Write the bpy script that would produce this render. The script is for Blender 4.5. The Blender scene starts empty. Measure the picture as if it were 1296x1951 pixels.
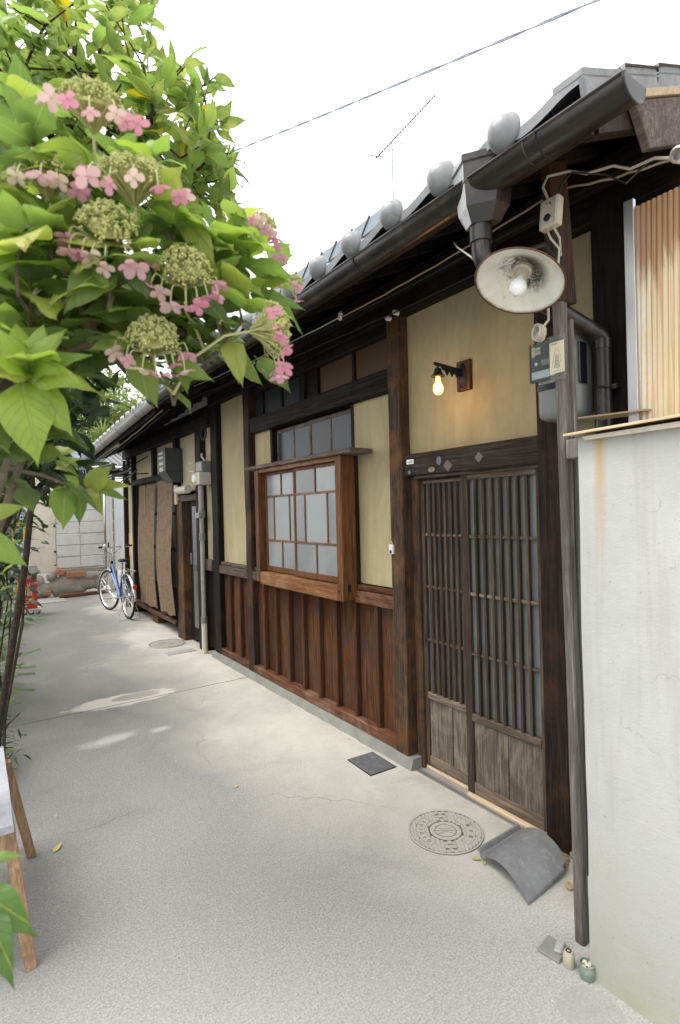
import bpy, bmesh, math, random
from mathutils import Matrix, Vector, Euler, noise as mnoise
random.seed(11)
R = math.radians
S = bpy.context.scene
COL = S.collection
# ------------------------------------------------------------------ camera
cam_d = bpy.data.cameras.new('camera')
cam = bpy.data.objects.new('camera', cam_d)
COL.objects.link(cam)
r_ = Vector((0.82706242, -0.56152759, -0.02558375)); u_ = Vector((0.02240216, -0.01255028, 0.99967026)); f_ = Vector((0.56166351, 0.82736283, -0.00219956))
M_ = Matrix((r_, u_, -f_)).transposed().to_4x4()
M_.translation = Vector((0, 0, 1.6))
cam.matrix_world = M_
cam_d.sensor_fit = 'VERTICAL'; cam_d.sensor_height = 36; cam_d.sensor_width = 36 * 680 / 1024
cam_d.lens = 18.99
cam_d.clip_start = 0.05; cam_d.clip_end = 400
cam_d.dof.use_dof = True; cam_d.dof.focus_distance = 3.2; cam_d.dof.aperture_fstop = 4.5
S.camera = cam
# ------------------------------------------------------------------ sky and sun
W = bpy.data.worlds.new('World'); S.world = W; W.use_nodes = True
nt = W.node_tree; nt.nodes.clear()
sky = nt.nodes.new('ShaderNodeTexSky'); sky.sky_type = 'NISHITA'; sky.sun_disc = False
sky.sun_elevation = R(62); sky.sun_rotation = R(-75); sky.air_density = 1.0; sky.dust_density = 1.5; sky.ozone_density = 1.0
hs = nt.nodes.new('ShaderNodeHueSaturation'); hs.inputs['Saturation'].default_value = 0.10; hs.inputs['Value'].default_value = 1.0
bg = nt.nodes.new('ShaderNodeBackground'); bg.inputs['Strength'].default_value = 0.15
wo = nt.nodes.new('ShaderNodeOutputWorld')
cl_ = nt.nodes.new('ShaderNodeMix'); cl_.data_type = 'RGBA'; cl_.inputs[0].default_value = 0.72; cl_.inputs[7].default_value = (4.6, 4.7, 4.85, 1)   # even cloud layer over the sky
nt.links.new(sky.outputs[0], hs.inputs['Color']); nt.links.new(hs.outputs[0], cl_.inputs[6]); nt.links.new(cl_.outputs[2], bg.inputs[0]); nt.links.new(bg.outputs[0], wo.inputs[0])
sun_d = bpy.data.lights.new('sun', 'SUN'); sun_d.energy = 1.2; sun_d.angle = R(35); sun_d.color = (1.0, 0.97, 0.93)
sun = bpy.data.objects.new('sun', sun_d); COL.objects.link(sun)
az, el = R(-75), R(62)
sd = Vector((math.sin(az) * math.cos(el), math.cos(az) * math.cos(el), math.sin(el)))
sun.rotation_euler = (-sd).to_track_quat('-Z', 'Y').to_euler(); sun.location = (-3, 0, 8)
S.view_settings.view_transform = 'Standard'; S.view_settings.look = 'None'; S.view_settings.gamma = 1
S.view_settings.use_curve_mapping = False
S.view_settings.exposure = 1.5
S.cycles.max_bounces = 8; S.cycles.diffuse_bounces = 5

# ------------------------------------------------------------------ helpers
WM = {}
def reg(o, m=None):
    WM[o.name] = m.copy() if m is not None else Matrix.Identity(4)
def adopt(o, parent, m=None):
    m = m if m is not None else Matrix.Identity(4)
    if parent is not None:
        o.parent = parent
        o.matrix_parent_inverse = WM[parent.name].inverted()
    o.matrix_basis = m
    reg(o, m)
    return o
def thing(name, label, cat, loc=(0, 0, 0), group=None):
    o = bpy.data.objects.new(name, None); COL.objects.link(o)
    o.empty_display_size = .1
    m = Matrix.Translation(loc); o.matrix_basis = m; reg(o, m)
    o['label'] = label; o['category'] = cat
    if group: o['group'] = group
    return o
def tag(o, label, cat, group=None):
    o['label'] = label; o['category'] = cat
    if group: o['group'] = group
    return o
def inst(name, me, parent, m, mat=None):
    o = bpy.data.objects.new(name, me); COL.objects.link(o)
    return adopt(o, parent, m)
class MB:
    def __init__(s): s.v = []; s.f = []; s.mi = []
    def add(s, vs, fs, mi=0):
        n = len(s.v); s.v += [tuple(v) for v in vs]
        for f in fs: s.f.append(tuple(i + n for i in f)); s.mi.append(mi)
        return s
    def box(s, x0, x1, y0, y1, z0, z1, mi=0):
        if x0 > x1: x0, x1 = x1, x0
        if y0 > y1: y0, y1 = y1, y0
        if z0 > z1: z0, z1 = z1, z0
        return s.add([(x0,y0,z0),(x1,y0,z0),(x1,y1,z0),(x0,y1,z0),(x0,y0,z1),(x1,y0,z1),(x1,y1,z1),(x0,y1,z1)],
            [(0,3,2,1),(4,5,6,7),(0,1,5,4),(1,2,6,5),(2,3,7,6),(3,0,4,7)], mi)
    def hexa(s, b, t, mi=0):   # bottom ring and top ring, same count, ccw seen from above
        n = len(b)
        return s.add(list(b) + list(t), [tuple(reversed(range(n))), tuple(range(n, 2*n))] + [(i, (i+1) % n, n + (i+1) % n, n + i) for i in range(n)], mi)
    def beam(s, a, b, w, h, up=(0, 0, 1), mi=0):   # rectangular bar a->b
        a = Vector(a); b = Vector(b); d = (b - a).normalized(); up = Vector(up)
        sx = d.cross(up)
        if sx.length < 1e-4: sx = d.cross(Vector((1, 0, 0)))
        sx.normalize(); sy = sx.cross(d).normalized()
        q = [(-w/2,-h/2),(w/2,-h/2),(w/2,h/2),(-w/2,h/2)]
        A = [a + sx*i + sy*j for i, j in q]; B = [b + sx*i + sy*j for i, j in q]
        return s.add(A + B, [(0,1,2,3),(7,6,5,4),(0,4,5,1),(1,5,6,2),(2,6,7,3),(3,7,4,0)], mi)
    def tube(s, pts, r, seg=8, cap=True, mi=0):
        pts = [Vector(p) for p in pts]; n = len(pts)
        rs = r if isinstance(r, (list, tuple)) else [r] * n
        rings = []; prev = None
        for i, p in enumerate(pts):
            d = (pts[min(i+1, n-1)] - pts[max(i-1, 0)]).normalized()
            if prev is None:
                a = d.cross(Vector((0, 0, 1)))
                if a.length < .05: a = d.cross(Vector((1, 0, 0)))
            else:
                a = prev - d * prev.dot(d)
            a.normalize(); prev = a; b = d.cross(a)
            rings.append([p + (a * math.cos(2*math.pi*k/seg) + b * math.sin(2*math.pi*k/seg)) * rs[i] for k in range(seg)])
        vs = [v for ring in rings for v in ring]; fs = []
        for i in range(n - 1):
            for k in range(seg):
                fs.append((i*seg + k, i*seg + (k+1) % seg, (i+1)*seg + (k+1) % seg, (i+1)*seg + k))
        if cap: fs.append(tuple(reversed(range(seg)))); fs.append(tuple(range((n-1)*seg, n*seg)))
        return s.add(vs, fs, mi)
    def lathe(s, prof, M=None, seg=24, mi=0, closed=False):  # prof (r,z) about local z
        M = M or Matrix.Identity(4); vs = []; fs = []
        for r, z in prof:
            for k in range(seg):
                a = 2*math.pi*k/seg; vs.append(M @ Vector((r*math.cos(a), r*math.sin(a), z)))
        n = len(prof)
        for i in range(n if closed else n - 1):
            j = (i + 1) % n
            for k in range(seg): fs.append((i*seg + k, i*seg + (k+1) % seg, j*seg + (k+1) % seg, j*seg + k))
        return s.add(vs, fs, mi)
    def ball(s, c, r, seg=10, rings=6, sc=(1,1,1), mi=0):
        prof = [(max(1e-4, math.sin(math.pi*i/rings)) * r, -math.cos(math.pi*i/rings) * r) for i in range(rings+1)]
        return s.lathe(prof, Matrix.Translation(c) @ Matrix.Diagonal((*sc, 1)), seg, mi)
    def torus(s, M, R0, r, seg=32, ring=8, a0=0, a1=2*math.pi, sq=1.0, mi=0):
        full = abs(a1 - a0 - 2*math.pi) < 1e-6; n = seg if full else seg + 1; vs = []; fs = []
        for i in range(n):
            a = a0 + (a1-a0)*i/seg
            for k in range(ring):
                b = 2*math.pi*k/ring; rr = R0 + r*math.cos(b)
                vs.append(M @ Vector((rr*math.cos(a), rr*math.sin(a), r*sq*math.sin(b))))
        for i in range(seg):
            j = (i+1) % n
            for k in range(ring): fs.append((i*ring+k, j*ring+k, j*ring+(k+1) % ring, i*ring+(k+1) % ring))
        return s.add(vs, fs, mi)
    def mesh(s, name, mats, smooth=False, bevel=0, seg=1):
        me = bpy.data.meshes.new(name); me.from_pydata(s.v, [], s.f); me.update()
        if not isinstance(mats, (list, tuple)): mats = [mats]
        for m in mats: me.materials.append(m)
        if len(mats) > 1:
            for p, mi in zip(me.polygons, s.mi): p.material_index = mi
        if bevel:
            bm = bmesh.new(); bm.from_mesh(me)
            bmesh.ops.bevel(bm, geom=[e for e in bm.edges if len(e.link_faces) == 2 and e.calc_face_angle(0) > .5], offset=bevel, segments=seg, affect='EDGES', profile=.5)
            bm.to_mesh(me); bm.free()
        if smooth:
            me.polygons.foreach_set('use_smooth', [True] * len(me.polygons))
            me.set_sharp_from_angle(angle=R(35))
        return me
    def build(s, name, mats, parent=None, smooth=False, bevel=0, seg=1, m=None):
        return inst(name, s.mesh(name, mats, smooth, bevel, seg), parent, m)
def bx(name, mat, parent, x0, x1, y0, y1, z0, z1, bevel=.003):
    return MB().box(x0, x1, y0, y1, z0, z1).build(name, mat, parent, bevel=bevel)
def worn_mesh(name, mat, x0, x1, y0, y1, z0, z1, axis=2, n=14, amp=.003, seedv=0):
    """a hand-worked timber: a bar cut in rings whose corners wander a little"""
    rnd = random.Random(seedv); lo = [x0, y0, z0]; hi = [x1, y1, z1]
    a, b = [i for i in range(3) if i != axis]; c = .006
    if min(hi[a]-lo[a], hi[b]-lo[b]) < .03: c = .002
    mb = MB(); rings = []
    off = rnd.uniform(0, 50)
    for i in range(n + 1):
        t = lo[axis] + (hi[axis] - lo[axis]) * i / n
        q = [(lo[a]+c, lo[b]), (hi[a]-c, lo[b]), (hi[a], lo[b]+c), (hi[a], hi[b]-c), (hi[a]-c, hi[b]), (lo[a]+c, hi[b]), (lo[a], hi[b]-c), (lo[a], lo[b]+c)]
        ring = []
        for k, (p, r) in enumerate(q):
            w1 = mnoise.noise(Vector((off + k//2*3.1, t*3.0, 0))) * amp + mnoise.noise(Vector((off, t*1.1, 9))) * amp
            w2 = mnoise.noise(Vector((off + k//2*3.1, t*3.0, 5))) * amp
            v = [0, 0, 0]; v[axis] = t; v[a] = p + w1; v[b] = r + w2; ring.append(v)
        rings.append(ring)
    vs = [v for ring in rings for v in ring]; fs = [tuple(reversed(range(8))), tuple(range(n*8, n*8+8))]
    for i in range(n):
        for k in range(8): fs.append((i*8+k, i*8+(k+1) % 8, (i+1)*8+(k+1) % 8, (i+1)*8+k))
    mb.add(vs, fs)
    return mb.mesh(name, mat)
def worn(name, mat, parent, *a, **k):
    return inst(name, worn_mesh(name, mat, *a, **k), parent, None)
def text_mesh(txt, size, mat, ext=.001, spacing=1.0):
    cu = bpy.data.curves.new('letters', 'FONT'); cu.body = txt; cu.size = size; cu.extrude = ext; cu.align_x = 'CENTER'; cu.align_y = 'CENTER'; cu.space_character = spacing
    cu.resolution_u = 3
    o = bpy.data.objects.new('letters', cu); COL.objects.link(o)
    dg = bpy.context.evaluated_depsgraph_get(); me = bpy.data.meshes.new_from_object(o.evaluated_get(dg))
    bpy.data.objects.remove(o); bpy.data.curves.remove(cu)
    me.materials.clear(); me.materials.append(mat); me.name = 'lettering'
    return me

# ------------------------------------------------------------------ materials
class NT:
    def __init__(s, name):
        s.m = bpy.data.materials.new(name); s.m.use_nodes = True; s.t = s.m.node_tree
        s.b = s.t.nodes['Principled BSDF']; s.out = s.t.nodes['Material Output']
    def n(s, typ, **kw):
        x = s.t.nodes.new(typ)
        for k, v in kw.items(): setattr(x, k, v)
        return x
    def l(s, a, b): s.t.links.new(a, b)
    def coord(s, scale=(1,1,1), rnd=True, rot=(0,0,0)):
        tc = s.n('ShaderNodeTexCoord'); mp = s.n('ShaderNodeMapping'); mp.inputs['Scale'].default_value = scale; mp.inputs['Rotation'].default_value = rot
        if rnd:
            oi = s.n('ShaderNodeObjectInfo'); mu = s.n('ShaderNodeVectorMath', operation='SCALE'); mu.inputs[0].default_value = (17, 31, 23); s.l(oi.outputs['Random'], mu.inputs['Scale'])
            ad = s.n('ShaderNodeVectorMath', operation='ADD'); s.l(tc.outputs['Object'], ad.inputs[0]); s.l(mu.outputs[0], ad.inputs[1]); s.l(ad.outputs[0], mp.inputs[0])
        else: s.l(tc.outputs['Object'], mp.inputs[0])
        return mp.outputs[0]
    def noise(s, vec, scale=5, detail=4, rough=.6, dist=0):
        x = s.n('ShaderNodeTexNoise'); x.inputs['Scale'].default_value = scale; x.inputs['Detail'].default_value = detail; x.inputs['Roughness'].default_value = rough; x.inputs['Distortion'].default_value = dist
        s.l(vec, x.inputs['Vector']); return x.outputs['Fac']
    def ramp(s, fac, stops, interp='LINEAR'):
        x = s.n('ShaderNodeValToRGB'); e = x.color_ramp.elements; x.color_ramp.interpolation = interp
        while len(e) < len(stops): e.new(.5)
        for i, (p, c) in enumerate(stops):
            e[i].position = p; e[i].color = (c, c, c, 1) if isinstance(c, (int, float)) else (*c, 1)
        s.l(fac, x.inputs[0]); return x.outputs[0]
    def mix(s, a, b, fac, typ='MIX'):
        x = s.n('ShaderNodeMix', data_type='RGBA', blend_type=typ)
        for sock, val in ((x.inputs[6], a), (x.inputs[7], b), (x.inputs[0], fac)):
            if isinstance(val, (int, float)): sock.default_value = val
            elif isinstance(val, tuple): sock.default_value = (*val, 1)
            else: s.l(val, sock)
        return x.outputs[2]
    def math(s, op, a, b=0.0, c=None, clamp=False):
        x = s.n('ShaderNodeMath', operation=op); x.use_clamp = clamp
        for sock, val in zip(x.inputs, (a, b, c)):
            if val is None: continue
            if isinstance(val, (int, float)): sock.default_value = val
            else: s.l(val, sock)
        return x.outputs[0]
    def bump(s, h, strength=.3, dist=.01):
        x = s.n('ShaderNodeBump'); x.inputs['Strength'].default_value = strength; x.inputs['Distance'].default_value = dist
        s.l(h, x.inputs['Height']); s.l(x.outputs[0], s.b.inputs['Normal'])
    def col(s, c):
        if isinstance(c, tuple): s.b.inputs['Base Color'].default_value = (*c, 1)
        else: s.l(c, s.b.inputs['Base Color'])
    def set(s, rough=.6, metal=0, spec=.5, **kw):
        if isinstance(rough, (int, float)): s.b.inputs['Roughness'].default_value = rough
        else: s.l(rough, s.b.inputs['Roughness'])
        s.b.inputs['Metallic'].default_value = metal; s.b.inputs['Specular IOR Level'].default_value = spec
        return s
    def world_z(s):
        g = s.n('ShaderNodeNewGeometry'); x = s.n('ShaderNodeSeparateXYZ'); s.l(g.outputs['Position'], x.inputs[0]); return x
def wood(name, c1, c2, c3, axis='z', worn_c=None, worn_amt=.35, rough=.62, fine=55, bump=.5, spec=.15):
    k = NT(name); st = {'z': (1, 1, .055), 'y': (1, .055, 1), 'x': (.055, 1, 1)}[axis]
    v = k.coord(tuple(fine * q for q in st)); v2 = k.coord((3, 3, 3)); v3 = k.coord(tuple(160 * q for q in st))
    g = k.noise(v, 1.0, 5, .65, .6); g3 = k.noise(v3, 1.0, 3, .6)
    c = k.ramp(g, [(.28, c1), (.5, c2), (.72, c3)])
    c = k.mix(c, c1, k.ramp(g3, [(.45, 0), (.6, .55)]))
    big = k.noise(v2, 1.0, 5, .7, .8)
    if worn_c: c = k.mix(c, worn_c, k.math('MULTIPLY', k.ramp(big, [(.48, 0), (.66, 1)]), worn_amt))
    oi = k.n('ShaderNodeObjectInfo'); hv = k.n('ShaderNodeHueSaturation'); k.l(c, hv.inputs['Color'])
    k.l(k.math('MULTIPLY_ADD', oi.outputs['Random'], .65, .68), hv.inputs['Value'])
    k.col(hv.outputs[0]); k.set(k.ramp(g, [(.3, rough + .15), (.7, rough - .1)]), 0, spec)
    h = k.math('ADD', g, k.math('MULTIPLY', g3, .6)); k.bump(h, bump, .004)
    return k.m
def plain(name, c, rough=.5, metal=0, spec=.5, var=.25, dirt=None, bump=0, scale=6):
    k = NT(name); v = k.coord((1, 1, 1)); n = k.noise(v, scale, 6, .7)
    d = tuple(q * (1 - var) for q in c); cc = k.ramp(n, [(.3, d), (.65, c)])
    if dirt: cc = k.mix(cc, dirt, k.ramp(k.noise(v, scale * 2.3, 5, .75, .4), [(.52, 0), (.7, .8)]))
    k.col(cc); k.set(k.ramp(n, [(.3, min(1, rough + .12)), (.7, max(.03, rough - .06))]), metal, spec)
    if bump: k.bump(k.noise(v, scale * 14, 4, .7), bump, .003)
    return k.m
def plaster(name, c, c2, stain=None):
    k = NT(name); v = k.coord((1, 1, 1), rnd=False); f = k.noise(v, 170, 3, .8); b = k.noise(v, 2.2, 5, .6)
    fine = k.noise(v, 420, 2, .6)
    cc = k.ramp(b, [(.3, c2), (.65, c)])
    cc = k.mix(cc, tuple(q*.55 for q in c2), k.ramp(f, [(.60, 0), (.72, .6)]))
    cc = k.mix(cc, tuple(min(1, q*1.25) for q in c), k.ramp(fine, [(.58, 0), (.75, .5)]))
    cc = k.mix(cc, tuple(q*.7 for q in c2), k.ramp(k.noise(k.coord((2.2, 2.2, .5), rnd=False), 1.6, 6, .75, .8), [(.42, 0), (.72, .75)]))
    if stain: cc = k.mix(cc, stain, k.ramp(k.noise(v, 1.3, 6, .7, 1.2), [(.55, 0), (.72, .5)]))
    k.col(cc); k.set(.92, 0, .15); k.bump(k.math('ADD', f, k.math('MULTIPLY', fine, .5)), .45, .004)
    return k.m
mt = {}
mt['wood_black'] = wood('blackened_wood', (.006,.0042,.0035), (.015,.010,.008), (.030,.021,.016), 'z', (.045,.035,.028), .3)
mt['wood_black_y'] = wood('blackened_wood_level', (.006,.0042,.0035), (.015,.010,.008), (.032,.022,.016), 'y', (.05,.038,.03), .35)
mt['post'] = wood('post_wood', (.020,.013,.009), (.058,.038,.025), (.12,.078,.048), 'z', (.20,.09,.03), .45)
mt['post_dark'] = wood('dark_post_wood', (.010,.007,.005), (.027,.018,.013), (.06,.038,.026), 'z', (.11,.05,.022), .45)
mt['red'] = wood('red_brown_board', (.030,.012,.006), (.085,.034,.015), (.155,.066,.028), 'z', (.05,.036,.028), .65, .6)
mt['red_y'] = wood('red_brown_rail', (.04,.015,.008), (.10,.040,.018), (.18,.078,.036), 'y', (.26,.19,.15), .35, .55)
mt['win'] = wood('window_wood', (.065,.026,.011), (.155,.066,.025), (.25,.118,.048), 'z', (.12,.06,.03), .5, .45)
mt['win_y'] = wood('window_wood_level', (.085,.036,.015), (.18,.082,.033), (.28,.14,.062), 'y', (.36,.22,.12), .4, .45)
mt['shelf'] = wood('weathered_shelf_wood', (.06,.042,.034), (.13,.098,.082), (.21,.17,.15), 'y', (.03,.022,.018), .4)
mt['door'] = wood('door_wood', (.026,.018,.013), (.070,.049,.035), (.135,.098,.070), 'z', (.05,.037,.028), .4)
mt['door_y'] = wood('door_rail_wood', (.055,.039,.028), (.125,.092,.068), (.22,.17,.13), 'y', (.24,.19,.145), .5)
mt['door_pan'] = wood('weathered_door_board', (.050,.040,.030), (.16,.132,.102), (.29,.25,.20), 'z', (.30,.26,.205), .6, .8, 50, .9, .15)
mt['pole'] = wood('grey_pole_wood', (.10,.085,.075), (.19,.17,.155), (.33,.31,.29), 'z', (.09,.065,.05), .45, .8)
mt['lintel'] = wood('lintel_wood', (.018,.013,.010), (.050,.038,.030), (.105,.082,.066), 'y', (.022,.015,.011), .5)
mt['newwood'] = wood('pale_new_wood', (.42,.30,.18), (.55,.42,.27), (.65,.52,.36), 'y', None, 0, .6)
mt['bench'] = wood('bench_leg_wood', (.22,.13,.07), (.38,.25,.15), (.50,.36,.24), 'z', (.16,.09,.05), .4, .65)
mt['plaster'] = plaster('ochre_plaster', (.475,.405,.245), (.41,.345,.20), (.35,.29,.165))
mt['plaster2'] = plaster('pale_ochre_plaster', (.51,.45,.30), (.44,.385,.25), (.38,.31,.18))
mt['yellowboard'] = plain('yellowed_board', (.55,.42,.24), .8, 0, .2, .15)
mt['brownmetal'] = plain('brown_plastic_gutter', (.018,.013,.011), .30, 0, .5, .3, (.06,.05,.043), 0, 3)
mt['greypvc'] = plain('grey_pvc', (.33,.31,.29), .45, 0, .5, .25, (.18,.16,.14))
mt['tile'] = plain('roof_tile_clay', (.27,.28,.29), .42, 0, .5, .25, (.16,.165,.17), .12, 9)
mt['tile_d'] = plain('old_roof_tile_clay', (.20,.203,.207), .5, 0, .5, .3, (.28,.28,.275), .25, 10)
mt['iron'] = plain('black_iron', (.02,.02,.021), .45, .4, .5, .3)
mt['chrome'] = plain('chrome', (.75,.75,.74), .22, 1, .5, .1)
mt['alu'] = plain('brushed_aluminium', (.62,.62,.61), .38, .9, .5, .12)
mt['rubber'] = plain('rubber', (.028,.028,.03), .7, 0, .3, .2)
mt['blue'] = plain('blue_bicycle_paint', (.17,.25,.46), .3, .1, .6, .1)
mt['redpaint'] = plain('red_box_paint', (.62,.028,.03), .38, 0, .5, .12)
mt['reflector'] = plain('red_reflector', (.65,.015,.02), .15, 0, .7, .1)
mt['white'] = plain('white_plastic', (.74,.73,.70), .4, 0, .5, .08)
mt['cream'] = plain('cream_plastic', (.56,.52,.42), .45, 0, .5, .12, (.35,.3,.22))
mt['greyplastic'] = plain('grey_plastic', (.20,.205,.19), .32, 0, .5, .15)
mt['darkgrey'] = plain('dark_grey_metal', (.06,.065,.062), .4, .2, .5, .2)
mt['label_white'] = plain('white_letter_paint', (.85,.85,.83), .5, 0, .3, .03)
mt['ink'] = plain('printed_ink', (.12,.12,.11), .7, 0, .2, .1)
mt['paper'] = plain('yellowed_paper', (.62,.57,.43), .8, 0, .2, .1)
mt['glossblack'] = plain('dark_window_plastic', (.01,.011,.016), .08, 0, .6, .1)
mt['cable_w'] = plain('pale_cable', (.50,.46,.38), .5, 0, .4, .2)
mt['cable_y'] = plain('yellowed_cable', (.36,.30,.18), .55, 0, .4, .2)
mt['cable_b'] = plain('black_cable', (.02,.02,.022), .5, 0, .4, .2)
mt['cable_s'] = plain('sky_blue_cable', (.32,.45,.62), .45, 0, .4, .1)
mt['porcelain'] = plain('porcelain', (.66,.64,.60), .2, 0, .6, .1, (.3,.28,.24))
mt['metal_roof'] = plain('grey_blue_metal_roofing', (.17,.20,.23), .6, 0, .2, .12)
mt['palewall'] = plain('pale_render_wall', (.62,.60,.57), .85, 0, .2, .08)
mt['lightblue'] = plain('light_blue_panel', (.55,.63,.70), .6, 0, .3, .1)
mt['yellow'] = plain('yellow_paint', (.75,.52,.03), .5, 0, .4, .1)
mt['orange'] = plain('coral_flower', (.75,.15,.08), .6, 0, .3, .2)
mt['brick'] = plain('red_brick', (.42,.17,.09), .85, 0, .2, .3, (.3,.28,.22), .5, 12)
mt['stone'] = plain('mossy_stone', (.33,.30,.25), .9, 0, .2, .35, (.22,.22,.13), .7, 9)
mt['block'] = plain('old_concrete_block', (.62,.61,.58), .92, 0, .15, .13, (.48,.46,.42), .4, 5)
mt['creamwall'] = plain('cream_wall_render', (.66,.60,.49), .92, 0, .15, .14, (.50,.43,.32), .4, 3)
mt['rustbar'] = plain('rusty_steel', (.16,.07,.04), .85, .2, .3, .4)
mt['footing'] = plain('old_mortar_footing', (.27,.27,.24), .92, 0, .15, .25, (.20,.21,.17), .5, 9)
mt['ochre_paint'] = plain('lavender_grey_worn_paint', (.42,.43,.47), .75, 0, .3, .2, (.30,.25,.2), .3, 14)
mt['bark'] = plain('dark_bark', (.05,.038,.028), .9, 0, .2, .5, (.13,.11,.085), .8, 22)
mt['bark_l'] = plain('pale_bark', (.17,.135,.095), .9, 0, .2, .4, (.07,.05,.035), .6, 25)
mt['greenstem'] = plain('green_stem', (.13,.17,.05), .6, 0, .4, .3)
mt['bud'] = plain('flower_bud', (.46,.48,.17), .7, 0, .3, .3, (.50,.38,.24), 0, 60)
mt['pedicel'] = plain('pale_flower_stalk', (.46,.46,.23), .6, 0, .3, .15)
mt['greenjar'] = plain('green_ceramic', (.16,.22,.17), .3, 0, .5, .2, (.34,.36,.30))
mt['beigejar'] = plain('beige_ceramic', (.44,.40,.30), .4, 0, .5, .2)
mt['butts'] = plain('pale_stubs', (.68,.62,.48), .8, 0, .2, .2)
mt['drain'] = plain('chequer_plate_steel', (.19,.195,.205), .5, .4, .5, .3, (.36,.35,.33), 0, 20)
def glass_frost(name, c, rough, var=.15, pat=0):
    k = NT(name); v = k.coord((1, 1, 1)); n = k.noise(v, 3, 4, .6)
    k.col(k.ramp(n, [(.3, tuple(q*(1-var) for q in c)), (.7, c)])); k.set(rough, 0, .55)
    k.b.inputs['Coat Weight'].default_value = .25; k.b.inputs['Coat Roughness'].default_value = .12
    if pat: k.bump(k.noise(v, pat, 2, .5), .6, .003)
    return k.m
mt['frost'] = glass_frost('frosted_glass', (.30,.32,.325), .30, .35)
mt['frost_pat'] = glass_frost('patterned_glass', (.30,.335,.33), .25, .1, 260)
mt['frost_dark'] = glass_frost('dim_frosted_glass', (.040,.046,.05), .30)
mt['frost_door'] = glass_frost('door_frosted_glass', (.155,.17,.165), .33, .4)
mt['clear'] = glass_frost('clear_glass', (.10,.11,.11), .05)
mt['paper_brown'] = glass_frost('brown_paper_glass', (.11,.068,.042), .5, .2)
def enamel():
    k = NT('worn_white_enamel'); tc = k.n('ShaderNodeTexCoord'); sp = k.n('ShaderNodeSeparateXYZ'); k.l(tc.outputs['Object'], sp.inputs[0])
    rad = k.math('POWER', k.math('ADD', k.math('POWER', sp.outputs[0], 2.0), k.math('POWER', sp.outputs[1], 2.0)), .5)
    v = k.coord((1, 1, 1), rnd=False); n = k.noise(v, 32, 6, .75, 1.5); n2 = k.noise(v, 14, 5, .7, .6)
    ring = k.ramp(rad, [(.015, .6), (.04, 1), (.065, .95), (.10, 0)])
    dark = k.math('MULTIPLY', ring, k.ramp(k.math('ADD', n, k.math('MULTIPLY', sp.outputs[0], 2.2)), [(.40, 0), (.54, 1)]))
    edge = k.ramp(rad, [(.140, 0), (.147, 1)]); sp2 = k.ramp(n2, [(.64, 0), (.70, 1)])
    c = k.mix((.78,.79,.74), (.68,.68,.58), k.ramp(n2, [(.35, 0), (.6, 1)]))
    c = k.mix(c, (.20,.11,.04), k.math('MULTIPLY', sp2, .7)); c = k.mix(c, (.035,.028,.02), dark)
    c = k.mix(c, (.12,.07,.03), k.math('MULTIPLY', edge, k.ramp(n, [(.35, .3), (.6, 1)])))
    k.col(c); k.set(.3, 0, .5); k.b.inputs['Coat Weight'].default_value = .3
    return k.m
mt['enamel'] = enamel()
def rust_sheet():
    k = NT('rusty_corrugated_steel'); g = k.world_z(); v = k.coord((1, 1, 1), rnd=False)
    st = k.coord((1, 26, 2.2), rnd=False); n = k.noise(st, 1.2, 6, .75, .5); n2 = k.noise(v, 40, 6, .8)
    up = k.math('MULTIPLY', k.math('SUBTRACT', g.outputs['Z'], 2.34), 2.2)
    m = k.ramp(k.math('ADD', n, up), [(.60, 0), (.80, 1)])
    yr = k.math('MULTIPLY', k.math('SUBTRACT', 1.0, g.outputs['Y']), 2.5)
    m2 = k.ramp(k.math('ADD', k.math('MULTIPLY', n2, .45), k.math('ADD', k.math('MULTIPLY', n, .5), yr)), [(.42, 0), (.70, 1)])
    c = k.mix((.70,.69,.64), (.66,.55,.36), m2); c = k.mix(c, (.30,.15,.07), k.math('MULTIPLY', m, .85))
    c = k.mix(c, (.46,.26,.11), k.ramp(k.noise(k.coord((1, 90, 1.0), rnd=False), 1.0, 4, .7), [(.50, 0), (.66, .7)]))
    k.col(c); k.set(.6, .15, .4); k.bump(n2, .3, .002)
    return k.m
mt['rust'] = rust_sheet()
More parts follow.
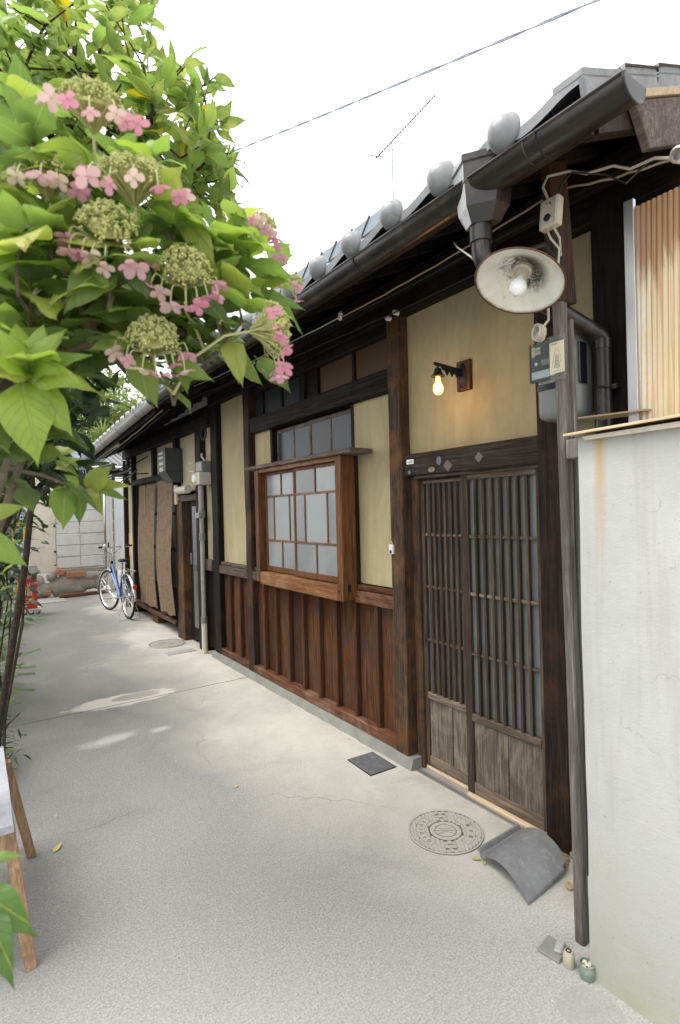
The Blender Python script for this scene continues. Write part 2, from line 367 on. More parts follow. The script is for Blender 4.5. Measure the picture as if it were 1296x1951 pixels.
def white_wall():
    k = NT('pale_grey_rendered_wall'); g = k.world_z(); v = k.coord((1, 1, 1), rnd=False)
    f = k.noise(v, 120, 3, .8); b = k.noise(v, 3, 6, .7); sc = k.noise(k.coord((20, 20, 60), rnd=False, rot=(.6, 0, 0)), 1, 3, .7)
    c = k.ramp(b, [(.3, (.385,.385,.368)), (.62, (.45,.45,.432))])
    low = k.math('SUBTRACT', .75, g.outputs['Z'])
    c = k.mix(c, (.30,.30,.20), k.ramp(k.math('ADD', k.math('MULTIPLY', low, .55), b), [(.62, 0), (1.0, .8)]))
    stv = k.noise(k.coord((1, 9, .7), rnd=False), 1.0, 6, .7, .6); c = k.mix(c, (.31,.305,.27), k.ramp(stv, [(.50, 0), (.74, .55)]))
    ck = k.n('ShaderNodeTexVoronoi', feature='DISTANCE_TO_EDGE'); ck.inputs['Scale'].default_value = 1.6
    nz_ = k.n('ShaderNodeTexNoise'); nz_.inputs['Scale'].default_value = 6; nz_.inputs['Detail'].default_value = 6; k.l(v, nz_.inputs['Vector']); sc_v = k.n('ShaderNodeVectorMath', operation='SCALE'); sc_v.inputs['Scale'].default_value = .25; k.l(nz_.outputs['Color'], sc_v.inputs[0])
    ad_ = k.n('ShaderNodeVectorMath', operation='ADD'); k.l(v, ad_.inputs[0]); k.l(sc_v.outputs[0], ad_.inputs[1]); k.l(ad_.outputs[0], ck.inputs['Vector'])
    c = k.mix(c, (.20,.19,.17), k.math('MULTIPLY', k.ramp(ck.outputs['Distance'], [(0, 1), (.0035, 0)]), k.ramp(b, [(.52, 0), (.60, .5)])))
    pit = k.ramp(k.noise(v, 55, 2, .6), [(.70, 0), (.74, .5)]); c = k.mix(c, (.25,.24,.21), pit)
    # rust run below the cap
    dy = k.math('ABSOLUTE', k.math('SUBTRACT', k.math('MULTIPLY_ADD', b, .02, g.outputs['Y']), .995))
    run = k.ramp(dy, [(0, 1), (.028, 0)]); hi = k.ramp(k.math('MULTIPLY_ADD', b, .35, g.outputs['Z']), [(1.0, 0), (1.0, 0)]) if False else k.math('MULTIPLY', k.math('SUBTRACT', k.math('MULTIPLY_ADD', b, .4, g.outputs['Z']), 1.55), 2.2, clamp=True)
    c = k.mix(c, (.44,.28,.09), k.math('MULTIPLY', k.math('MULTIPLY', run, hi), .75))
    k.col(c); k.set(.93, 0, .15); k.bump(k.math('ADD', f, k.math('MULTIPLY', sc, .6)), .35, .004)
    return k.m
mt['whitewall'] = white_wall()
def ground_mat():
    k = NT('worn_alley_concrete'); g = k.world_z(); v = k.coord((1, 1, 1), rnd=False)
    X, Y = g.outputs['X'], g.outputs['Y']
    n1 = k.noise(v, .9, 6, .6, .5); n2 = k.noise(v, 5, 6, .7); n3 = k.noise(v, 150, 5, .85)
    vo = k.n('ShaderNodeTexVoronoi'); vo.inputs['Scale'].default_value = 330; k.l(v, vo.inputs['Vector'])
    agg = k.ramp(vo.outputs['Color'], [(.25, 0), (.5, .5), (.8, 1)])
    # clean trowelled mortar near the house, exposed aggregate on the left and near the camera
    m = k.math('ADD', k.math('MULTIPLY', k.math('SUBTRACT', X, 1.40), 1.0), k.math('MULTIPLY', k.math('SUBTRACT', n1, .5), 2.0))
    m = k.math('SUBTRACT', m, k.math('MULTIPLY', k.math('MAXIMUM', k.math('SUBTRACT', 1.75, Y), 0.0), .9))
    m = k.math('SUBTRACT', m, k.math('MULTIPLY', k.math('MAXIMUM', k.math('SUBTRACT', Y, 6.2), 0.0), .12))
    smooth = k.ramp(k.math('ADD', m, .35), [(.0, 0), (1.0, .92)])
    rough_c = k.mix(k.mix((.215,.213,.195), (.295,.29,.268), n2), (.42,.41,.385), k.math('MULTIPLY', agg, .5))
    rough_c = k.mix(rough_c, (.15,.15,.145), k.ramp(k.math('ADD', n3, k.math('MULTIPLY', agg, -.14)), [(.36, .9), (.50, 0)]))
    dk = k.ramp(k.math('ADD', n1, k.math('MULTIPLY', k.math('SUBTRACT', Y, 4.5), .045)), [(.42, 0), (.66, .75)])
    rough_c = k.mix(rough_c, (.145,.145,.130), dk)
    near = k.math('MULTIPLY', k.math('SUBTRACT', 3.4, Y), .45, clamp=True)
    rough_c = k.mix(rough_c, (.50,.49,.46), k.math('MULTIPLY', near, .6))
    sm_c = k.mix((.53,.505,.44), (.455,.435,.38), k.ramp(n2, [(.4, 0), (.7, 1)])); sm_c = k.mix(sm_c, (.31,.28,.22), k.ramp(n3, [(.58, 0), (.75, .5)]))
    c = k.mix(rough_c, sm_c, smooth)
    gr1 = k.noise(v, 120, 2, .6); gr2 = k.noise(v, 38, 3, .7)
    gv = k.math('ADD', k.math('MULTIPLY', k.math('SUBTRACT', gr1, .5), 1.15), k.math('MULTIPLY', k.math('SUBTRACT', gr2, .5), .28))
    gv = k.math('MULTIPLY_ADD', gv, k.math('MULTIPLY_ADD', smooth, -.65, 1.0), 1.0)
    hg = k.n('ShaderNodeHueSaturation'); k.l(c, hg.inputs['Color']); k.l(gv, hg.inputs['Value']); c = hg.outputs[0]
    # spilled white powder
    def patch(cx, cy, sx, sy, ang, lo, hi, wob=.35):
        mp = k.n('ShaderNodeMapping', vector_type='TEXTURE'); gg = k.n('ShaderNodeNewGeometry')
        mp.inputs['Location'].default_value = (cx, cy, 0); mp.inputs['Rotation'].default_value = (0, 0, ang); mp.inputs['Scale'].default_value = (sx, sy, 1)
        k.l(gg.outputs['Position'], mp.inputs[0]); ln = k.n('ShaderNodeVectorMath', operation='LENGTH'); k.l(mp.outputs[0], ln.inputs[0])
        return k.ramp(k.math('ADD', ln.outputs['Value'], k.math('MULTIPLY', k.math('SUBTRACT', n2, .5), wob * 3)), [(lo, 1), (hi, 0)])
    c = k.mix(c, (.50,.50,.49), k.math('MULTIPLY', k.math('MULTIPLY', patch(.76, 4.15, .26, .10, .15, .3, 1.2, .5), .8), k.ramp(n3, [(.35, .25), (.55, 1)])))
    c = k.mix(c, (.50,.50,.49), k.math('MULTIPLY', patch(1.12, 4.12, .10, .06, .0, .3, 1.1, .5), .55))
    ring = k.math('SUBTRACT', patch(1.05, 4.98, .48, .17, 0, .8, 1.0), k.math('MULTIPLY', patch(1.16, 5.02, .24, .10, 0, .75, .95), .75), clamp=True)
    c = k.mix(c, (.50,.48,.42), ring)
    c = k.mix(c, (.47,.46,.42), k.math('MULTIPLY', patch(1.85, 7.2, .35, 1.0, 0, .5, 1.2, .5), .7))
    c = k.mix(c, (.33,.32,.30), k.math('MULTIPLY', patch(1.58, .985, .10, .11, .3, .85, .95, .25), .55))
    crk = k.n('ShaderNodeTexVoronoi', feature='DISTANCE_TO_EDGE'); crk.inputs['Scale'].default_value = .55
    dv = k.n('ShaderNodeVectorMath', operation='ADD'); nz_ = k.n('ShaderNodeTexNoise'); nz_.inputs['Scale'].default_value = 3.0; nz_.inputs['Detail'].default_value = 5; k.l(v, nz_.inputs['Vector'])
    sc_v = k.n('ShaderNodeVectorMath', operation='SCALE'); sc_v.inputs['Scale'].default_value = .35; k.l(nz_.outputs['Color'], sc_v.inputs[0]); k.l(v, dv.inputs[0]); k.l(sc_v.outputs[0], dv.inputs[1]); k.l(dv.outputs[0], crk.inputs['Vector'])
    ck = k.math('MULTIPLY', k.ramp(crk.outputs['Distance'], [(.0, 1), (.0035, 0)]), k.ramp(n1, [(.5, 0), (.6, .55)]))
    c = k.mix(c, (.13,.12,.10), ck)
    spots = k.ramp(k.noise(v, 26, 2, .5), [(.70, 0), (.74, 1)]); c = k.mix(c, (.46,.45,.42), k.math('MULTIPLY', spots, .35))
    ds_ = k.ramp(k.noise(v, 2.3, 6, .75, 1.0), [(.56, 0), (.75, .5)]); c = k.mix(c, (.24,.22,.18), ds_)
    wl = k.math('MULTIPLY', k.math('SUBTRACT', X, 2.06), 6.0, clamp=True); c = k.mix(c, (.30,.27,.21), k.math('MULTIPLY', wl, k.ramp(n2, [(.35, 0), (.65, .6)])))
    # expansion joint across the alley
    ly = k.math('ABSOLUTE', k.math('SUBTRACT', k.math('MULTIPLY_ADD', k.math('SUBTRACT', n2, .5), .03, Y), 4.885))
    jl = k.ramp(ly, [(.004, 1), (.010, 0)])
    c = k.mix(c, (.08,.07,.06), k.math('MULTIPLY', jl, .85))
    k.col(c); k.set(.88, 0, .25)
    h = k.math('ADD', k.math('MULTIPLY', agg, k.math('SUBTRACT', 1.0, smooth)), k.math('MULTIPLY', n3, 1.2)); h = k.math('SUBTRACT', h, k.math('MULTIPLY', jl, 6.0))
    k.bump(h, .35, .003)
    return k.m
mt['ground'] = ground_mat()
def leaf_mat(name, c_top, c_alt, c_yel, yel_amt=.2, trans=.45, rough=.42, vein=(.30,.36,.10)):
    k = NT(name); tc = k.n('ShaderNodeTexCoord'); sp = k.n('ShaderNodeSeparateXYZ'); k.l(tc.outputs['Object'], sp.inputs[0])
    ay = k.math('ABSOLUTE', sp.outputs[1]); mid = k.ramp(ay, [(.010, 1), (.022, 0)])
    ph = k.math('FRACT', k.math('MULTIPLY', k.math('SUBTRACT', sp.outputs[0], k.math('MULTIPLY', ay, 1.0)), 8.0))
    sv = k.ramp(k.math('ABSOLUTE', k.math('SUBTRACT', ph, .5)), [(.0, 1), (.07, 0)])
    oi = k.n('ShaderNodeObjectInfo'); v = k.coord((1, 1, 1)); n = k.noise(v, 3, 4, .6)
    f = k.math('ADD', k.math('MULTIPLY', oi.outputs['Random'], .8), k.math('MULTIPLY', n, .3))
    c = k.ramp(f, [(.1, c_top), (.6, c_alt), (1.05 - .5*yel_amt, c_yel)] if yel_amt else [(.1, c_top), (.6, c_alt), (1, c_alt)])
    nb3 = k.noise(v, 9, 5, .7); c = k.mix(c, c_yel, k.math('MULTIPLY', k.ramp(nb3, [(.52, 0), (.72, 1)]), .35)); c = k.mix(c, (.30,.19,.06), k.math('MULTIPLY', k.ramp(k.noise(v, 16, 3, .8), [(.68, 0), (.76, 1)]), .5))
    c = k.mix(c, vein, k.math('MULTIPLY', mid, .55)); c = k.mix(c, vein, k.math('MULTIPLY', sv, .28))
    geo = k.n('ShaderNodeNewGeometry'); c = k.mix(c, tuple(min(1, q*1.15 + .03) for q in c_alt), k.math('MULTIPLY', geo.outputs['Backfacing'], .5))
    k.col(c); k.set(rough, 0, .45); k.bump(k.math('MULTIPLY', k.math('ADD', sv, mid), -1.0), .5, .02)
    tr = k.n('ShaderNodeBsdfTranslucent'); hv = k.n('ShaderNodeHueSaturation'); k.l(c, hv.inputs['Color']); hv.inputs['Value'].default_value = 1.5; hv.inputs['Saturation'].default_value = 1.1
    k.l(hv.outputs[0], tr.inputs[0]); mx = k.n('ShaderNodeMixShader'); mx.inputs[0].default_value = trans
    k.l(k.b.outputs[0], mx.inputs[1]); k.l(tr.outputs[0], mx.inputs[2]); k.l(mx.outputs[0], k.out.inputs[0])
    return k.m
mt['leaf0'] = leaf_mat('deep_hydrangea_leaf', (.06,.11,.025), (.115,.185,.04), (.20,.26,.05), .12)
mt['leaf1'] = leaf_mat('mid_hydrangea_leaf', (.125,.205,.04), (.19,.29,.055), (.32,.34,.08), .2)
mt['leaf2'] = leaf_mat('lime_hydrangea_leaf', (.19,.285,.045), (.27,.37,.06), (.42,.42,.10), .3)
mt['tleaf'] = leaf_mat('glossy_tree_leaf', (.10,.18,.04), (.20,.30,.065), (.38,.40,.10), .25, .55, .3, (.2,.26,.08))
mt['tleaf_y'] = leaf_mat('yellowing_tree_leaf', (.40,.33,.03), (.5,.42,.04), (.5,.42,.04), 0, .5)
mt['tleaf_b'] = leaf_mat('mid_green_broad_leaf', (.045,.10,.02), (.08,.16,.03), (.16,.24,.05), .1, .35)
mt['tleaf_d'] = leaf_mat('shade_darkened_leaf', (.02,.042,.012), (.04,.075,.02), (.07,.10,.025), .1, .3)  # canopy shade is put into this dark leaf colour
mt['blade'] = leaf_mat('blade_leaf', (.10,.16,.03), (.2,.27,.05), (.36,.36,.10), .2)
mt['blade_v'] = leaf_mat('variegated_blade_leaf', (.25,.33,.20), (.42,.48,.34), (.5,.5,.36), .2)
mt['far_leaf'] = leaf_mat('yellow_green_far_leaf', (.12,.16,.05), (.22,.26,.09), (.34,.32,.10), .3)
def petal():
    k = NT('pink_petal'); v = k.coord((1, 1, 1)); n = k.noise(v, 40, 4, .6); oi = k.n('ShaderNodeObjectInfo')
    c = k.ramp(oi.outputs['Random'], [(0, (.60,.20,.31)), (.4, (.68,.30,.40)), (.7, (.68,.44,.46)), (1, (.64,.58,.40))])
    c = k.mix(c, (.72,.45,.5), k.ramp(n, [(.45, 0), (.75, .6)])); k.col(c); k.set(.6, 0, .3)
    tr = k.n('ShaderNodeBsdfTranslucent'); k.l(c, tr.inputs[0]); mx = k.n('ShaderNodeMixShader'); mx.inputs[0].default_value = .35
    k.l(k.b.outputs[0], mx.inputs[1]); k.l(tr.outputs[0], mx.inputs[2]); k.l(mx.outputs[0], k.out.inputs[0])
    return k.m
mt['petal'] = petal()
def reed():
    k = NT('woven_reed'); v = k.coord((1, 1, 1), rnd=False); n = k.noise(v, 14, 5, .7)
    fz = k.coord((20, 20, 330), rnd=False); f = k.noise(fz, 1, 3, .7)
    c = k.ramp(n, [(.3, (.13,.085,.05)), (.7, (.24,.17,.11))]); c = k.mix(c, (.34,.27,.19), k.ramp(f, [(.5, 0), (.65, .6)])); c = k.mix(c, (.05,.03,.02), k.ramp(f, [(.33, .8), (.45, 0)]))
    k.col(c); k.set(.9, 0, .1); k.bump(f, .8, .006); return k.m
mt['reed'] = reed()
def emis(name, c, s):
    k = NT(name); k.col((0, 0, 0)); k.b.inputs['Emission Color'].default_value = (*c, 1); k.b.inputs['Emission Strength'].default_value = s; return k.m
mt['glow'] = emis('glowing_filament', (1.0, .55, .16), 22)
def bulb_glass():
    k = NT('amber_bulb_glass'); k.col((1, .9, .65)); k.set(.03, 0, .5); k.b.inputs['Transmission Weight'].default_value = .95; k.b.inputs['IOR'].default_value = 1.1
    k.b.inputs['Emission Color'].default_value = (1, .5, .12, 1); k.b.inputs['Emission Strength'].default_value = .7; return k.m
mt['bulbglass'] = bulb_glass()
mt['opal'] = plain('opal_glass', (.80,.80,.79), .08, 0, .6, .03)
for q_ in ('frost_dark', 'paper_brown'):
    b_ = mt[q_].node_tree.nodes['Principled BSDF']; b_.inputs['Coat Weight'].default_value = 0; b_.inputs['Specular IOR Level'].default_value = .3
def acrylic():
    k = NT('clear_acrylic'); k.col((.93, .95, .93)); k.set(.08, 0, .5); k.b.inputs['Transmission Weight'].default_value = .96; k.b.inputs['IOR'].default_value = 1.15; return k.m
mt['acrylic'] = acrylic()
# ------------------------------------------------------------------ ground
def struct(name, o): o['kind'] = 'structure'; return o
g = MB()
xs = [-60, -8, -3, 0, 1, 2, 3, 6, 60]; ys = [-60, -6, -2, 0, 2, 4, 6, 9, 14, 60, 120]
for x in range(len(xs) - 1):
    for y in range(len(ys) - 1): g.add([(xs[x], ys[y], 0), (xs[x+1], ys[y], 0), (xs[x+1], ys[y+1], 0), (xs[x], ys[y+1], 0)], [(0, 1, 2, 3)])
struct('ground', g.build('ground', mt['ground']))

# ================================================================== near house
NH = thing('wooden_house', 'near dark timber row house with ochre plaster, lattice door and bay window', 'house', (2.3, 3.3, 0))
P = NH
# footing
mb = MB(); n = 40; rnd = random.Random(4)
top = []; bot = []
for i in range(n + 1):
    y = 2.46 + (4.92 - 2.46) * i / n + (0 if i < n else 0)
    top.append(2.192 + rnd.uniform(-.003, .003)); bot.append(2.178 + rnd.uniform(-.010, .004))
for i in range(n):
    y0 = 2.50 + (5.84 - 2.50) * i / n; y1 = 2.50 + (5.84 - 2.50) * (i + 1) / n
    mb.add([(bot[i], y0, -.01), (bot[i+1], y1, -.01), (top[i+1], y1, .068), (top[i], y0, .068), (2.4, y0, -.01), (2.4, y1, -.01), (2.4, y1, .068), (2.4, y0, .068)],
           [(0, 3, 2, 1), (3, 7, 6, 2)] + ([(0, 4, 7, 3)] if i == 0 else []) + ([(1, 2, 6, 5)] if i == n-1 else []))
mb.build('footing', mt['footing'], P)
bx('footing', mt['footing'], P, 2.20, 2.40, .9, 1.62, -.01, .03, .004)
# unseen solid core added behind the front so no light leaks
MB().box(2.42, 6.0, .92, 5.83, 0, 2.98).build('light_block_core', mt['wood_black'], P)
MB().hexa([(2.42, .90, 2.981), (6.0, .90, 2.981), (6.0, 5.83, 2.981), (2.42, 5.83, 2.981)], [(2.42, .90, 3.186), (6.0, .90, 4.80), (6.0, 5.83, 4.80), (2.42, 5.83, 3.186)]).build('light_block_attic', mt['wood_black'], P)  # unseen attic fill added to keep sky light out of the roof space
MB().box(2.26, 2.30, .90, 5.83, 2.931, 3.11).build('eaves_gap_filler', mt['wood_black_y'], P)  # filler added to close the light gap between beam and soffit
# posts
worn('post', mt['post'], P, 2.195, 2.33, 2.545, 2.665, .066, 2.80, 2, 18, .004, 1)
worn('post', mt['post'], P, 2.262, 2.33, 2.478, 2.542, .0, 1.80, 2, 14, .002, 2)
worn('post', mt['post_dark'], P, 2.20, 2.32, 4.775, 4.895, .066, 2.80, 2, 18, .004, 3)
worn('post', mt['wood_black'], P, 2.205, 2.32, 5.62, 5.80, .066, 2.86, 2, 18, .004, 4)
worn('post', mt['post_dark'], P, 2.20, 2.32, 1.455, 1.58, .012, 2.82, 2, 20, .004, 5)
worn('post', mt['wood_black'], P, 2.19, 2.32, 1.12, 1.285, .0, 2.86, 2, 16, .005, 6)
worn('post', mt['wood_black'], P, 2.24, 2.31, .97, 1.06, .0, 2.9, 2, 8, .003, 7)
# wall plate and beams
worn('beam', mt['wood_black_y'], P, 2.20, 2.36, .90, 5.83, 2.80, 2.93, 1, 24, .004, 8)
worn('beam', mt['wood_black_y'], P, 2.215, 2.32, 2.667, 4.773, 2.36, 2.505, 1, 20, .003, 9)
worn('beam', mt['wood_black_y'], P, 2.24, 2.32, 2.667, 4.773, 2.735, 2.798, 1, 16, .002, 10)
worn('lintel', mt['lintel'], P, 2.215, 2.33, 1.582, 2.543, 1.80, 1.935, 1, 16, .004, 11)
# plaster panels
def pan(y0, y1, z0, z1, x=2.27, m='plaster'): return MB().box(x, 2.40, y0, y1, z0, z1).build('plaster_panel', mt[m], P)
pan(1.578, 2.547, 1.93, 2.802)
pan(1.283, 1.457, .05, 2.802)
pan(2.663, 3.14, 1.085, 2.362)
pan(4.44, 4.778, 1.085, 2.362)
pan(4.893, 5.622, 1.065, 2.802)
pan(3.14, 4.44, 1.085, 2.0, 2.33)
pan(1.06, 1.122, .05, 2.80, 2.28)
# waist rails
for (y0, y1, sd_) in ((2.667, 3.10, 12), (4.47, 4.773, 13), (4.897, 5.618, 14)):
    mm = mt['red_y'] if y0 < 3 else mt['wood_black_y']
    worn('waist_rail', mt['red_y'] if y0 < 4 else mt['shelf'], P, 2.205, 2.272, y0, y1, .955, 1.040, 1, 8, .002, sd_)
    worn('waist_rail', mt['red_y'] if y0 < 4 else mt['shelf'], P, 2.225, 2.272, y0, y1, 1.042, 1.078, 1, 8, .002, sd_ + 5)
MB().box(2.235, 2.28, 3.10, 4.47, .955, 1.075).build('waist_rail', mt['red_y'], P)
# bottom sills
worn('ground_sill', mt['red_y'], P, 2.198, 2.30, 2.667, 4.773, .070, .136, 1, 20, .002, 21)
worn('ground_sill', mt['red_y'], P, 2.205, 2.30, 4.897, 5.618, .070, .136, 1, 10, .002, 22)
# wainscot boards and battens
ys_b = [2.667, 2.881, 3.131, 3.377, 3.622, 3.868, 4.115, 4.353, 4.592, 4.773]
for i in range(len(ys_b) - 1):
    worn('board', mt['red'], P, 2.262 + .001 * (i % 3), 2.285, ys_b[i] + .002, ys_b[i+1] - .002, .13, .957, 2, 10, .002, 30 + i)
for y in ys_b[1:-1]:
    worn('batten', mt['red'], P, 2.222, 2.264, y - .017, y + .017, .137, .956, 2, 10, .0015, int(y * 100))
ys_c = [4.897, 5.14, 5.39, 5.618]
for i in range(3): worn('board', mt['red'], P, 2.262, 2.285, ys_c[i] + .002, ys_c[i+1] - .002, .13, .957, 2, 10, .002, 60 + i)
for y in ys_c[1:-1]: worn('batten', mt['red'], P, 2.222, 2.264, y - .017, y + .017, .137, .956, 2, 10, .0015, int(y * 100))
# small iron latch plate low on the far post
# ---- upper sliding window
uw = MB().box(2.262, 2.33, 3.135, 3.165, 1.98, 2.36).build('window', mt['wood_black'], P); MB().box(2.262, 2.33, 4.40, 4.44, 1.98, 2.36).build('jamb', mt['wood_black'], uw)
for (a, b, d) in ((3.168, 3.80, 0), (3.78, 4.398, .014)):
    mb = MB(); x0 = 2.296 + d; x1 = x0 + .013
    mb.box(x0, x1, a, b, 2.315, 2.345).box(x0, x1, a, a + .028, 1.99, 2.315).box(x0, x1, b - .028, b, 1.99, 2.315)
    mb.box(x0 + .001, x1 - .001, (a + b)/2 - .011, (a + b)/2 + .011, 1.99, 2.315)
    mb.build('sash', mt['door_y'], uw, bevel=.0015)
    for k in range(2):
        c0 = a + .029 if k == 0 else (a+b)/2 + .012; c1 = (a+b)/2 - .012 if k == 0 else b - .029
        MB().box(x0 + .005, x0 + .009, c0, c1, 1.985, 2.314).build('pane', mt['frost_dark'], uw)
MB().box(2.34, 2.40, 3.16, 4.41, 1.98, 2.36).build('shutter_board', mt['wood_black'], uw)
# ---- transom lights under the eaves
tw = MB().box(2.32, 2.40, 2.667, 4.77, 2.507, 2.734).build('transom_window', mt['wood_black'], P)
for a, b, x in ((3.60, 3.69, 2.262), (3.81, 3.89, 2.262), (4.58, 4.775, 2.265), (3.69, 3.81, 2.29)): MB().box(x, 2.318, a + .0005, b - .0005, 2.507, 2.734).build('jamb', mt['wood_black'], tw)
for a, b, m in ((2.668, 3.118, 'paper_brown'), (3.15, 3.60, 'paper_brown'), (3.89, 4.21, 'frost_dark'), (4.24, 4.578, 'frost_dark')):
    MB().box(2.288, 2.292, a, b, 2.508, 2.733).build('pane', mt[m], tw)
for y in (3.119, 4.211): MB().box(2.272, 2.295, y, y + .028, 2.508, 2.733).build('muntin', mt['wood_black'], tw, bevel=.001)
# ---- projecting bay window
bw = worn('bay_window', mt['win'], P, 2.105, 2.228, 3.085, 3.160, .972, 1.985, 2, 14, .0015, 71)
MB().box(2.105, 2.228, 4.395, 4.465, .985, 1.985).build('frame_post', mt['win'], bw, bevel=.003)
worn('sill_board', mt['win_y'], bw, 2.108, 2.232, 3.162, 4.393, .965, 1.075, 1, 16, .0012, 72)
worn('hood_board', mt['shelf'], bw, 2.075, 2.262, 2.925, 4.60, 1.988, 2.020, 1, 16, .0015, 73)
MB().box(2.112, 2.232, 3.162, 4.393, 1.955, 1.986).build('head_rail', mt['win_y'], bw, bevel=.002)
MB().box(2.145, 2.170, 3.0825, 3.0865, 1.03, 1.085).build('wedge_tenon', mt['post_dark'], bw, bevel=.001)
MB().ball((2.1045, 3.135, 1.035), .006, 8, 4).ball((2.1045, 4.42, 1.035), .006, 8, 4).build('peg', mt['post_dark'], bw)
def sash(x, a, b):
    z0, z1 = 1.082, 1.952; f = .026
    mb = MB(); mb.box(x, x + .022, a, a + f, z0, z1).box(x, x + .022, b - f, b, z0, z1).box(x, x + .022, a + f, b - f, z0, z0 + .045).box(x, x + .022, a + f, b - f, z1 - .024, z1)
    sm = mb.build('sash', mt['win'], bw, bevel=.002)
    ia, ib = a + f, b - f; r1, r2 = 1.742, 1.356
    rows = [(z0 + .045, r2 - .008, [.5]), (r2 + .008, r1 - .008, [.24, .76]), (r1 + .008, z1 - .024, [.5])]
    for r in (r1, r2): MB().box(x + .002, x + .020, ia, ib, r - .008, r + .008).build('muntin', mt['win_y'], bw, bevel=.0015)
    for ri, (q0, q1, cuts) in enumerate(rows):
        cs = [ia] + [ia + (ib - ia) * c for c in cuts] + [ib]
        for c in cs[1:-1]: MB().box(x + .003, x + .019, c - .0095, c + .0095, q0, q1).build('muntin', mt['win'], bw, bevel=.0015)
        for j in range(len(cs) - 1):
            m = 'frost'
            if ri == 1 and j == 1: m = 'frost_pat'
            if ri == 2 and j == 1 and a < 3.5: m = 'clear'
            MB().box(x + .009, x + .013, cs[j] + (.0095 if j else 0), cs[j+1] - (.0095 if j < len(cs) - 2 else 0), q0, q1).build('pane', mt[m], bw)
sash(2.148, 3.164, 3.835); sash(2.172, 3.800, 4.388)
MB().box(2.232, 2.33, 3.10, 3.162, 1.08, 1.985).build('jamb', mt['post_dark'], bw); MB().box(2.232, 2.33, 4.393, 4.44, 1.08, 1.985).build('jamb', mt['post_dark'], bw)
# ---- lattice door: two sliding leaves
for li, (x, a, b, nb) in enumerate(((2.248, 1.585, 2.112, 7), (2.282, 2.062, 2.476, 7))):
    z0, z1 = .022, 1.790; st = .042 if li == 0 else .030
    leaf = MB().box(x, x + .028, b - st - (.008 if li == 0 else 0), b, z0, z1).build('door', mt['door'], P, bevel=.002, m=None)
    leaf['label'] = 'near sliding lattice leaf, standing proud of the other' if li == 0 else 'far sliding lattice leaf, set behind the other'
    ia, ib = a + st, b - st - (.008 if li == 0 else 0)
    MB().box(x, x + .028, a, ia, z0, z1).build('stile', mt['door'], leaf, bevel=.002)
    worn('rail', mt['door_y'], leaf, x - .006, x + .026, ia, ib, .425 + .012*li, .468 + .012*li, 1, 8, .001, 80 + li)
    worn('rail', mt['door_y'], leaf, x + .002, x + .026, ia, ib, z0, .088, 1, 8, .001, 82 + li)
    worn('rail', mt['door_y'], leaf, x + .001, x + .026, ia, ib, 1.752, z1, 1, 8, .001, 84 + li)
    for z in (1.441, 1.124, .797): MB().box(x + .004, x + .020, ia, ib, z - .009, z + .009).build('rail', mt['door_y'], leaf, bevel=.002)
    step = (ib - ia) / (nb + 1)
    bar = worn_mesh('bar', mt['door'], x - .004, x + .016, -.0085, .0085, .468 + .012*li, 1.752, 2, 10, .0008, 90)
    for k in range(nb):
        inst('bar', bar, leaf, Matrix.Translation((random.uniform(-.001, .001), ia + step * (k + 1), 0)))
    MB().box(x + .021, x + .024, ia, ib, .47 + .012*li, 1.752).build('pane', mt['frost_door'], leaf)
    mid = (ia + ib) / 2
    MB().box(x + .003, x + .022, mid - .012, mid + .012, .088, .425 + .012*li).build('muntin', mt['door_pan'], leaf, bevel=.002)
    for (c0, c1, sd_) in ((ia, mid - .012, 101), (mid + .012, ib, 102)):
        worn('board', mt['door_pan'], leaf, x + .010, x + .020, c0, c1, .088, .427 + .012*li, 2, 8, .0012, sd_ + li * 3)
MB().box(2.279, 2.2825, 2.452, 2.464, .765, .825).build('finger_pull', mt['iron'], P, bevel=.001)
MB().box(2.262, 2.33, 1.582, 2.476, 1.770, 1.802).build('head_track', mt['post_dark'], P)
MB().box(2.235, 2.262, 1.582, 2.476, 1.783, 1.802).build('head_track', mt['lintel'], P)
# thresholds and rails
MB().box(2.228, 2.276, 1.585, 2.10, .004, .021).build('threshold', mt['newwood'], P, bevel=.002)
MB().box(2.278, 2.312, 2.06, 2.476, .004, .021).build('threshold', mt['newwood'], P, bevel=.002)
MB().box(2.196, 2.206, 1.585, 2.50, -.002, .008).box(2.214, 2.224, 1.585, 2.50, -.002, .010).build('door_track', mt['alu'], P)
MB().box(2.207, 2.213, 1.585, 2.50, -.002, .003).box(2.225, 2.34, 1.585, 2.50, -.002, .0035).build('track_bed', mt['greypvc'], P)
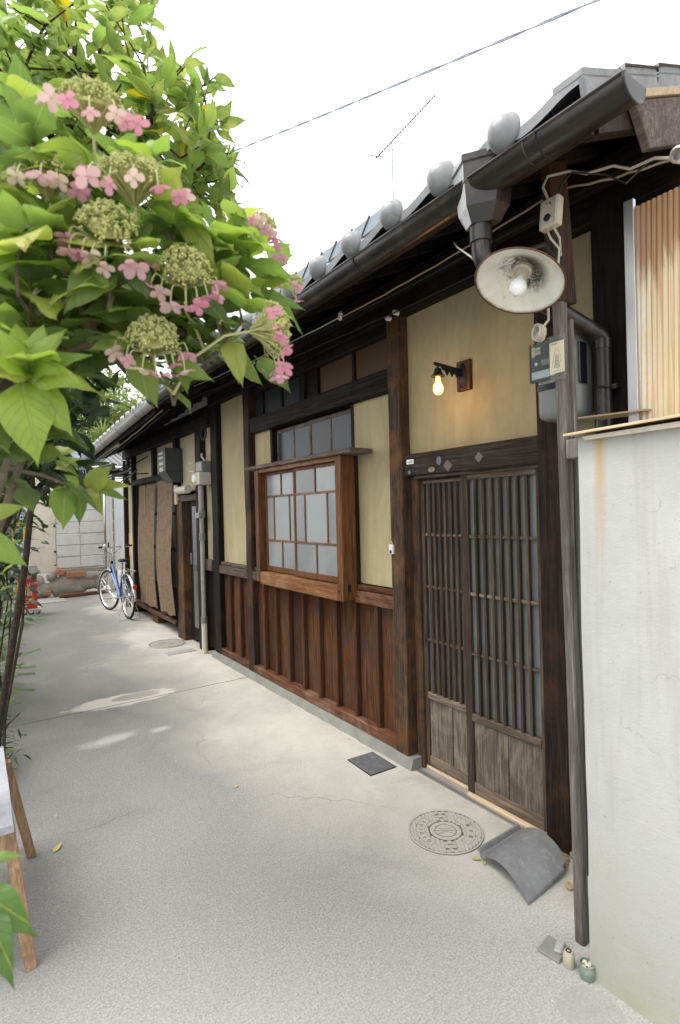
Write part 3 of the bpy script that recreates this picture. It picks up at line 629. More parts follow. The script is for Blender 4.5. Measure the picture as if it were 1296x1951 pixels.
# ---- roof
SL = .45; PITCH = .288; EX = 1.475; EZ = 2.813
prof = [(0, .034), (.08, .018), (.16, .005), (.25, .0), (.38, .003), (.5, .010), (.62, .020), (.74, .031), (.86, .038), (.95, .039), (1, .036)]
def tile_mesh(name, mat, length=.30, skirt=.034, thick=.020, pitch=PITCH, amp=1.0):
    mb = MB(); n = len(prof); th = math.atan(SL)
    ex = Vector((math.cos(th), 0, math.sin(th)))
    A = [Vector((0, -t * pitch, h * amp)) for t, h in prof]
    B = [a + ex * length for a in A]
    A2 = [a - Vector((0, 0, skirt)) + Vector((.004, 0, 0)) for a in A]
    A3 = [a - Vector((0, 0, thick)) + ex * .022 for a in A]; B2 = [b - Vector((0, 0, thick)) for b in B]
    vs = A + B + A2 + A3 + B2; fs = []
    A4 = [a - Vector((0, 0, skirt)) + ex * .018 for a in A]; vs += A4
    for i in range(n - 1):
        fs += [(i, i+1, n+i+1, n+i), (i, 2*n+i, 2*n+i+1, i+1), (2*n+i, 5*n+i, 5*n+i+1, 2*n+i+1), (5*n+i, 3*n+i, 3*n+i+1, 5*n+i+1), (3*n+i, 4*n+i, 4*n+i+1, 3*n+i+1)]
    fs += [(0, n, 4*n, 3*n), (0, 3*n, 5*n, 2*n), (n-1, 3*n-1, 6*n-1, 4*n-1), (n-1, 4*n-1, 5*n-1, 2*n-1)]
    return mb.add(vs, fs).mesh(name, mat, smooth=True)
em = tile_mesh('eave_tile', mt['tile'])
bmesh_ball = MB().lathe([(.001, .050), (.018, .047), (.034, .038), (.047, .023), (.055, .004), (.060, -.001), (.062, -.008), (.060, -.014), (.030, -.016)], Matrix.Rotation(R(-90), 4, 'Y'), 24).mesh('tile_end_disc', mt['tile'], smooth=True)
roofcol = []
NE = 16
for i in range(NE):
    yb = 1.153 + PITCH * i
    jz = random.uniform(-.002, .002)
    t = inst('roof_tile', em, P, Matrix.Translation((EX, yb + .012, EZ + jz)))
    inst('tile_end_disc', bmesh_ball, t, Matrix.Translation((EX - .006, yb, EZ + .016 + jz)) @ Matrix.Rotation(random.uniform(-.03, .03), 4, 'Z'))
# upper courses joined
def courses(parent, y0, y1, ez, ncol, pitch, nc, mat, first=1, ex=EX, dz=0.0):
    mb = MB(); n = len(prof); th = math.atan(SL); exv = Vector((math.cos(th), 0, math.sin(th)))
    for c in range(first, nc):
        for k in range(ncol):
            b0 = Vector((ex, y0 + pitch * (k + 1), ez + dz * k)) + exv * (.235 * c) + Vector((0, 0, .010))
            A = [b0 + Vector((0, -t * pitch, h)) for t, h in prof[::2] + [prof[-1]]]
            B = [a + exv * .26 - Vector((0, 0, .014)) for a in A]; Cc = [a - Vector((0, 0, .018)) for a in A]; m_ = len(A)
            mb.add(A + B + Cc, [(i, i+1, m_+i+1, m_+i) for i in range(m_-1)] + [(i, 2*m_+i, 2*m_+i+1, i+1) for i in range(m_-1)])
    o = mb.build('tile_courses', mat, parent, smooth=True); o['kind'] = 'stuff'; return o
courses(P, 1.153 - PITCH, 5.8, EZ, NE, PITCH, 18, mt['tile_d'])
# verge tiles stepping up the near gable
for c in range(8):
    th = math.atan(SL); e = Vector((math.cos(th), 0, math.sin(th)))
    p0 = Vector((EX - .01, .875, EZ + .030)) + e * (.235 * c - (.0 if c else 0)) + Vector((0, 0, .004 * 1))
    mb = MB(); L = .262; up = Vector((0, 0, 1))
    a0 = p0 + Vector((.010, .0, .012)); 
    mb.hexa([a0 + up*-.028, a0 + e*L + up*-.040, a0 + e*L + up*-.040 + Vector((0, .10, 0)), a0 + up*-.028 + Vector((0, .10, 0))],
            [a0, a0 + e*L - up*.012, a0 + e*L - up*.012 + Vector((0, .10, 0)), a0 + Vector((0, .10, 0))])
    mb.hexa([a0 + up*-.105 + e*.02, a0 + e*(L-.02) + up*-.112, a0 + e*(L-.02) + up*-.112 + Vector((0, .018, 0)), a0 + up*-.105 + e*.02 + Vector((0, .018, 0))],
            [a0 - up*.026, a0 + e*L - up*.038, a0 + e*L - up*.038 + Vector((0, .018, 0)), a0 - up*.026 + Vector((0, .018, 0))])
    mb.build('verge_tile', mt['tile_d'], P, bevel=.004)
# roof boards, rafters, barge board
th = math.atan(SL); e = Vector((math.cos(th), 0, math.sin(th)))
def slope_board(name, mat, parent, x0, x1, y0, y1, zoff, t, bev=.002, ez=EZ):
    z0 = ez + (x0 - EX) * SL + zoff; z1 = ez + (x1 - EX) * SL + zoff
    return MB().hexa([(x0, y0, z0 - t), (x1, y0, z1 - t), (x1, y1, z1 - t), (x0, y1, z0 - t)], [(x0, y0, z0), (x1, y0, z1), (x1, y1, z1), (x0, y1, z0)]).build(name, mat, parent, bevel=bev)
for i in range(17):
    y0 = .885 + i * .291
    slope_board('soffit_board', mt['wood_black'], P, 1.498, 6.0, y0, y0 + .2885, -.034, .012)
raft = None
for i in range(17):
    y = .93 + i * .30
    if raft is None:
        raft = slope_board('rafter', mt['wood_black'], P, 1.57, 2.36, y - .02, y + .02, -.047, .045); ry = y
    else: inst('rafter', raft.data, P, Matrix.Translation((0, y - ry, 0)))
MB().box(1.520, 1.545, .885, 5.83, 2.690, 2.785).build('fascia', mt['wood_black_y'], P, bevel=.002)
MB().box(2.12, 2.19, .89, 5.82, 2.905, 2.985).build('purlin', mt['wood_black_y'], P)
brg = MB().hexa([(1.80, .848, 2.722), (3.6, .848, 3.50), (3.6, .876, 3.50), (1.80, .876, 2.722)], [(1.712, .848, 2.840), (3.6, .848, 3.69), (3.6, .876, 3.69), (1.712, .876, 2.840)]).build('barge_board', mt['shelf'], P, bevel=.003)
brg['label'] = 'brown grained barge board at the near gable end'
MB().hexa([(1.715, .842, 2.846), (3.6, .842, 3.697), (3.6, .876, 3.697), (1.715, .876, 2.846)], [(1.72, .842, 2.874), (3.6, .842, 3.724), (3.6, .876, 3.724), (1.72, .876, 2.874)]).build('verge_strip', mt['newwood'], P, bevel=.001)
MB().hexa([(1.56, .88, 2.70), (2.4, .88, 3.07), (2.4, .93, 3.07), (1.56, .93, 2.70)], [(1.56, .88, 2.765), (2.4, .88, 3.14), (2.4, .93, 3.14), (1.56, .93, 2.765)]).build('rafter', mt['wood_black'], P)
# gutter (half round, brown) with lip, end cap, brackets
def gutter(parent, mat, y0, y1, xc, z0, z1, r, name='gutter', n=1):
    mb = MB(); seg = 12; vs = []; fs = []
    for j, (y, z) in enumerate(((y0, z0), (y1, z1))):
        for rr in (r, r - .004):
            for k in range(seg + 1):
                a = math.pi + math.pi * k / seg; vs.append((xc + rr*math.cos(a), y, z + rr*math.sin(a)))
    m_ = seg + 1
    for k in range(seg): fs += [(k, k+1, 2*m_+k+1, 2*m_+k), (m_+k, 3*m_+k, 3*m_+k+1, m_+k+1)]
    fs += [(0, 2*m_, 3*m_, m_), (seg, m_+seg, 3*m_+seg, 2*m_+seg)]
    fs += [(k, m_+k, m_+k+1, k+1) for k in range(seg)]
    mb.add(vs, fs)
    mb.tube([(xc - r, y0, z0 + .002), (xc - r, y1, z1 + .002)], .006, 8)
    o = mb.build(name, mat, parent, smooth=True)
    return o
gt = gutter(P, mt['brownmetal'], .748, 5.62, 1.505, 2.742, 2.760, .055)
mb = MB(); cap = [(1.505 + .057*math.cos(math.pi + math.pi*k/12), 2.744 + .057*math.sin(math.pi + math.pi*k/12)) for k in range(13)]
mb.add([(x, .745, z) for x, z in cap] + [(x, .749, z) for x, z in cap], [tuple(range(13)), tuple(reversed(range(13, 26)))] + [(k, 13+k, 14+k, k+1) for k in range(12)]); mb.tube([(x, .748, z) for x, z in cap], .004, 6)
mb.build('end_cap', mt['brownmetal'], gt)
for y in (1.02, 1.98, 2.9, 3.8, 4.7, 5.5):
    MB().tube([(1.505 + .059*math.cos(math.pi + math.pi*k/10), y, 2.746 + (y-.8)*.0037 + .059*math.sin(math.pi + math.pi*k/10)) for k in range(11)] + [(1.575, y, 2.76)], .0035, 6).build('gutter_bracket', mt['iron'], gt)
MB().torus(Matrix.Translation((1.505, 1.065, 2.745)) @ Matrix.Rotation(R(90), 4, 'X'), .057, .003, 14, 6, math.pi, 2*math.pi).build('gutter_joint', mt['brownmetal'], gt, smooth=True)
# rain hopper and downpipe
def ring(pts, z, s=1.0, c=(1.525, 1.305)): return [(c[0] + (x - c[0])*s, c[1] + (y - c[1])*s, z) for x, y in pts]
hp = [(1.585, 1.395), (1.478, 1.385), (1.438, 1.300), (1.505, 1.20), (1.585, 1.195)]
mb = MB(); lev = [(2.600, .55), (2.632, .72), (2.655, .84), (2.735, .93), (2.738, .97), (2.800, 1.0), (2.803, 1.07), (2.828, 1.08), (2.828, .98), (2.80, .96)]
rings_ = [ring(hp, z, s) for z, s in lev]; n = len(hp); vs = [v for r in rings_ for v in r]; fs = [tuple(range(n))]
for i in range(len(lev) - 1):
    for k in range(n): fs.append((i*n + k, (i+1)*n + k, (i+1)*n + (k+1) % n, i*n + (k+1) % n))
mb.add(vs, fs + [tuple(range((len(lev)-1)*n, len(lev)*n))])
for q, f in enumerate(mb.f):
    if q > 0 and (q - 1) % n == 1: mb.mi[q] = 1
mt['peel'] = plain('peeling_hopper_paint', (.45,.46,.47), .3, 0, .5, .15, (.07,.05,.045), 0, 9)
hop = mb.build('rain_hopper', [mt['brownmetal'], mt['peel']], P, bevel=.002)
MB().tube([(1.525, 1.305, 2.605), (1.525, 1.305, 2.52), (1.527, 1.303, 2.495), (1.540, 1.300, 2.470), (1.56, 1.298, 2.455), (1.75, 1.280, 2.405), (2.11, 1.235, 2.305), (2.135, 1.226, 2.292), (2.150, 1.222, 2.270), (2.15, 1.222, 2.24), (2.15, 1.222, .02)], .034, 16).build('downpipe', mt['brownmetal'], hop, smooth=True)
MB().tube([(1.525, 1.305, 2.60), (1.525, 1.305, 2.545)], .040, 16).build('pipe_collar', mt['brownmetal'], hop, smooth=True); MB().tube([(2.15, 1.222, 2.275), (2.15, 1.222, 2.235)], .037, 16).build('pipe_collar', mt['brownmetal'], hop, smooth=True)
MB().torus(Matrix.Translation((2.15, 1.222, 2.075)), .037, .005, 20, 6).box(2.145, 2.16, 1.165, 1.187, 2.065, 2.085).tube([(2.17, 1.17, 2.075), (2.2, 1.17, 2.075)], .005, 6).build('pipe_clip', mt['brownmetal'], hop, smooth=True)
# peeled light patch of the hopper is a flake of old paint on its alley side
# ================================================================== pole in front of the wall end
pl = thing('timber_pole', 'slim weathered grey timber pole beside the pale wall end, carrying a card', 'pole', (1.835, 1.185, 0))
PT = Matrix.Translation((0, 0, 2.3)) @ Matrix.Rotation(-.0125, 4, 'X') @ Matrix.Translation((0, 0, -2.3))
inst('pole_shaft', worn_mesh('pole_shaft', mt['pole'], 1.790, 1.834, 1.168, 1.206, 0, 2.36, 2, 22, .003, 201), pl, PT)
inst('pole_board', worn_mesh('pole_board', mt['pole'], 1.838, 1.856, 1.160, 1.195, .25, 2.30, 2, 18, .003, 202), pl, PT)
hb = MB().hexa([(1.79, 1.19, 2.345), (1.93, 1.19, 2.37), (1.93, 1.225, 2.37), (1.79, 1.225, 2.345)], [(1.77, 1.19, 2.86), (1.88, 1.19, 2.90), (1.88, 1.225, 2.90), (1.77, 1.225, 2.86)]).build('hanger_board', mt['post_dark'], pl, bevel=.003)
bk = bx('block', mt['pole'], pl, 1.77, 1.83, 1.075, 1.15, 1.765, 1.835, .004)
# ================================================================== pale rendered wall on the right
ww = thing('rendered_wall', 'pale grey rendered wall at the right edge with a rust run below its cap', 'wall', (1.78, .3, 0))
mb = MB(); ny, nz = 40, 40
def wx(y, z): return 1.698 + mnoise.noise(Vector((y*1.5, z*1.5, 3))) * .006 - .02 * max(0, .10 - z) + (.0 if z > .02 else -.004)
Ys = [1.058 - (1.058 + 1.6) * (i / ny) ** 1.3 for i in range(ny + 1)]; Zs = [-.01 + 1.835 * i / nz for i in range(nz + 1)]
vs = [(wx(y, z), y + (mnoise.noise(Vector((z*3, 7, 1))) * .003 if i == 0 else 0), z + (.02*(1.058 - y) if j == nz else 0)) for i, y in enumerate(Ys) for j, z in enumerate(Zs)]
fs = [(i*(nz+1)+j, i*(nz+1)+j+1, (i+1)*(nz+1)+j+1, (i+1)*(nz+1)+j) for i in range(ny) for j in range(nz)]
mb.add([(x, y, z) for x, y, z in vs], [tuple(reversed(f)) for f in fs])
mb.build('render_face', mt['whitewall'], ww, smooth=True)
MB().box(1.708, 1.86, -1.6, 1.054, -.01, 1.80).build('wall_core', mt['whitewall'], ww)
MB().hexa([(1.655, -1.6, 1.900), (1.92, -1.6, 1.93), (1.92, 1.10, 1.850), (1.655, 1.085, 1.832)], [(1.655, -1.6, 1.909), (1.92, -1.6, 1.939), (1.92, 1.10, 1.859), (1.655, 1.085, 1.840)]).build('cap_sheet', mt['newwood'], ww, bevel=.001)
MB().hexa([(1.675, -1.6, 1.84), (1.90, -1.6, 1.86), (1.90, 1.02, 1.838), (1.675, 1.02, 1.812)], [(1.675, -1.6, 1.875), (1.90, -1.6, 1.895), (1.90, 1.03, 1.848), (1.675, 1.03, 1.826)]).build('cap_sheet', mt['cream'], ww, bevel=.001)
MB().hexa([(1.93, .95, 1.92), (2.10, .95, 1.93), (2.10, 1.20, 1.94), (1.93, 1.20, 1.93)], [(1.93, .95, 1.926), (2.10, .95, 1.936), (2.10, 1.20, 1.946), (1.93, 1.20, 1.936)]).build('cap_splinter', mt['newwood'], ww)
# rusty corrugated sheet above the wall
mb = MB(); vs = []; y = 1.008; N = 130
for i in range(N + 1):
    yy = 1.010 - i * .0060; lean = 0
    xx = 1.975 + .0045 * math.cos(i * math.pi / 1.5)
    if i == 0: xx = 1.985
    tl = 2.655 if i else 2.665
    vs += [(xx, yy + .012, 1.885), (xx, yy - .002, tl - .0*i)]
fs = [(2*i, 2*i+1, 2*i+3, 2*i+2) for i in range(N)]
n0 = len(vs); vs2 = [(x + .004, y_, z) for x, y_, z in vs]
rs = MB().add(vs + vs2, [tuple(reversed(f)) for f in fs] + [tuple(q + n0 for q in f) for f in fs] + [(0, 1, n0+1, n0)]).build('corrugated_sheet', mt['rust'], None, smooth=True)
tag(rs, 'rust streaked corrugated metal sheet above the pale wall, under the eaves', 'metal sheet')
rs2 = MB().box(1.955, 1.972, .985, 1.02, 1.885, 2.68).build('sheet_edge', mt['alu'], rs, bevel=.001)
# ================================================================== far house
FH = thing('wooden_house', 'farther timber row house with reed blinds, grey gutter and dark slatted door', 'house', (2.3, 8, 0))
Q = FH
MB().box(2.42, 6.0, 5.85, 10.0, 0, 2.88).build('light_block_core', mt['wood_black'], Q)  # unseen solid block added behind the far front to stop light leaks
MB().box(2.26, 2.30, 5.85, 10.0, 2.741, 2.86).build('eaves_gap_filler', mt['wood_black_y'], Q)  # filler added against light coming in over the beam
def zc(y): return 2.745 - .05 * (y - 5.6)        # eave line sinks with distance
def p2(y0, y1, z0, z1, x=2.27, m='plaster2'): return MB().box(x, 2.41, y0, y1, z0, z1).build('plaster_panel', mt[m], Q)
p2(5.85, 6.115, .95, 2.75); p2(6.302, 7.05, 1.90, 2.74); p2(7.18, 8.13, 2.19, 2.70); p2(8.25, 9.36, 2.19, 2.66); p2(9.455, 10.0, 1.30, 2.58)
yb = MB().box(2.262, 2.41, 9.455, 10.0, .9, 1.30).build('patch_board', mt['yellowboard'], Q, bevel=.002)
MB().box(2.27, 2.41, 9.455, 10.0, 0, .9).build('plaster_panel', mt['plaster2'], Q)
for (x0, x1, y0, y1, z0, z1, m, s_) in ((2.20, 2.32, 6.118, 6.30, 0, 2.72, 'wood_black', 301), (2.19, 2.33, 6.80, 7.085, 0, 1.77, 'post', 302), (2.21, 2.32, 7.055, 7.18, 1.77, 2.7, 'wood_black', 303), (2.21, 2.32, 8.13, 8.25, 2.19, 2.68, 'wood_black', 304), (2.20, 2.33, 9.36, 9.455, 0, 2.62, 'wood_black', 305), (2.20, 2.32, 9.985, 10.06, 0, 2.58, 'wood_black', 306), (2.22, 2.33, 8.13, 8.42, 0, .14, 'post', 307)):
    worn('post', mt[m], Q, x0, x1, y0, y1, z0, z1, 2, 12, .003, s_)
worn('lintel', mt['shelf'], Q, 2.20, 2.33, 6.302, 7.05, 1.77, 1.85, 1, 8, .003, 311)
worn('beam', mt['wood_black_y'], Q, 2.20, 2.34, 7.09, 9.36, 2.10, 2.19, 1, 12, .003, 312)
worn('beam', mt['wood_black_y'], Q, 2.20, 2.36, 5.85, 10.06, 2.60, 2.74, 1, 16, .003, 313)
worn('waist_rail', mt['shelf'], Q, 2.205, 2.272, 5.85, 6.115, .955, 1.078, 1, 4, .002, 314)
worn('board', mt['wood_black'], Q, 2.262, 2.285, 5.85, 6.115, .05, .957, 2, 6, .002, 315)
worn('window_sill', mt['red_y'], Q, 2.16, 2.34, 7.087, 9.36, .155, .215, 1, 12, .003, 316)
# far sliding door
fd = MB().box(2.255, 2.285, 6.302, 6.34, .05, 1.77).box(2.255, 2.285, 6.62, 6.66, .05, 1.77).box(2.256, 2.286, 6.34, 6.62, .05, .20).box(2.256, 2.286, 6.34, 6.62, .90, .97).box(2.256, 2.286, 6.34, 6.62, 1.70, 1.77).build('door', mt['wood_black'], Q, bevel=.002)
bar2 = MB().box(2.252, 2.268, -.008, .008, .20, 1.70).mesh('bar', mt['alu'], bevel=.001)
for k in range(5): inst('bar', bar2, fd, Matrix.Translation((0, 6.375 + .052 * k, 0)))
MB().box(2.276, 2.280, 6.34, 6.62, .2, .9).box(2.276, 2.280, 6.34, 6.62, .97, 1.7).build('pane', mt['frost_dark'], fd)
MB().box(2.29, 2.33, 6.66, 6.80, .0, 1.77).build('door_jamb', mt['wood_black'], Q)
MB().box(2.24, 2.26, 6.645, 6.66, .98, 1.12).build('door_handle', mt['alu'], fd, bevel=.002)
# window behind the blinds
fw = MB().box(2.25, 2.33, 7.087, 7.14, .215, 2.10).box(2.25, 2.33, 9.30, 9.36, .215, 2.10).box(2.26, 2.30, 7.14, 9.30, .215, .27).box(2.26, 2.30, 7.9, 7.95, .27, 2.10).box(2.26, 2.30, 8.6, 8.65, .27, 2.10).box(2.265, 2.295, 7.14, 9.30, 1.10, 1.15).box(2.265, 2.295, 7.14, 9.30, 1.60, 1.64).build('window', mt['wood_black'], Q, bevel=.002)
for a, b in ((7.14, 7.9), (7.95, 8.6), (8.65, 9.30)):
    for c, d in ((.60, 1.10), (1.15, 1.60), (1.64, 2.10)): MB().box(2.278, 2.282, a, b, c, d).build('pane', mt['frost_dark'], fw)
MB().box(2.275, 2.285, 7.14, 9.30, .27, .60).box(2.34, 2.4, 7.09, 9.36, .2, 2.1).build('panel', mt['wood_black'], fw)
# far roof
e2 = tile_mesh('eave_tile', mt['tile'], .28, .032, .018, .262, .85)
ball2 = MB().lathe([(.001, .030), (.030, .022), (.046, .0), (.048, -.008), (.02, -.012)], Matrix.Rotation(R(-90), 4, 'Y'), 16).mesh('tile_end_disc', mt['tile'], smooth=True)
for i in range(16):
    y = 5.90 + .262 * i
    t = inst('roof_tile', e2, Q, Matrix.Translation((EX + .01, y + .01, zc(y) + .030)))
    inst('tile_end_disc', ball2, t, Matrix.Translation((EX + .006, y, zc(y) + .048)))
courses(Q, 5.90 - .262, 10, zc(5.7) + .030, 16, .262, 14, mt['tile_d'], 1, EX, -.0131)
for (y0, y1) in ((5.64, 10.1),):
    za, zb = zc(y0), zc(y1)
    mb = MB(); x0, x1 = 1.54, 5.0
    def zz_(x, z): return z + (x - EX) * SL - .02
    mb.hexa([(x0, y0, zz_(x0, za) - .02), (x1, y0, zz_(x1, za) - .02), (x1, y1, zz_(x1, zb) - .02), (x0, y1, zz_(x0, zb) - .02)], [(x0, y0, zz_(x0, za)), (x1, y0, zz_(x1, za)), (x1, y1, zz_(x1, zb)), (x0, y1, zz_(x0, zb))]).build('soffit', mt['wood_black'], Q)
for i in range(14):
    y = 5.8 + i * .32; z = zc(y)
    MB().hexa([(1.58, y, z - .06), (2.36, y, z - .06 + .78*SL), (2.36, y + .04, z - .06 + .78*SL), (1.58, y + .04, z - .06)], [(1.58, y, z - .012), (2.36, y, z - .012 + .78*SL), (2.36, y + .04, z - .012 + .78*SL), (1.58, y + .04, z - .012)]).build('rafter', mt['wood_black'], Q)
g2 = gutter(Q, mt['greypvc'], 5.56, 10.06, 1.500, zc(5.56) - .012, zc(10.06) - .012, .058)
MB().ball((1.50, 5.56, zc(5.56) - .014), .060, 14, 8).build('end_cap', mt['greypvc'], g2, smooth=True)
for k in range(5):
    y = 6.0 + .92 * k; z = zc(y) - .012
    MB().torus(Matrix.Translation((1.50, y, z)) @ Matrix.Rotation(R(90), 4, 'X'), .0595, .003, 14, 6, math.pi, 2*math.pi).build('gutter_joint', mt['darkgrey'], g2, smooth=True)
MB().hexa([(1.56,5.64,zc(5.64)-.09),(1.58,5.64,zc(5.64)-.09),(1.58,10.08,zc(10.08)-.09),(1.56,10.08,zc(10.08)-.09)],[(1.56,5.64,zc(5.64)-.01),(1.58,5.64,zc(5.64)-.01),(1.58,10.08,zc(10.08)-.01),(1.56,10.08,zc(10.08)-.01)]).build('fascia', mt['wood_black_y'], Q)
# ================================================================== lamps, meters and small fittings
def orient(loc, z, x=None):
    z = Vector(z).normalized(); x = Vector(x) if x is not None else (Vector((0, 0, 1)) if abs(z.z) < .95 else Vector((0, 1, 0)))
    y = z.cross(x).normalized(); x = y.cross(z).normalized()
    m = Matrix((x, y, z)).transposed().to_4x4(); m.translation = loc; return m
# enamel lamp
LC = Vector((1.555, 1.170, 2.360))
el_ = thing('enamel_lamp', 'round stained white enamel lampshade with a bare white bulb on the timber pole', 'lamp', LC)
LM = orient(LC, (.44, .04, .90), (0, -1, 0))
prof_l = [(.030, .062), (.045, .060), (.060, .050), (.10, .030), (.147, .002), (.151, 0), (.147, .006), (.10, .036), (.06, .060), (.045, .072), (.03, .075)]
me = MB().lathe(prof_l, None, 40).mesh('lamp_shade', mt['enamel'], smooth=True)
inst('lamp_shade', me, el_, LM)
inst('shade_rim', MB().torus(Matrix.Identity(4), .1495, .0028, 48, 6).mesh('shade_rim', mt['rustbar'], smooth=True), el_, LM)
inst('socket', MB().lathe([(.001, .10), (.026, .10), (.032, .08), (.032, .05), (.024, .046), (.020, .020), (.001, .018)], None, 20).mesh('socket', mt['cream'], smooth=True), el_, LM)
inst('bulb', MB().lathe([(.001, -.052), (.014, -.048), (.025, -.036), (.030, -.020), (.027, -.004), (.018, .010), (.013, .022), (.012, .034)], None, 20).mesh('bulb', mt['opal'], smooth=True), el_, LM)
top = LM @ Vector((0, 0, .10))
MB().tube([top, top + Vector((.04, .0, .05)), top + Vector((.12, .01, .085)), (1.80, 1.19, 2.50)], .010, 10).build('lamp_arm', mt['iron'], el_, smooth=True)
MB().tube([LM @ Vector((-.10, .11, .01)), (1.50, 1.33, 2.50), (1.56, 1.45, 2.60), (1.70, 1.60, 2.72)], .003, 6).build('lamp_cord', mt['cable_w'], el_, smooth=True)
# junction box on the hanger board
jb = thing('junction_box', 'yellowed white plastic socket box above the enamel lampshade', 'junction box', (1.79, 1.21, 2.62))
JM = Matrix.Translation((1.755, 1.175, 2.655)) @ Matrix.Rotation(R(8), 4, 'Y')
inst('box', MB().box(-.018, .018, -.038, .038, -.055, .055).mesh('box', mt['cream'], smooth=False, bevel=.007, seg=2), jb, JM)
rm = MB().box(-.0215, -.017, -.0015, .0015, -.048, .048).mesh('rib', mt['cream'])
for k in (-.030, -.024, .024, .030): inst('rib', rm, jb, JM @ Matrix.Translation((0, k, 0)))
inst('outlet', MB().lathe([(.013, 0), (.013, .006), (.009, .008), (.001, .004)], Matrix.Translation((-.017, .002, -.022)) @ Matrix.Rotation(R(-90), 4, 'Y'), 16).ball((-.018, -.006, .030), .004, 8, 4).ball((-.018, .010, .036), .003, 8, 4).mesh('outlet', mt['iron']), jb, JM)
MB().tube([(1.755, 1.165, 2.60), (1.765, 1.15, 2.56), (1.79, 1.165, 2.53), (1.77, 1.15, 2.50)], .004, 6).tube([(1.75, 1.19, 2.60), (1.74, 1.17, 2.56), (1.76, 1.15, 2.52), (1.765, 1.16, 2.44), (1.74, 1.17, 2.38)], .004, 6).build('cord_knot', mt['cable_w'], jb, smooth=True)
# coil of cord under the lamp
ck = MB()
pts = []
for i in range(60):
    a = i * .62; c = Vector((1.735, 1.225, 2.235)); pts.append(c + Vector((.024*math.cos(a)*.4 + .018*math.sin(a*.1) - .012*i/60, .026*math.cos(a), .028*math.sin(a))))
ck.tube(pts + [Vector((1.76, 1.20, 2.28)), Vector((1.73, 1.18, 2.33))], .0048, 6)
tag(ck.build('cord_coil', mt['cable_w'], None, smooth=True), 'small coil of pale cord hanging just below the enamel lampshade', 'cord')
# card in clear sleeve
cd = thing('card_holder', 'clear sleeve with a faded printed card pinned on the grey timber pole', 'card', (1.785, 1.18, 2.15))
MB().box(1.7835, 1.7885, 1.152, 1.218, 2.060, 2.225).build('sleeve', mt['acrylic'], cd, bevel=.001)
MB().box(1.7815, 1.7832, 1.155, 1.214, 2.085, 2.200).build('card', mt['paper'], cd)
mb = MB()
def ln(pts, r=.0006):
    mb.tube([(1.7812, y, z) for y, z in pts], r, 4)
ln([(1.205, 2.105), (1.200, 2.135), (1.192, 2.165), (1.184, 2.178), (1.176, 2.165), (1.170, 2.145), (1.166, 2.12)])
for k in range(10):
    zz = 2.105 + k * .005; w = .012 - k * .0006
    ln([(1.198 - k*.001, zz), (1.190, zz + .003), (1.182, zz - .001), (1.172 + k*.0006, zz + .002)], .0009)
for k in range(9): ln([(1.206 - k*.0052, 2.093), (1.2035 - k*.0052, 2.093)], .0012)
ln([(1.207, 2.192), (1.180, 2.192)], .0012)
mb.build('printed_drawing', mt['ink'], cd)
# electricity meter by the door
em_ = thing('electricity_meter', 'rounded grey electricity meter with window, behind the timber pole', 'electricity meter', (2.12, 1.40, 2.15))
bm_ = MB().box(2.05, 2.20, 1.275, 1.475, 1.965, 2.330).mesh('meter_body', mt['greyplastic'], bevel=.038, seg=4); 
bm_.polygons.foreach_set('use_smooth', [True]*len(bm_.polygons)); inst('meter_body', bm_, em_, Matrix.Identity(4))
MB().box(2.032, 2.052, 1.325, 1.490, 2.135, 2.305).build('window_frame', mt['acrylic'], em_, bevel=.006)
MB().box(2.044, 2.050, 1.335, 1.482, 2.140, 2.298).build('dial_plate', mt['darkgrey'], em_)
MB().box(2.0415, 2.0437, 1.435, 1.462, 2.255, 2.285).box(2.0415, 2.0437, 1.463, 1.478, 2.248, 2.290).build('meter_sticker', mt['paper'], em_)
MB().box(2.0415, 2.0437, 1.34, 1.48, 2.150, 2.182).build('blue_strip', mt['lightblue'], em_)
MB().box(2.0415, 2.0437, 1.395, 1.432, 2.205, 2.228).build('display', mt['greenjar'], em_)
MB().lathe([(.001, 0), (.008, 0)], Matrix.Translation((2.0414, 1.457, 2.215)) @ Matrix.Rotation(R(-90), 4, 'Y'), 14).build('seal', mt['white'], em_)
MB().box(2.046, 2.052, 1.36, 1.46, 2.095, 2.122).build('slot', mt['glossblack'], em_, bevel=.002)
MB().box(2.0655, 2.12, 1.270, 1.2745, 2.10, 2.27).build('side_window', mt['glossblack'], em_, bevel=.004)
m_ = text_mesh('30A', .018, mt['ink'], .0003); inst('lettering', m_, em_, Matrix.Translation((2.0410, 1.449, 2.269)) @ Matrix(((0,0,-1,0),(-1,0,0,0),(0,1,0,0),(0,0,0,1))))
# wall sconce, lit
sc_ = thing('wall_sconce', 'lit wrought iron wall sconce with amber bulb on red-brown back plate', 'lamp', (2.27, 2.07, 2.33))
MB().box(2.248, 2.27, 2.022, 2.122, 2.245, 2.410).build('back_board', mt['red'], sc_, bevel=.004)
MB().lathe([(.001, .012), (.022, .010), (.030, .004), (.032, 0)], Matrix.Translation((2.248, 2.075, 2.325)) @ Matrix.Rotation(R(-90), 4, 'Y') @ Matrix.Diagonal((2.2, 1, 1, 1)), 18).build('iron_plate', mt['iron'], sc_, smooth=True)
ar = MB(); ar.beam((2.24, 2.072, 2.352), (2.03, 2.072, 2.366), .010, .016).hexa([(2.09, 2.068, 2.34), (2.24, 2.068, 2.318), (2.24, 2.076, 2.318), (2.09, 2.076, 2.34)], [(2.08, 2.068, 2.358), (2.24, 2.068, 2.35), (2.24, 2.076, 2.35), (2.08, 2.076, 2.358)])
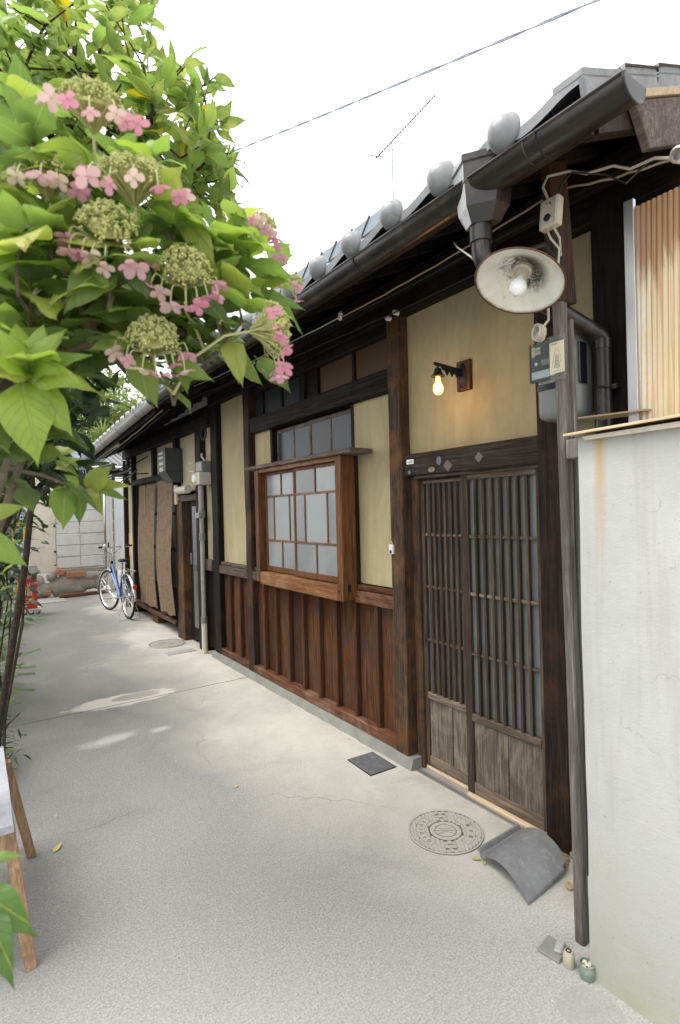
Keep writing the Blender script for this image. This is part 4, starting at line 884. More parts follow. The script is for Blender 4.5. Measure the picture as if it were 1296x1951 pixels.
for k in range(3): ar.hexa([(2.125 + k*.038, 2.069, 2.312 - .004*k), (2.127 + k*.038, 2.069, 2.312 - .004*k), (2.127 + k*.038, 2.075, 2.312 - .004*k), (2.125 + k*.038, 2.075, 2.312 - .004*k)], [(2.105 + k*.038, 2.069, 2.34), (2.142 + k*.038, 2.069, 2.335), (2.142 + k*.038, 2.075, 2.335), (2.105 + k*.038, 2.075, 2.34)])
ar.build('arm', mt['iron'], sc_, bevel=.001)
MB().lathe([(.006, .052), (.006, .040), (.016, .034), (.021, .018), (.024, .006), (.036, -.004), (.038, -.008), (.022, -.004), (.001, -.002)], Matrix.Translation((2.057, 2.072, 2.308)), 20).build('socket_cap', mt['iron'], sc_, smooth=True)
BC = (2.057, 2.072, 2.238)
MB().lathe([(.001, -.036), (.012, -.033), (.024, -.020), (.028, -.004), (.024, .014), (.015, .032), (.012, .050), (.012, .062)], Matrix.Translation(BC), 20).build('bulb', mt['bulbglass'], sc_, smooth=True)
MB().tube([(2.057 - .008, 2.072, 2.262), (2.057 - .010, 2.07, 2.238), (2.055, 2.078, 2.228), (2.059, 2.066, 2.240), (2.057 + .010, 2.074, 2.228), (2.057 + .008, 2.072, 2.262)], .0028, 6).build('filament', mt['glow'], sc_)
ld = bpy.data.lights.new('sconce_light', 'POINT'); ld.energy = .7; ld.color = (1, .52, .16); ld.shadow_soft_size = .03
lo = bpy.data.objects.new('bulb_light', ld); COL.objects.link(lo); adopt(lo, sc_, Matrix.Translation((2.035, 2.072, 2.215)))
# plaques on the door lintel
def disc_m(a): return orient((2.2135, a[0], a[1]), (-1, 0, 0), (0, 0, 1))
def plaq(name, label, cat, mesh, yz, rot=0):
    o = inst(name, mesh, None, disc_m(yz) @ Matrix.Rotation(rot, 4, 'Z')); tag(o, label, cat); return o
o = plaq('sticker', 'small white printed sticker at the far end of the door lintel', 'sticker', MB().box(-.014, .014, -.031, .031, 0, .001).mesh('sticker', mt['label_white']), (2.485, 1.888))
inst('print_lines', MB().box(-.008, -.005, -.024, .018, .001, .0014).box(-.002, .001, -.024, .024, .001, .0014).box(.004, .007, -.024, .002, .001, .0014).mesh('print_lines', mt['ink']), o, disc_m((2.485, 1.888)))
plaq('house_plaque', 'tiny round blue enamel disc low at the far end of the door lintel', 'plaque', MB().lathe([(.012, 0), (.012, .003), (.001, .004)], None, 20).mesh('house_plaque', plain('blue_grey_enamel', (.12,.14,.22), .35)), (2.492, 1.824))
plaq('house_plaque', 'upright oval purple-blue enamel plaque on the door lintel', 'plaque', MB().lathe([(.026, 0), (.026, .003), (.022, .0045), (.001, .004)], Matrix.Diagonal((1, .78, 1, 1)), 24).mesh('house_plaque', plain('purple_blue_enamel', (.10,.09,.17), .3, 0, .5, .4, (.3,.3,.36), 0, 40)), (2.236, 1.872))
plaq('house_plaque', 'lying oval brass-coloured plaque low on the door lintel', 'plaque', MB().lathe([(.030, 0), (.030, .003), (.024, .005), (.001, .004)], Matrix.Diagonal((.55, 1, 1, 1)), 24).mesh('house_plaque', plain('tarnished_brass', (.26,.22,.13), .45, .3, .5, .4, (.08,.07,.05), 0, 40)), (2.298, 1.826))
dm = MB().hexa([(-.026, -.026, 0), (.026, -.026, 0), (.026, .026, 0), (-.026, .026, 0)], [(-.023, -.023, .007), (.023, -.023, .007), (.023, .023, .007), (-.023, .023, .007)]).mesh('house_plaque', plain('weathered_grey_metal', (.17,.155,.135), .6, .2, .5, .3, (.08,.07,.06), .3, 50))
plaq('house_plaque', 'grey diamond-shaped plaque on the door lintel, beside the purple oval', 'plaque', dm, (2.166, 1.838), R(45))
plaq('house_plaque', 'grey diamond-shaped plaque alone near the middle of the door lintel', 'plaque', dm, (1.940, 1.864), R(45)).scale = (.85, .85, .85)
# doorbell
db = thing('doorbell', 'small white doorbell button on the post between bay window and door', 'doorbell', (2.19, 2.655, 1.35))
MB().box(2.176, 2.194, 2.628, 2.668, 1.318, 1.378).build('bell_case', mt['white'], db, bevel=.005, seg=2)
MB().box(2.1735, 2.1765, 2.636, 2.658, 1.323, 1.343).build('bell_button', mt['darkgrey'], db, bevel=.001)
MB().tube([(2.192, 2.645, 1.375), (2.188, 2.648, 1.392), (2.192, 2.656, 1.398), (2.20, 2.664, 1.392)], .0018, 5).build('bell_wire', mt['white'], db)
# insulators and cleats
ins = MB().lathe([(.011, -.025), (.015, -.02), (.011, -.012), (.016, -.004), (.011, .004), (.016, .012), (.011, .02), (.010, .026)], None, 14).mesh('insulator', mt['porcelain'], smooth=True)
for i, (p, a, lb) in enumerate((((2.185, 2.62, 2.800), 90, 'white porcelain knob on the post top, the one nearer the bay window'), ((2.185, 2.545, 2.812), 90, 'white porcelain knob on the post top, the one nearer the enamel lamp'),
        ((1.90, 2.74, 2.800), 10, 'white porcelain cleat under the eaves above the transom'), ((1.90, .80, 2.712), 70, 'large white insulator under the gable end at the right edge'))):
    o = inst('insulator', ins, None, Matrix.Translation(p) @ Matrix.Rotation(R(a), 4, (0, 1, 0)) @ Matrix.Diagonal((1, 1, 1, 1) if i < 3 else (1.7, 1.7, 1.6, 1))); tag(o, lb, 'insulator', 'porcelain insulators under the eaves')
def sag(a, b, s, n=14, wob=.0):
    a = Vector(a); b = Vector(b); return [a.lerp(b, i/n) + Vector((0, 0, -s*4*(i/n)*(1-i/n))) + Vector((mnoise.noise(Vector((i*.9, wob*7, 0)))*wob, 0, mnoise.noise(Vector((i*.7, 3, wob*9)))*wob)) for i in range(n+1)]
def cable(pts, r, m, label, cat='cable', name='eaves_cable', group=None):
    o = MB().tube(pts, r, 6).build(name, mt[m], None, smooth=True); tag(o, label, cat, group)
cable(sag((1.90, 5.6, 2.93), (1.90, 2.76, 2.795), .02, 14, .006), .0045, 'cable_w', 'pale cable strung under the eaves above the bay window')
cable(sag((1.90, 2.72, 2.79), (1.90, 1.30, 2.815), .015, 14, .005) + sag((1.88, 1.20, 2.80), (1.91, .83, 2.72), .012, 8, .01), .0042, 'cable_y', 'yellowed cable running under the eaves past the junction box to the gable')
cable(sag((1.92, 5.6, 2.90), (1.93, 1.25, 2.77), .03, 20, .01), .0035, 'cable_b', 'black cable sagging below the pale one under the eaves')
cable(sag((2.0, 5.5, 2.86), (2.0, 1.3, 2.70), .03, 20, .01), .0035, 'cable_b', 'lower black cable under the eaves in front of the transom')
cable([(1.755, 1.185, 2.71), (1.745, 1.20, 2.76), (1.76, 1.19, 2.80), (1.80, 1.13, 2.80), (1.83, 1.08, 2.775), (1.86, 1.0, 2.77), (1.87, .95, 2.735), (1.89, .88, 2.74), (1.90, .82, 2.71)], .005, 'cable_w', 'pale cable looping from the junction box to the right edge insulator')
cable([(1.765, 1.16, 2.71), (1.785, 1.15, 2.76), (1.80, 1.12, 2.79), (1.86, 1.03, 2.755), (1.88, .97, 2.70), (1.90, .90, 2.745), (1.91, .83, 2.72)], .0035, 'darkgrey' if False else 'cable_b', 'dark cable tangled with the pale one near the gable')
for x_, dz, m, lb in ((1.66, 0, 'cable_w', 'pale wire along the far eaves below the grey gutter'), (1.74, .02, 'cable_b', 'black wire along the far eaves above the blinds')):
    cable(sag((x_, 5.7, 2.70 + dz), (x_, 9.9, 2.47 + dz), .03, 16, .01), .007, m, lb)
cl = MB()
for k in range(5):
    cl.torus(Matrix.Translation((1.52 + .02*k, 9.05 + .04*k, 2.36 - .01*k)) @ Matrix.Rotation(R(80 + 4*k), 4, 'X') @ Matrix.Rotation(R(10*k), 4, 'Y'), .19 - .012*k, .007, 28, 5)
cl.tube(sag((1.55, 9.1, 2.55), (1.30, 9.3, 2.62), .0), .02, 6).tube(sag((1.38, 9.4, 2.52), (1.10, 9.6, 3.0), .02), .012, 6)
tag(cl.build('cable_coil', mt['cable_s'], None, smooth=True), 'loose coil of pale blue cable hanging from the far end of the grey gutter', 'cable')
tag(MB().tube(sag((1.63, 9.25, 2.50), (1.62, 7.6, 2.56), -.02), .022, 8).build('conduit', mt['cable_w'], None, smooth=True), 'pale conduit under the far grey gutter beside the blue coil', 'conduit')
tag(MB().torus(Matrix.Translation((2.17, 5.90, 2.52)) @ Matrix.Rotation(R(90), 4, 'Y'), .075, .012, 24, 6).build('cable_ring', mt['cable_b'], None, smooth=True), 'black ring of coiled cable between the two houses under the eaves', 'cable')
# ================================================================== second-house fittings
mbx = thing('meter_box', 'tall dark grey meter box with slanting lower front above the reed blinds', 'meter box', (2.16, 7.15, 2.25))
MB().hexa([(2.14, 6.95, 2.02), (2.27, 6.95, 2.02), (2.27, 7.26, 2.02), (2.14, 7.26, 2.02)], [(2.04, 6.95, 2.16), (2.27, 6.95, 2.16), (2.27, 7.26, 2.16), (2.04, 7.26, 2.16)]).box(2.04, 2.27, 6.95, 7.26, 2.161, 2.465).build('box_case', mt['darkgrey'], mbx, bevel=.003)
MB().box(2.032, 2.040, 7.02, 7.22, 2.39, 2.42).box(2.032, 2.040, 7.02, 7.22, 2.33, 2.36).box(2.032, 2.040, 7.02, 7.20, 2.25, 2.29).box(2.032, 2.040, 7.03, 7.19, 2.17, 2.22).build('box_louvre', mt['cream'], mbx, bevel=.002)
npl = MB().box(2.165, 2.189, 6.93, 7.03, 1.735, 1.985).build('name_board', mt['newwood'], None, bevel=.002); tag(npl, 'pale upright wooden nameplate below the dark meter box', 'nameplate')
nb2 = thing('electricity_meter', 'white electricity meter with round glass face on the grey conduit pipe', 'electricity meter', (2.18, 5.97, 2.05))
MB().box(2.12, 2.24, 5.86, 6.06, 2.08, 2.20).build('terminal_cover', mt['greyplastic'], nb2, bevel=.01)
MB().box(2.09, 2.24, 5.86, 6.06, 1.935, 2.078).build('meter_body', mt['cream'], nb2, bevel=.012, seg=2)
MB().lathe([(.001, .03), (.045, .026), (.06, .01), (.062, 0)], Matrix.Translation((2.09, 5.98, 2.01)) @ Matrix.Rotation(R(-90), 4, 'Y'), 22).build('glass_dome', mt['white'], nb2, smooth=True)
MB().tube([(2.10, 6.04, 2.09), (2.05, 6.12, 2.10), (2.05, 6.16, 2.15), (2.08, 6.18, 2.19), (2.11, 6.10, 2.20)], .006, 6).tube([(2.2, 5.95, 2.2), (2.17, 5.98, 2.26), (2.19, 6.02, 2.30), (2.16, 5.95, 2.28)], .012, 6).build('tangled_lead', mt['porcelain'], nb2, smooth=True)
cp = thing('conduit_pipe', 'grey vertical conduit pipe with couplings between the two house doors', 'pipe', (2.17, 6.03, 0))
MB().tube([(2.17, 6.03, 0), (2.17, 6.03, .36)], .033, 14).build('lower_sleeve', mt['cream'], cp, smooth=True)
MB().tube([(2.17, 6.03, .36), (2.17, 6.03, 1.60)], .026, 14).tube([(2.17, 6.03, 1.60), (2.17, 6.03, 1.95)], .030, 14).build('pipe_body', mt['greypvc'], cp, smooth=True)
MB().tube([(2.17, 6.03, .35), (2.17, 6.03, .42)], .036, 14).tube([(2.17, 6.03, 1.30), (2.17, 6.03, 1.38)], .034, 14).box(2.13, 2.2, 6.0, 6.12, 1.56, 1.62).tube([(2.17, 6.03, 1.58), (2.17, 6.03, 1.65)], .037, 14).build('coupling', mt['greyplastic'], cp, smooth=True)
dl = MB().lathe([(.001, 0), (.045, .0), (.05, .01), (.05, .40), (.045, .41), (.001, .41)], Matrix.Translation((2.13, 6.36, 1.905)) @ Matrix.Rotation(R(-90), 4, 'X'), 20).build('door_light', mt['cream'], None, smooth=True); tag(dl, 'cream cylinder lamp lying over the farther door', 'lamp')
stk = MB().box(2.196, 2.199, 6.93, 6.98, 1.79, 1.83).build('sticker', mt['label_white'], None); tag(stk, 'small white sticker on the lintel of the farther door', 'sticker')
# reed blinds
for i, (y0, y1, z0, z1, lb) in enumerate(((7.83, 8.72, .27, 2.055, 'farther brown reed blind hanging over the far house window'), (7.02, 7.70, .28, 2.075, 'nearer brown reed blind hanging beside the far door post'))):
    bl = thing('reed_blind', lb, 'blind', (2.14, (y0+y1)/2, z1), 'reed blinds on the far house'); mb = MB(); vs = []; nyy, nzz = 10, 24
    for a in range(nyy + 1):
        for b in range(nzz + 1):
            y = y0 + (y1-y0)*a/nyy; z = z1 + (z0-z1)*b/nzz; z += .014*math.sin(a*1.1 + i) * b/nzz
            vs.append((2.145 - .035*math.sin(math.pi*.9*b/nzz) + .008*math.sin(a*1.3+b*.3), y + .012*math.sin(b*.35+i*2), z))
    mb.add(vs, [(a*(nzz+1)+b, a*(nzz+1)+b+1, (a+1)*(nzz+1)+b+1, (a+1)*(nzz+1)+b) for a in range(nyy) for b in range(nzz)])
    mb.build('reed_mat', mt['reed'], bl, smooth=True)
    MB().tube([(2.145, y0 - .01, z1 + .004), (2.145, y1 + .01, z1 + .004)], .009, 8).build('top_rod', mt['post'], bl)
    MB().tube([(2.145, y0 + .1, z1), (2.19, y0 + .1, z1 + .12)], .003, 5).build('hook', mt['iron'], bl); MB().tube([(2.145, y1 - .1, z1), (2.19, y1 - .1, z1 + .12)], .003, 5).build('hook', mt['iron'], bl)
    if i == 0: MB().box(2.125, 2.135, 8.33, 8.345, .3, 2.05).build('stitched_band', mt['cable_y'], bl)
br_ = MB()
for y in (8.35, 9.40):
    br_.tube([(2.2, y, 2.24), (1.72, y, 2.20)], .010, 6).tube([(2.2, y, 2.50), (1.74, y, 2.21)], .010, 6)
br_.tube([(1.75, 7.5, 2.215), (1.75, 9.9, 2.205)], .013, 6).tube([(1.85, 7.6, 2.22), (2.0, 9.9, 2.10)], .010, 6)
tag(br_.build('drying_rack', mt['iron'], None, smooth=True), 'thin black iron bracket rack for drying above the reed blinds', 'rack')
wr = MB(); rnd = random.Random(5)
for k in range(7):
    y = 9.45 + .05*k; wr.tube([(2.19, y, 2.62 - .03*k), (2.15, y + .05*rnd.uniform(-1, 1), 2.45), (2.18, y + .05*rnd.uniform(-1, 1), 2.35), (2.14, y, 2.25), (2.2, y, 2.12)], .007, 5)
wr.box(2.15, 2.2, 9.5, 9.62, 2.42, 2.55)
tag(wr.build('wire_bundle', mt['cable_b'], None, smooth=True), 'tangle of black wires at the far end corner of the far house', 'cable')
# ================================================================== things on the alley floor
# manhole cover
mh = thing('manhole_cover', 'round brick-patterned meter lid lettered SUIKYO set in the concrete before the lattice door', 'manhole cover', (1.896, 1.936, 0))
MHM = Matrix.Translation((1.896, 1.936, 0)) @ Matrix.Rotation(R(-34), 4, 'Z')
mt['lid'] = plain('worn_lid_iron', (.46,.44,.385), .8, .1, .3, .12, (.30,.28,.24), .3, 30)
mt['groove'] = plain('lid_groove_dirt', (.20,.175,.14), .95, 0, .1, .3)
inst('lid_base', MB().lathe([(.001, .003), (.178, .003), (.182, .0035), (.184, -.004)], None, 64).mesh('lid_base', mt['groove'], smooth=False), mh, MHM)
inst('lid_rim', MB().lathe([(.1755, .0065), (.181, .0068), (.1835, .005)], None, 64).mesh('lid_rim', mt['lid'], smooth=True), mh, MHM)
mb = MB(); cw, chh = .0185, .030
def flat(mb, pts, z0=.003, z1=.0066):
    n = len(pts); mb.hexa([(x, y, z0) for x, y in pts], [(x, y, z1) for x, y in pts])
for i in range(-10, 11):
    for j in range(-7, 8):
        x0 = i*cw - cw/2 + .0006; x1 = x0 + cw - .0012; y0 = (j + (.5 if i % 2 else 0))*chh - chh/2 + .0005; y1 = y0 + chh - .0010
        cx, cy = (x0+x1)/2, (y0+y1)/2; rr = math.hypot(cx, cy); an = abs(math.degrees(math.atan2(cy, cx)))
        R_ = max(math.hypot(x, y) for x in (x0, x1) for y in (y0, y1))
        if rr > .176 or min(math.hypot(x, y) for x in (x0, x1) for y in (y0, y1)) > .172: continue
        pts = []
        for (x, y) in ((x0, y0), (x1, y0), (x1, y1), (x0, y1)):
            q = math.hypot(x, y)
            if q > .1735:
                x, y = x*.1735/q, y*.1735/q
            pts.append((x, y))
        if rr < .082: continue
        if .104 < rr < .142 and (an < 48 or an > 132): continue
        if abs(cx) < .036 and .108 < abs(cy) < .142: continue
        flat(mb, pts)
for s_ in (1, -1): mb.box(-.030, .030, s_*.125 - .011, s_*.125 + .011, .003, .0060)
inst('lid_pattern', mb.mesh('lid_pattern', mt['lid']), mh, MHM)
inst('lid_ring', MB().lathe([(.0, .0066), (.050, .0066), (.0505, .0045), (.0535, .0045), (.054, .0066), (.076, .0066), (.077, .003)], None, 48).mesh('lid_ring', mt['lid']), mh, MHM)
mb = MB(); rr = .0515
mb.torus(Matrix.Translation((0, 0, .0064)), .0515, .0013, 48, 6)
mb.beam((-.050, 0, .0067), (.050, 0, .0067), .0022, .0012)
for s in (1, -1):
    pts = [(-.043 + .086*t, s*(.030 - .020*math.sin(math.pi*t) ), .0067) for t in [k/14 for k in range(15)]]; mb.tube(pts, .0012, 5)
for a in (0, 38, 142, 180, 218, 322): mb.beam((.050*math.cos(R(a)), .050*math.sin(R(a)), .0067), (.060*math.cos(R(a)), .060*math.sin(R(a)), .0067), .003, .001)
inst('lid_emblem', mb.mesh('lid_emblem', mt['groove']), mh, MHM)
mb = MB()
for side in (0, 180):
    n_ = 16; A = [(r, R(side + a)) for r in (.103, .144) for a in [-52 + 104*k/n_ for k in range(n_+1)]]
    vs = [(r*math.cos(a), r*math.sin(a), .0062) for r, a in A]; mb.add(vs, [(k, n_+1+k, n_+2+k, k+1) for k in range(n_)])
inst('lid_scroll', mb.mesh('lid_scroll', mt['lid']), mh, MHM)
mb = MB()
for s in (1, -1): mb.tube([(-.030, s*.125, .0064), (-.034, s*.130, .0064), (-.026, s*.139, .0064), (.026, s*.139, .0064), (.034, s*.130, .0064), (.030, s*.118, .0064), (.022, s*.113, .0064), (-.022, s*.113, .0064), (-.032, s*.120, .0064)], .0013, 5)
for side in (0, 180):
    for rr in (.102, .145): mb.torus(Matrix.Translation((0, 0, .0062)), rr, .0010, 20, 5, R(side - 52), R(side + 52))
    for a in (-52, 52): mb.tube([(.102*math.cos(R(side+a)), .102*math.sin(R(side+a)), .0062), (.145*math.cos(R(side+a)), .145*math.sin(R(side+a)), .0062)], .001, 5)
mb.torus(Matrix.Translation((0, 0, .0060)), .0785, .0016, 48, 5)
inst('lid_groove', mb.mesh('lid_groove', mt['groove']), mh, MHM)
for k, ch in enumerate('SUIKYO'):
    a = R(180 - 40 + 16*k); tm = text_mesh(ch, .027, mt['groove'], .0006)
    inst('lettering', tm, mh, MHM @ Matrix.Translation((.1235*math.cos(a), .1235*math.sin(a), .0068)) @ Matrix.Rotation(a + R(90), 4, 'Z'))
for k, ch in enumerate('量水器'):
    a = R(18 - 22*k); tm = text_mesh(ch, .024, mt['groove'], .0004)
    inst('lettering', tm, mh, MHM @ Matrix.Translation((.1235*math.cos(a), .1235*math.sin(a), .0068)) @ Matrix.Rotation(a - R(90), 4, 'Z'))
# second, farther cover
m2 = thing('manhole_cover', 'farther round iron lid in the concrete before the far dark door', 'manhole cover', (1.955, 6.785, 0))
T2 = Matrix.Translation((1.955, 6.785, 0))
inst('lid_base', MB().lathe([(.001, .005), (.215, .005), (.218, .008), (.226, .008), (.228, -.004)], None, 48).mesh('lid_base', mt['groove']), m2, T2)
mb = MB(); rnd = random.Random(8)
for i in range(-9, 10):
    for j in range(-9, 10):
        x, y = i*.023, j*.023; q = math.hypot(x, y)
        if q > .205 or .065 < q < .085: continue
        if q < .06 and abs(y) < .012: continue
        flat(mb, [(x-.008, y-.008), (x+.008, y-.008), (x+.008, y+.008), (x-.008, y+.008)], .004, .010)
inst('lid_pattern', mb.mesh('lid_pattern', mt['lid']), m2, T2)
inst('lid_rim', MB().lathe([(.216, .0095), (.227, .0095), (.229, .003)], None, 48).torus(Matrix.Translation((0, 0, .008)), .075, .005, 32, 6).torus(Matrix.Translation((0, 0, .008)), .035, .004, 24, 6).mesh('lid_rim', mt['lid']), m2, T2)
# drain covers
dc = thing('drain_cover', 'dark square chequer-plate drain cover in the concrete by the post', 'drain cover', (2.043, 2.727, 0))
DM = Matrix.Translation((2.043, 2.727, 0)) @ Matrix.Rotation(R(-2), 4, 'Z')
inst('cover_plate', MB().box(-.093, .093, -.122, .122, -.01, .006).mesh('cover_plate', mt['drain'], bevel=.001), dc, DM)
inst('cover_frame', MB().box(-.099, -.0945, -.128, .128, -.01, .0045).box(.0945, .099, -.128, .128, -.01, .0045).box(-.0945, .0945, -.128, -.1235, -.01, .0045).box(-.0945, .0945, .1235, .128, -.01, .0045).mesh('cover_frame', mt['iron']), dc, DM)
mb = MB()
for i in range(-6, 7):
    for j in range(-8, 9):
        a = R(45 if (i + j) % 2 else -45); c = Vector((i*.0135, j*.0142, .0066)); d = Vector((math.cos(a), math.sin(a), 0))*.0052; mb.beam(c - d, c + d, .0022, .0022)
rg = inst('tread_pattern', mb.mesh('tread_pattern', mt['drain']), dc, DM); rg['kind'] = 'stuff'
d2 = MB().box(1.80, 2.13, 6.21, 6.36, -.01, .007).mesh('drain_cover', plain('pale_metal_plate', (.36,.36,.36), .6, .2, .4, .2), bevel=.002); o = inst('drain_cover', d2, None, Matrix.Identity(4)); tag(o, 'long pale metal drain plate in front of the farther door', 'drain cover')
# loose roof tile leaning on the ground by the post
lt = MB(); nu, nv = 16, 8; Wd, Ln = .33, .31
def tz(u, v):
    z = .052*math.sin(math.pi*min(1, max(0, (u-.13)/.80)))**.8 if u > .13 else .0
    z += .016 if u > .93 else 0
    return z
P00, P10, P01, P11 = Vector((1.800, 1.392, .028)), Vector((1.872, 1.712, .028)), Vector((2.095, 1.400, .055)), Vector((2.150, 1.715, .060))
P00 = Vector((1.800, 1.384, .003)); P10 = Vector((1.866, 1.703, .022)); P01 = Vector((2.095, 1.400, .030)); P11 = Vector((2.150, 1.700, .035))
def TP(u, v, dz=0):   # u along the curve from far-left to near, v across towards the post
    a = P10.lerp(P00, u); b = P11.lerp(P01, u); p = a.lerp(b, v)
    prof_h = .060*math.sin(math.pi*min(1, max(0, (u-.10)/.90)))**.75 if u > .10 else .0
    if u < .06: prof_h = .016
    if v > .90 and .12 < u < .88: p = p + (b - a)*.03
    return p + Vector((0, 0, prof_h + dz + .012))
gu = [0, .03, .06, .065, .10, .16, .22, .3, .4, .5, .6, .7, .8, .86, .92, .97, 1]; gv = [0, .1, .3, .5, .7, .9, 1]
nU, nV = len(gu), len(gv)
vs = [TP(u, v) for u in gu for v in gv] + [TP(u, v, -.013) for u in gu for v in gv]; N0 = nU*nV
fs = []
for i in range(nU-1):
    for j in range(nV-1):
        a = i*nV+j; q = (a, a+1, a+nV+1, a+nV)
        if i == nU-2 and j == nV-2: continue
        if i == 0 and j == nV-2: continue
        fs.append(q); fs.append(tuple(N0 + k for k in reversed(q)))
def side(idx):
    for a, b in zip(idx[:-1], idx[1:]): fs.append((a, N0+a, N0+b, b))
side([i*nV for i in range(nU)]); side([i*nV+nV-1 for i in range(1, nU-1)]); side([j for j in range(nV-1)]); side([(nU-1)*nV+j for j in range(nV-1)])
side([nV-2, nV+nV-2]); side([nV+nV-2, nV+nV-1]); side([(nU-2)*nV+nV-1, (nU-2)*nV+nV-2]); side([(nU-2)*nV+nV-2, (nU-1)*nV+nV-2])
tl = lt.add(vs, fs).build('loose_roof_tile', mt['tile_d'], None, smooth=True); tag(tl, 'loose curved grey roof tile lying on the concrete at the door post', 'roof tile')
# snail-like shell / dry leaf bits
def dryleaf(x, y, s, rot, lb, m='tleaf_y'):
    mb = MB(); pts = [(-1, 0, .02), (-.4, .42, .18), (.3, .38, .10), (1, 0, .25), (.3, -.38, .22), (-.4, -.42, .05)]
    vs = [(0, 0, .0)] + pts; mb.add([(a*s, b*s, c*s + .004) for a, b, c in vs], [(0, i, i % 6 + 1) for i in range(1, 7)])
    o = mb.build('fallen_leaf', mt[m], None, m=Matrix.Translation((x, y, 0)) @ Matrix.Rotation(rot, 4, 'Z')); tag(o, lb, 'leaf', 'fallen leaves on the concrete')
mt['fallen'] = plain('fallen_yellow_leaf', (.50,.42,.14), .7, 0, .3, .2)
dryleaf(1.235, 2.974, .018, .5, 'tiny yellow leaf lying alone in the middle of the alley', 'fallen')
dryleaf(2.142, 3.116, .014, 1.5, 'tiny yellow leaf near the footing above the square drain', 'fallen')
dryleaf(1.852, 1.70, .022, 2.4, 'yellow leaf caught at the far corner of the loose roof tile', 'fallen')
dryleaf(1.862, 1.66, .016, .4, 'second yellow scrap under the edge of the loose roof tile', 'fallen')
dryleaf(.30, 2.95, .035, .9, 'pale yellow leaf lying behind the bench legs', 'fallen')
sh = MB().torus(Matrix.Translation((2.02, 1.345, .014)) @ Matrix.Rotation(R(30), 4, 'X'), .011, .007, 14, 7).ball((2.02, 1.345, .012), .012, 8, 5, (1.2, 1, .7)).build('shell', plain('tan_shell', (.42,.27,.15), .5), None, smooth=True); tag(sh, 'little tan shell beside the near corner of the loose roof tile', 'shell')
rb = MB(); rnd = random.Random(12)
for k in range(26):
    x = rnd.uniform(2.13, 2.24); y = rnd.uniform(1.40, 1.53); s = rnd.uniform(.006, .018); rb.ball((x, y, s*.4), s, 7, 4, (1, rnd.uniform(.6, 1.3), .7))
o = rb.build('crumbled_mortar', plain('crumbled_tan_mortar', (.36,.29,.18), .95, 0, .1, .4, None, .6, 30), None); o['kind'] = 'stuff'; tag(o, 'crumbled tan mortar heap at the foot of the door post', 'rubble')
# jars and plate at the wall corner
j1 = thing('jar', 'beige ceramic jar with lid next to the green one at the wall corner', 'jar', (1.675, 1.125, 0), 'jars at the wall corner')
MB().lathe([(.001, 0), (.021, 0), (.024, .006), (.024, .050), (.019, .060), (.017, .064), (.001, .066)], Matrix.Translation((1.675, 1.125, 0)) @ Matrix.Scale(.82, 4), 22).build('jar_body', mt['beigejar'], j1, smooth=True)
MB().torus(Matrix.Translation((1.675, 1.125, .054)), .008, .002, 16, 5).build('lid_ring', mt['iron'], j1)
j2 = thing('jar', 'green glazed jar filled with pale stubs at the wall corner', 'jar', (1.672, 1.058, 0), 'jars at the wall corner')
MB().lathe([(.001, 0), (.026, 0), (.031, .010), (.031, .040), (.028, .046), (.0285, .056), (.030, .060), (.027, .061), (.025, .050), (.001, .048)], Matrix.Translation((1.683, 1.062, 0)) @ Matrix.Scale(.82, 4), 26).build('jar_body', mt['greenjar'], j2, smooth=True)
mb = MB(); rnd = random.Random(2)
for k in range(22):
    a = rnd.uniform(0, 6.28); r0 = rnd.uniform(0, .014); c = Vector((1.683 + r0*math.cos(a), 1.062 + r0*math.sin(a), .042)); d = Vector((rnd.uniform(-1, 1), rnd.uniform(-1, 1), rnd.uniform(.2, .9))).normalized()*.007; mb.tube([c - d, c + d], .0028, 6)
o = mb.build('stubs', mt['butts'], j2); o['kind'] = 'stuff'
pp = thing('stone_plate', 'flat pale stone slab with a smaller block on it at the wall corner', 'slab', (1.70, 1.185, 0))
inst('slab', MB().box(-.045, .045, -.04, .04, 0, .012).mesh('slab', mt['footing'], bevel=.003), pp, Matrix.Translation((1.690, 1.195, 0)) @ Matrix.Rotation(R(10), 4, 'Z'))
inst('small_block', MB().box(-.032, .032, -.014, .014, .012, .026).mesh('small_block', plain('pale_small_stone', (.40,.38,.36), .8), bevel=.004), pp, Matrix.Translation((1.705, 1.180, 0)) @ Matrix.Rotation(R(22), 4, 'Z'))
# pale stick at lower right corner
tag(MB().beam((1.52, .695, 0), (1.60, .70, .95), .03, .03).build('wooden_stick', mt['newwood'], None, bevel=.002), 'pale wooden stick leaning at the very lower right corner', 'stick') if False else None
# ---- bench at the left edge
bn = thing('wooden_bench', 'small trestle bench with worn lavender-grey top at the lower left edge', 'bench', (-.1, 2.6, 0))
for k in range(3):
    x1 = .094 - .125*k; worn('top_board', mt['ochre_paint'], bn, x1 - .12, x1, 2.22, 3.02, .505, .530, 1, 10, .002, 400 + k)
MB().box(.050, .072, 2.26, 2.98, .42, .504).build('apron', mt['bench'], bn, bevel=.002)
MB().box(-.25, -.225, 2.26, 2.98, .42, .504).build('apron', mt['bench'], bn, bevel=.002)
for (ax, ay, bx_, by_) in ((.132, 2.235, .075, 2.36), (.190, 2.965, .095, 2.90), (-.38, 2.235, -.27, 2.40), (-.38, 2.965, -.27, 2.82)):
    MB().hexa([(ax-.018, ay-.018, 0), (ax+.022, ay-.018, 0), (ax+.022, ay+.018, 0), (ax-.018, ay+.018, 0)], [(bx_-.018, by_-.02, .50), (bx_+.022, by_-.02, .50), (bx_+.022, by_+.02, .50), (bx_-.018, by_+.02, .50)]).build('leg', mt['bench'], bn, bevel=.002)
